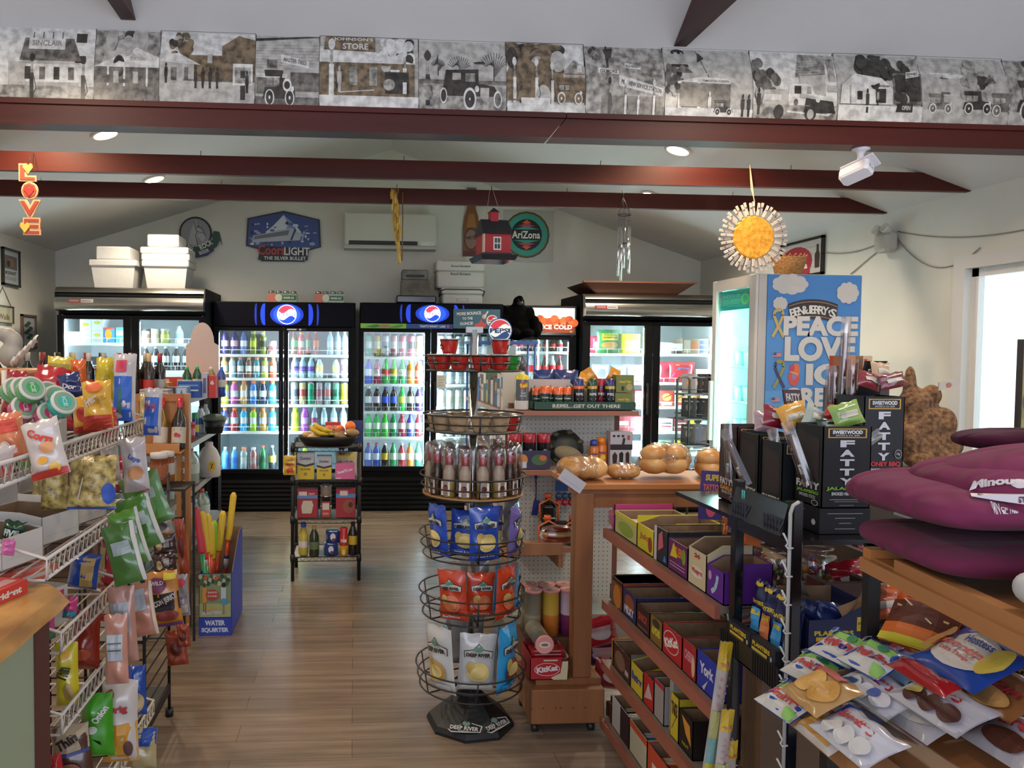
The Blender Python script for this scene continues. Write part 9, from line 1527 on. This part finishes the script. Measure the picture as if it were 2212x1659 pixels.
for i,(px,py,d,w_,lb) in enumerate([(70,1250,1.88,.14,'nearest white bakery box of wrapped cakes'),(150,1215,2.12,.15,'middle white bakery box on the second wire shelf'),(205,1180,2.36,.15,'farthest white bakery box on the second wire shelf')]):
    t = thing('bakery_box',lb,'box',(-.79,d,1.0065),(0,0,PI/2-.3)); tray(w_,.2,.085,'#b9b6b0',[('l',[(.1,.3),(.9,.3)],.001,'#a8a49c')],front_h=.075).part('tray',t); b = B(); b.add([(-w_/2,.2,.08),(w_/2,.2,.08),(w_/2,.2,.15),(w_*.3,.2,.17),(w_*.1,.2,.15),(-w_*.1,.2,.18),(-w_*.4,.2,.15)],[tuple(range(7))],'#a8a098'); b.part('header_flap',t)
    for k in range(3): b = B(); b.ball((0,0,0),.025,'#4a2e26~',10,6,(1.2,1.4,.8)); solo(b,'wrapped_cake',f'dark wrapped cake, {NTH[k]} in the {lb.split()[0]} bakery box','wrapped cake',tuple(Matrix.Translation((-.79,d,1.0325)) @ Matrix.Rotation(PI/2-.3,4,'Z') @ Vector(((-.034,.034,0)[k],(.055,.055,.135)[k],0))))
def tin(c): b = B(); b.lathe([(.028,0,'#b8b0a4'),(.031,.003,c+'~'),(.031,.026,'#b8b0a4'),(.030,.030,'#b8b0a4'),(.025,.0305,'#6f8f70'),(0,.0305)],n=20); b.T = Matrix.Translation((0,0,.0305)); b.art([('e',.5,.5,.3,.3,c),('t','ICE',.5,.5,.5,.2,'#b8b8a8')],.05,.05,lambda x,y,k: (x-.025,y-.025,k)); return b.mesh('gum_tin')
for i in range(9): c = ['#a82a5a','#2a9a8a','#3a8a4a'][(i//3)]; px = [100,78,55,128,112,95,60,42,25][i]; py = [892,882,872,880,868,858,850,850,850][i]; a = at(px,py,1.85+.06*(i % 3)); solo(tin(c),'gum_tin',f'round {hue(c)} rimmed tin, {NTH[i % 3]} of its row in the top basket','tin',tuple(a),(0,1.05,-.75),'round tins in the top basket')
b = B(); b.box(-.2,-.1,0,.07,.18,.09,'#a8a49c'); solo(b,'white_box','pale open display box under the round tins','box',(-.83,1.95,1.256),(0,0,.1))
solo(carton(.14,.1,.1,'#b8b4ac',[('r',.1,.2,.5,.9,'#2a6ab0'),('r',.5,.5,.9,.9,'#b8305a'),('e',.3,.5,.1,.2,'#b83a6a')]),'toy_box','white box with blue and pink toys on the third wire shelf','box',(-.78,2.0,.803),(0,0,1.2)); solo(pouch(.09,.07,.03,'#a83a78~',[('r',0,0,1,.4,'#3a6a4a')],5),'snack_pouch','pink and green pouch at the near end of third wire shelf','pouch',(-.76,1.9,.803),(0,0,1.2))
# conch shell ornament at the far left
a = at(25,800,3.1); t = thing('shell_ornament','grey and white shell ornament on a round wooden stool at far left','ornament',(a.x,3.1,at(25,795,3.1).z)); blob('shell_body',t,[(0,0,.05,.05,.04,.05),(.01,0,.10,.035,.03,.045),(-.02,0,.13,.04,.03,.03)],'#8a8478',.008); b = B(); b.grid(lambda u,v: (.02+.10*v,-.04-.02*math.sin(PI*u),.02+.10*v+.03*(u-.5)+.006*math.sin(30*v)),6,14,'#b8b0a4'); b.part('shell_lip',t)
b = B(); b.lathe([(.10,-.05),(.15,-.02),(.15,-.005),(.14,0)],'#a8744a',24); [b.rod((.09*math.cos(k*2.1),.09*math.sin(k*2.1),-.05),(.12*math.cos(k*2.1),.12*math.sin(k*2.1),-at(25,795,3.1).z),.014,'#8a5a34') for k in range(3)]; solo(b,'wooden_stool','round tan wooden stool carrying the shell ornament','stool',(a.x,3.1,at(25,795,3.1).z-.002))
# small shifts (m) and sizes that let the tightly packed goods rest clear of each other
SETTLE={'banana':(0,-.042,.01,1),'banana.001':(0,-.028,.03,1),'banana.002':(-.022,0,.006,1),'black_planter':(.016,0,.005,1),'boxed_goods':(-.026,0,0,1),'bread_package':(-.03,0,0,1),'bread_package.001':(-.04,0,0,.72),'bread_package.002':(-.016,0,.02,1),'candy_bar.008':(-.004,.022,0,1),'candy_bar.009':(.004,.022,0,1),'candy_bar.010':(0,.05,.005,1),'candy_bar.011':(0,.05,.005,1),'candy_bar.012':(0,.042,0,1),'candy_bar.013':(0,.042,0,1),'candy_bar.014':(0,.075,.005,1),'candy_bar.015':(0,.075,.005,1),'candy_bar.016':(0,.014,0,1),'candy_bar.017':(0,.014,0,1),'candy_bar.028':(0,.02,0,1),'candy_bar.029':(0,.028,0,1),'candy_bar.030':(0,.028,0,1),'candy_bar.031':(0,.02,.005,1),'candy_bar.032':(0,-.02,.005,1),'candy_bar.033':(0,-.02,0,1),'candy_bar.034':(0,-.028,0,1),'candy_bar.035':(0,-.044,0,1),'candy_bar.058':(0,.014,0,1),'candy_bar.059':(0,.014,0,1),'candy_bar.060':(0,.028,0,1),'candy_bar.061':(0,.028,0,1),'candy_bar.062':(0,.044,0,1),'candy_bar.063':(0,.05,0,1),'candy_bar.064':(-.004,.055,0,1),'candy_bar.065':(0,.075,0,1),'candy_carton':(0,.056,0,1),'candy_carton.003':(.009,0,-.014,.8),'candy_jar':(.009,-.042,.005,1),'candy_jar.001':(-.04,.006,0,1),'candy_pouch':(.076,0,.03,1),'candy_pouch.002':(0,0,.005,1),'candy_pouch.003':(.069,0,0,.94),'candy_pouch.004':(.04,-.042,0,1),'candy_pouch.005':(0,-.028,0,1),'candy_pouch.006':(.049,0,0,1),'candy_stick':(0,0,-.014,.827),'carton':(.004,0,0,.827),'carton.017':(-.004,0,0,1),'carton.018':(.016,0,.005,1),'carton.019':(-.03,.006,.005,1),'carton.020':(.026,-.034,0,1),'carton.022':(-.013,0,0,.94),'carton.023':(0,0,.005,1),'chip_bag.001':(-.004,.006,0,1),'chip_bag.004':(.004,-.006,0,1),'cleaner_bottle.001':(0,0,.005,1),'cleaner_bottle.002':(-.04,0,0,1),'cleaner_jug':(0,-.05,.005,1),'cooking_spray':(-.009,-.014,0,1),'cream_carton':(0,-.064,0,1),'cream_carton.001':(0,-.006,0,1),'cutout_card':(0,0,.005,1),'emergency_light':(-.009,0,0,1),'flag_magnet':(0,.006,0,1),'flour_bag':(0,.014,0,1),'frozen_bag':(0,.028,0,1),'frozen_bag.001':(-.026,-.014,0,1),'frozen_bag.003':(-.004,.006,0,1),'frozen_bag.005':(-.004,.014,0,1),'frozen_bag.006':(-.08,-.042,0,1),'frozen_bag.008':(-.009,-.028,0,1),'frozen_bag.009':(-.06,.05,0,1),'frozen_food_box.007':(-.04,0,0,1),'frozen_food_box.008':(-.016,0,.03,.8),'frozen_food_box.009':(.016,.006,.005,.94),'gum_box':(0,.081,-.014,.72),'gum_tin':(-.004,.006,-.014,1),'gum_tin.001':(-.016,-.05,-.006,1),'gum_tin.002':(.018,0,-.012,1),'hang_card':(.026,-.006,0,1),'hang_card.001':(0,.028,.03,1),'hang_card.002':(0,.028,.03,1),'letter_hanging':(0,-.006,0,1),'lighter_fluid_jug.002':(-.06,-.022,0,1),'meat_stick':(-.016,-.006,0,1),'meat_stick.001':(.026,.075,0,1),'meat_stick.002':(.016,0,0,1),'meat_stick.004':(-.018,0,0,1),'meat_stick.006':(-.026,-.05,0,1),'meat_stick.007':(-.026,0,0,1),'meat_stick.008':(-.06,.006,0,1),'net_box':(-.009,0,0,.94),'net_box.001':(.016,0,0,1),'nut_box.001':(0,-.006,0,1),'orange':(.004,.014,.005,1),'orange.001':(.008,.044,.005,1),'orange.002':(-.026,.05,.005,1),'paper_stack':(0,-.05,0,1),'paper_stack.001':(0,-.05,0,1),'paper_stack.002':(0,-.05,0,1),'paper_stack.003':(0,-.05,0,1),'paper_stack.004':(0,-.05,0,1),'peanut_pouch':(-.016,0,.012,1),'peanut_pouch.001':(-.009,.075,.005,1),'peanut_pouch.002':(.004,0,.005,1),'peanut_pouch.003':(-.004,0,0,1),'peanut_pouch.004':(-.004,0,0,1),'peanut_pouch.005':(-.004,0,0,1),'potato':(0,.05,0,1),'potato.002':(-.026,0,0,1),'potato.003':(.004,0,.024,1),'repellent_can':(.004,.034,0,.94),'repellent_can.001':(-.004,-.006,.005,1),'repellent_can.002':(0,.034,0,1),'repellent_can.003':(-.013,-.014,0,1),'repellent_can.007':(0,.006,0,1),'shaker':(0,0,-.014,1),'shelf_divider':(0,.02,0,1),'snack_bag':(0,.028,0,1),'snack_bag.002':(0,-.006,-.006,1),'snack_bag.003':(0,.006,0,1),'snack_bag.007':(.004,-.014,0,1),'snack_bag.008':(.016,.014,-.006,1),'snack_bag.012':(-.016,.05,.02,1),'snack_bag.015':(.004,.006,0,1),'snack_bag.017':(.016,0,0,1),'snack_bag.020':(0,0,-.006,1),'snack_bag.021':(0,.028,-.014,1),'snack_bag.023':(.04,0,0,1),'snack_bag.024':(0,.006,0,1),'snack_bag.031':(0,0,.02,1),'snack_bag.032':(0,0,.03,1),'snack_bag.033':(.04,0,0,1),'snack_bag.034':(0,0,.005,1),'snack_bag.036':(.009,0,0,1),'snack_bag.037':(.06,0,0,1),'snack_bag.038':(.026,0,0,1),'snack_bag.044':(-.026,.014,0,1),'snack_bag.045':(0,0,.02,1),'snack_bag.046':(-.009,0,0,.8),'snack_bag.047':(.004,-.014,-.006,1),'snack_bag.048':(0,.006,0,1),'snack_bag.050':(0,0,-.006,1),'snack_bag.052':(0,-.028,0,1),'snack_bag.054':(0,.006,0,1),'snack_bag.055':(.04,0,0,1),'snack_bag.056':(-.04,.006,-.006,1),'snack_bag.057':(-.026,0,0,1),'snack_packet':(0,.02,0,1),'snack_packet.002':(0,.02,0,1),'snack_packet.003':(0,.006,0,1),'snack_packet.004':(-.004,0,.01,1),'snack_packet.005':(0,.006,.02,1),'snack_packet.006':(0,-.006,0,1),'snack_packet.007':(.004,-.05,0,1),'snack_packet.008':(.004,-.028,.005,1),'snack_packet.009':(0,-.012,.01,1),'snack_pouch.002':(.026,0,0,1),'snack_pouch.003':(0,0,-.014,.88),'snack_pouch.005':(0,.006,0,1),'soda_bottle.002':(0,0,0,.94),'soda_bottle.003':(0,0,0,.94),'soda_bottle.004':(0,0,0,.94),'soda_bottle.035':(0,0,0,.88),'soda_bottle.036':(0,0,0,.88),'soda_bottle.037':(0,0,0,.88),'soda_bottle.038':(0,0,0,.88),'soda_bottle.039':(0,0,0,.88),'soda_bottle.040':(0,0,0,.88),'soda_bottle.041':(0,0,0,.88),'sunscreen_bottle.001':(-.009,.028,0,1),'water_squirter':(.004,0,0,1),'water_squirter.006':(.016,0,0,1),'white_box':(0,.05,.005,1),'wrapped_cake':(-.06,0,0,1),'wrapped_cake.001':(-.004,.028,.045,1),'wrapped_cake.002':(-.06,-.05,.06,1),'wrapped_cake.003':(0,.064,0,1),'wrapped_cake.004':(-.04,0,.06,1),'wrapped_cake.005':(-.036,.006,.012,1),'wrapped_cake.006':(-.06,-.05,.03,1),'wrapped_cake.007':(0,0,.045,1),'wrapped_cake.008':(0,-.006,-.014,1),'wrapped_cake.009':(.009,-.028,.046,.94),'wrapped_cake.010':(0,-.006,.06,1),'wrapped_cake.011':(.026,0,.06,1),'wrapped_cake.012':(.022,0,.03,1),'wrapped_cake.013':(.026,0,.072,1),'wrapped_cake.014':(.009,0,-.006,1),'wrapped_cake.015':(.03,.014,.045,1),'wrapped_cake.016':(.026,-.05,-.014,1),'wrapped_cake.017':(-.056,.012,.06,1),'wrapped_cake.018':(0,0,-.006,1),'wrapped_cake.019':(0,.05,0,1),'wrapped_cake.020':(0,.02,0,1),'wrapped_cake.025':(-.009,.006,.012,1),'wrapped_cake.026':(0,-.006,0,1),'wrapped_cake.028':(-.004,0,0,1),'wrapped_cake.031':(-.004,0,0,1)}
for k_,v_ in SETTLE.items():
    o_ = bpy.data.objects.get(k_)
    if o_: o_.location += Vector(v_[:3]); o_.scale *= v_[3]
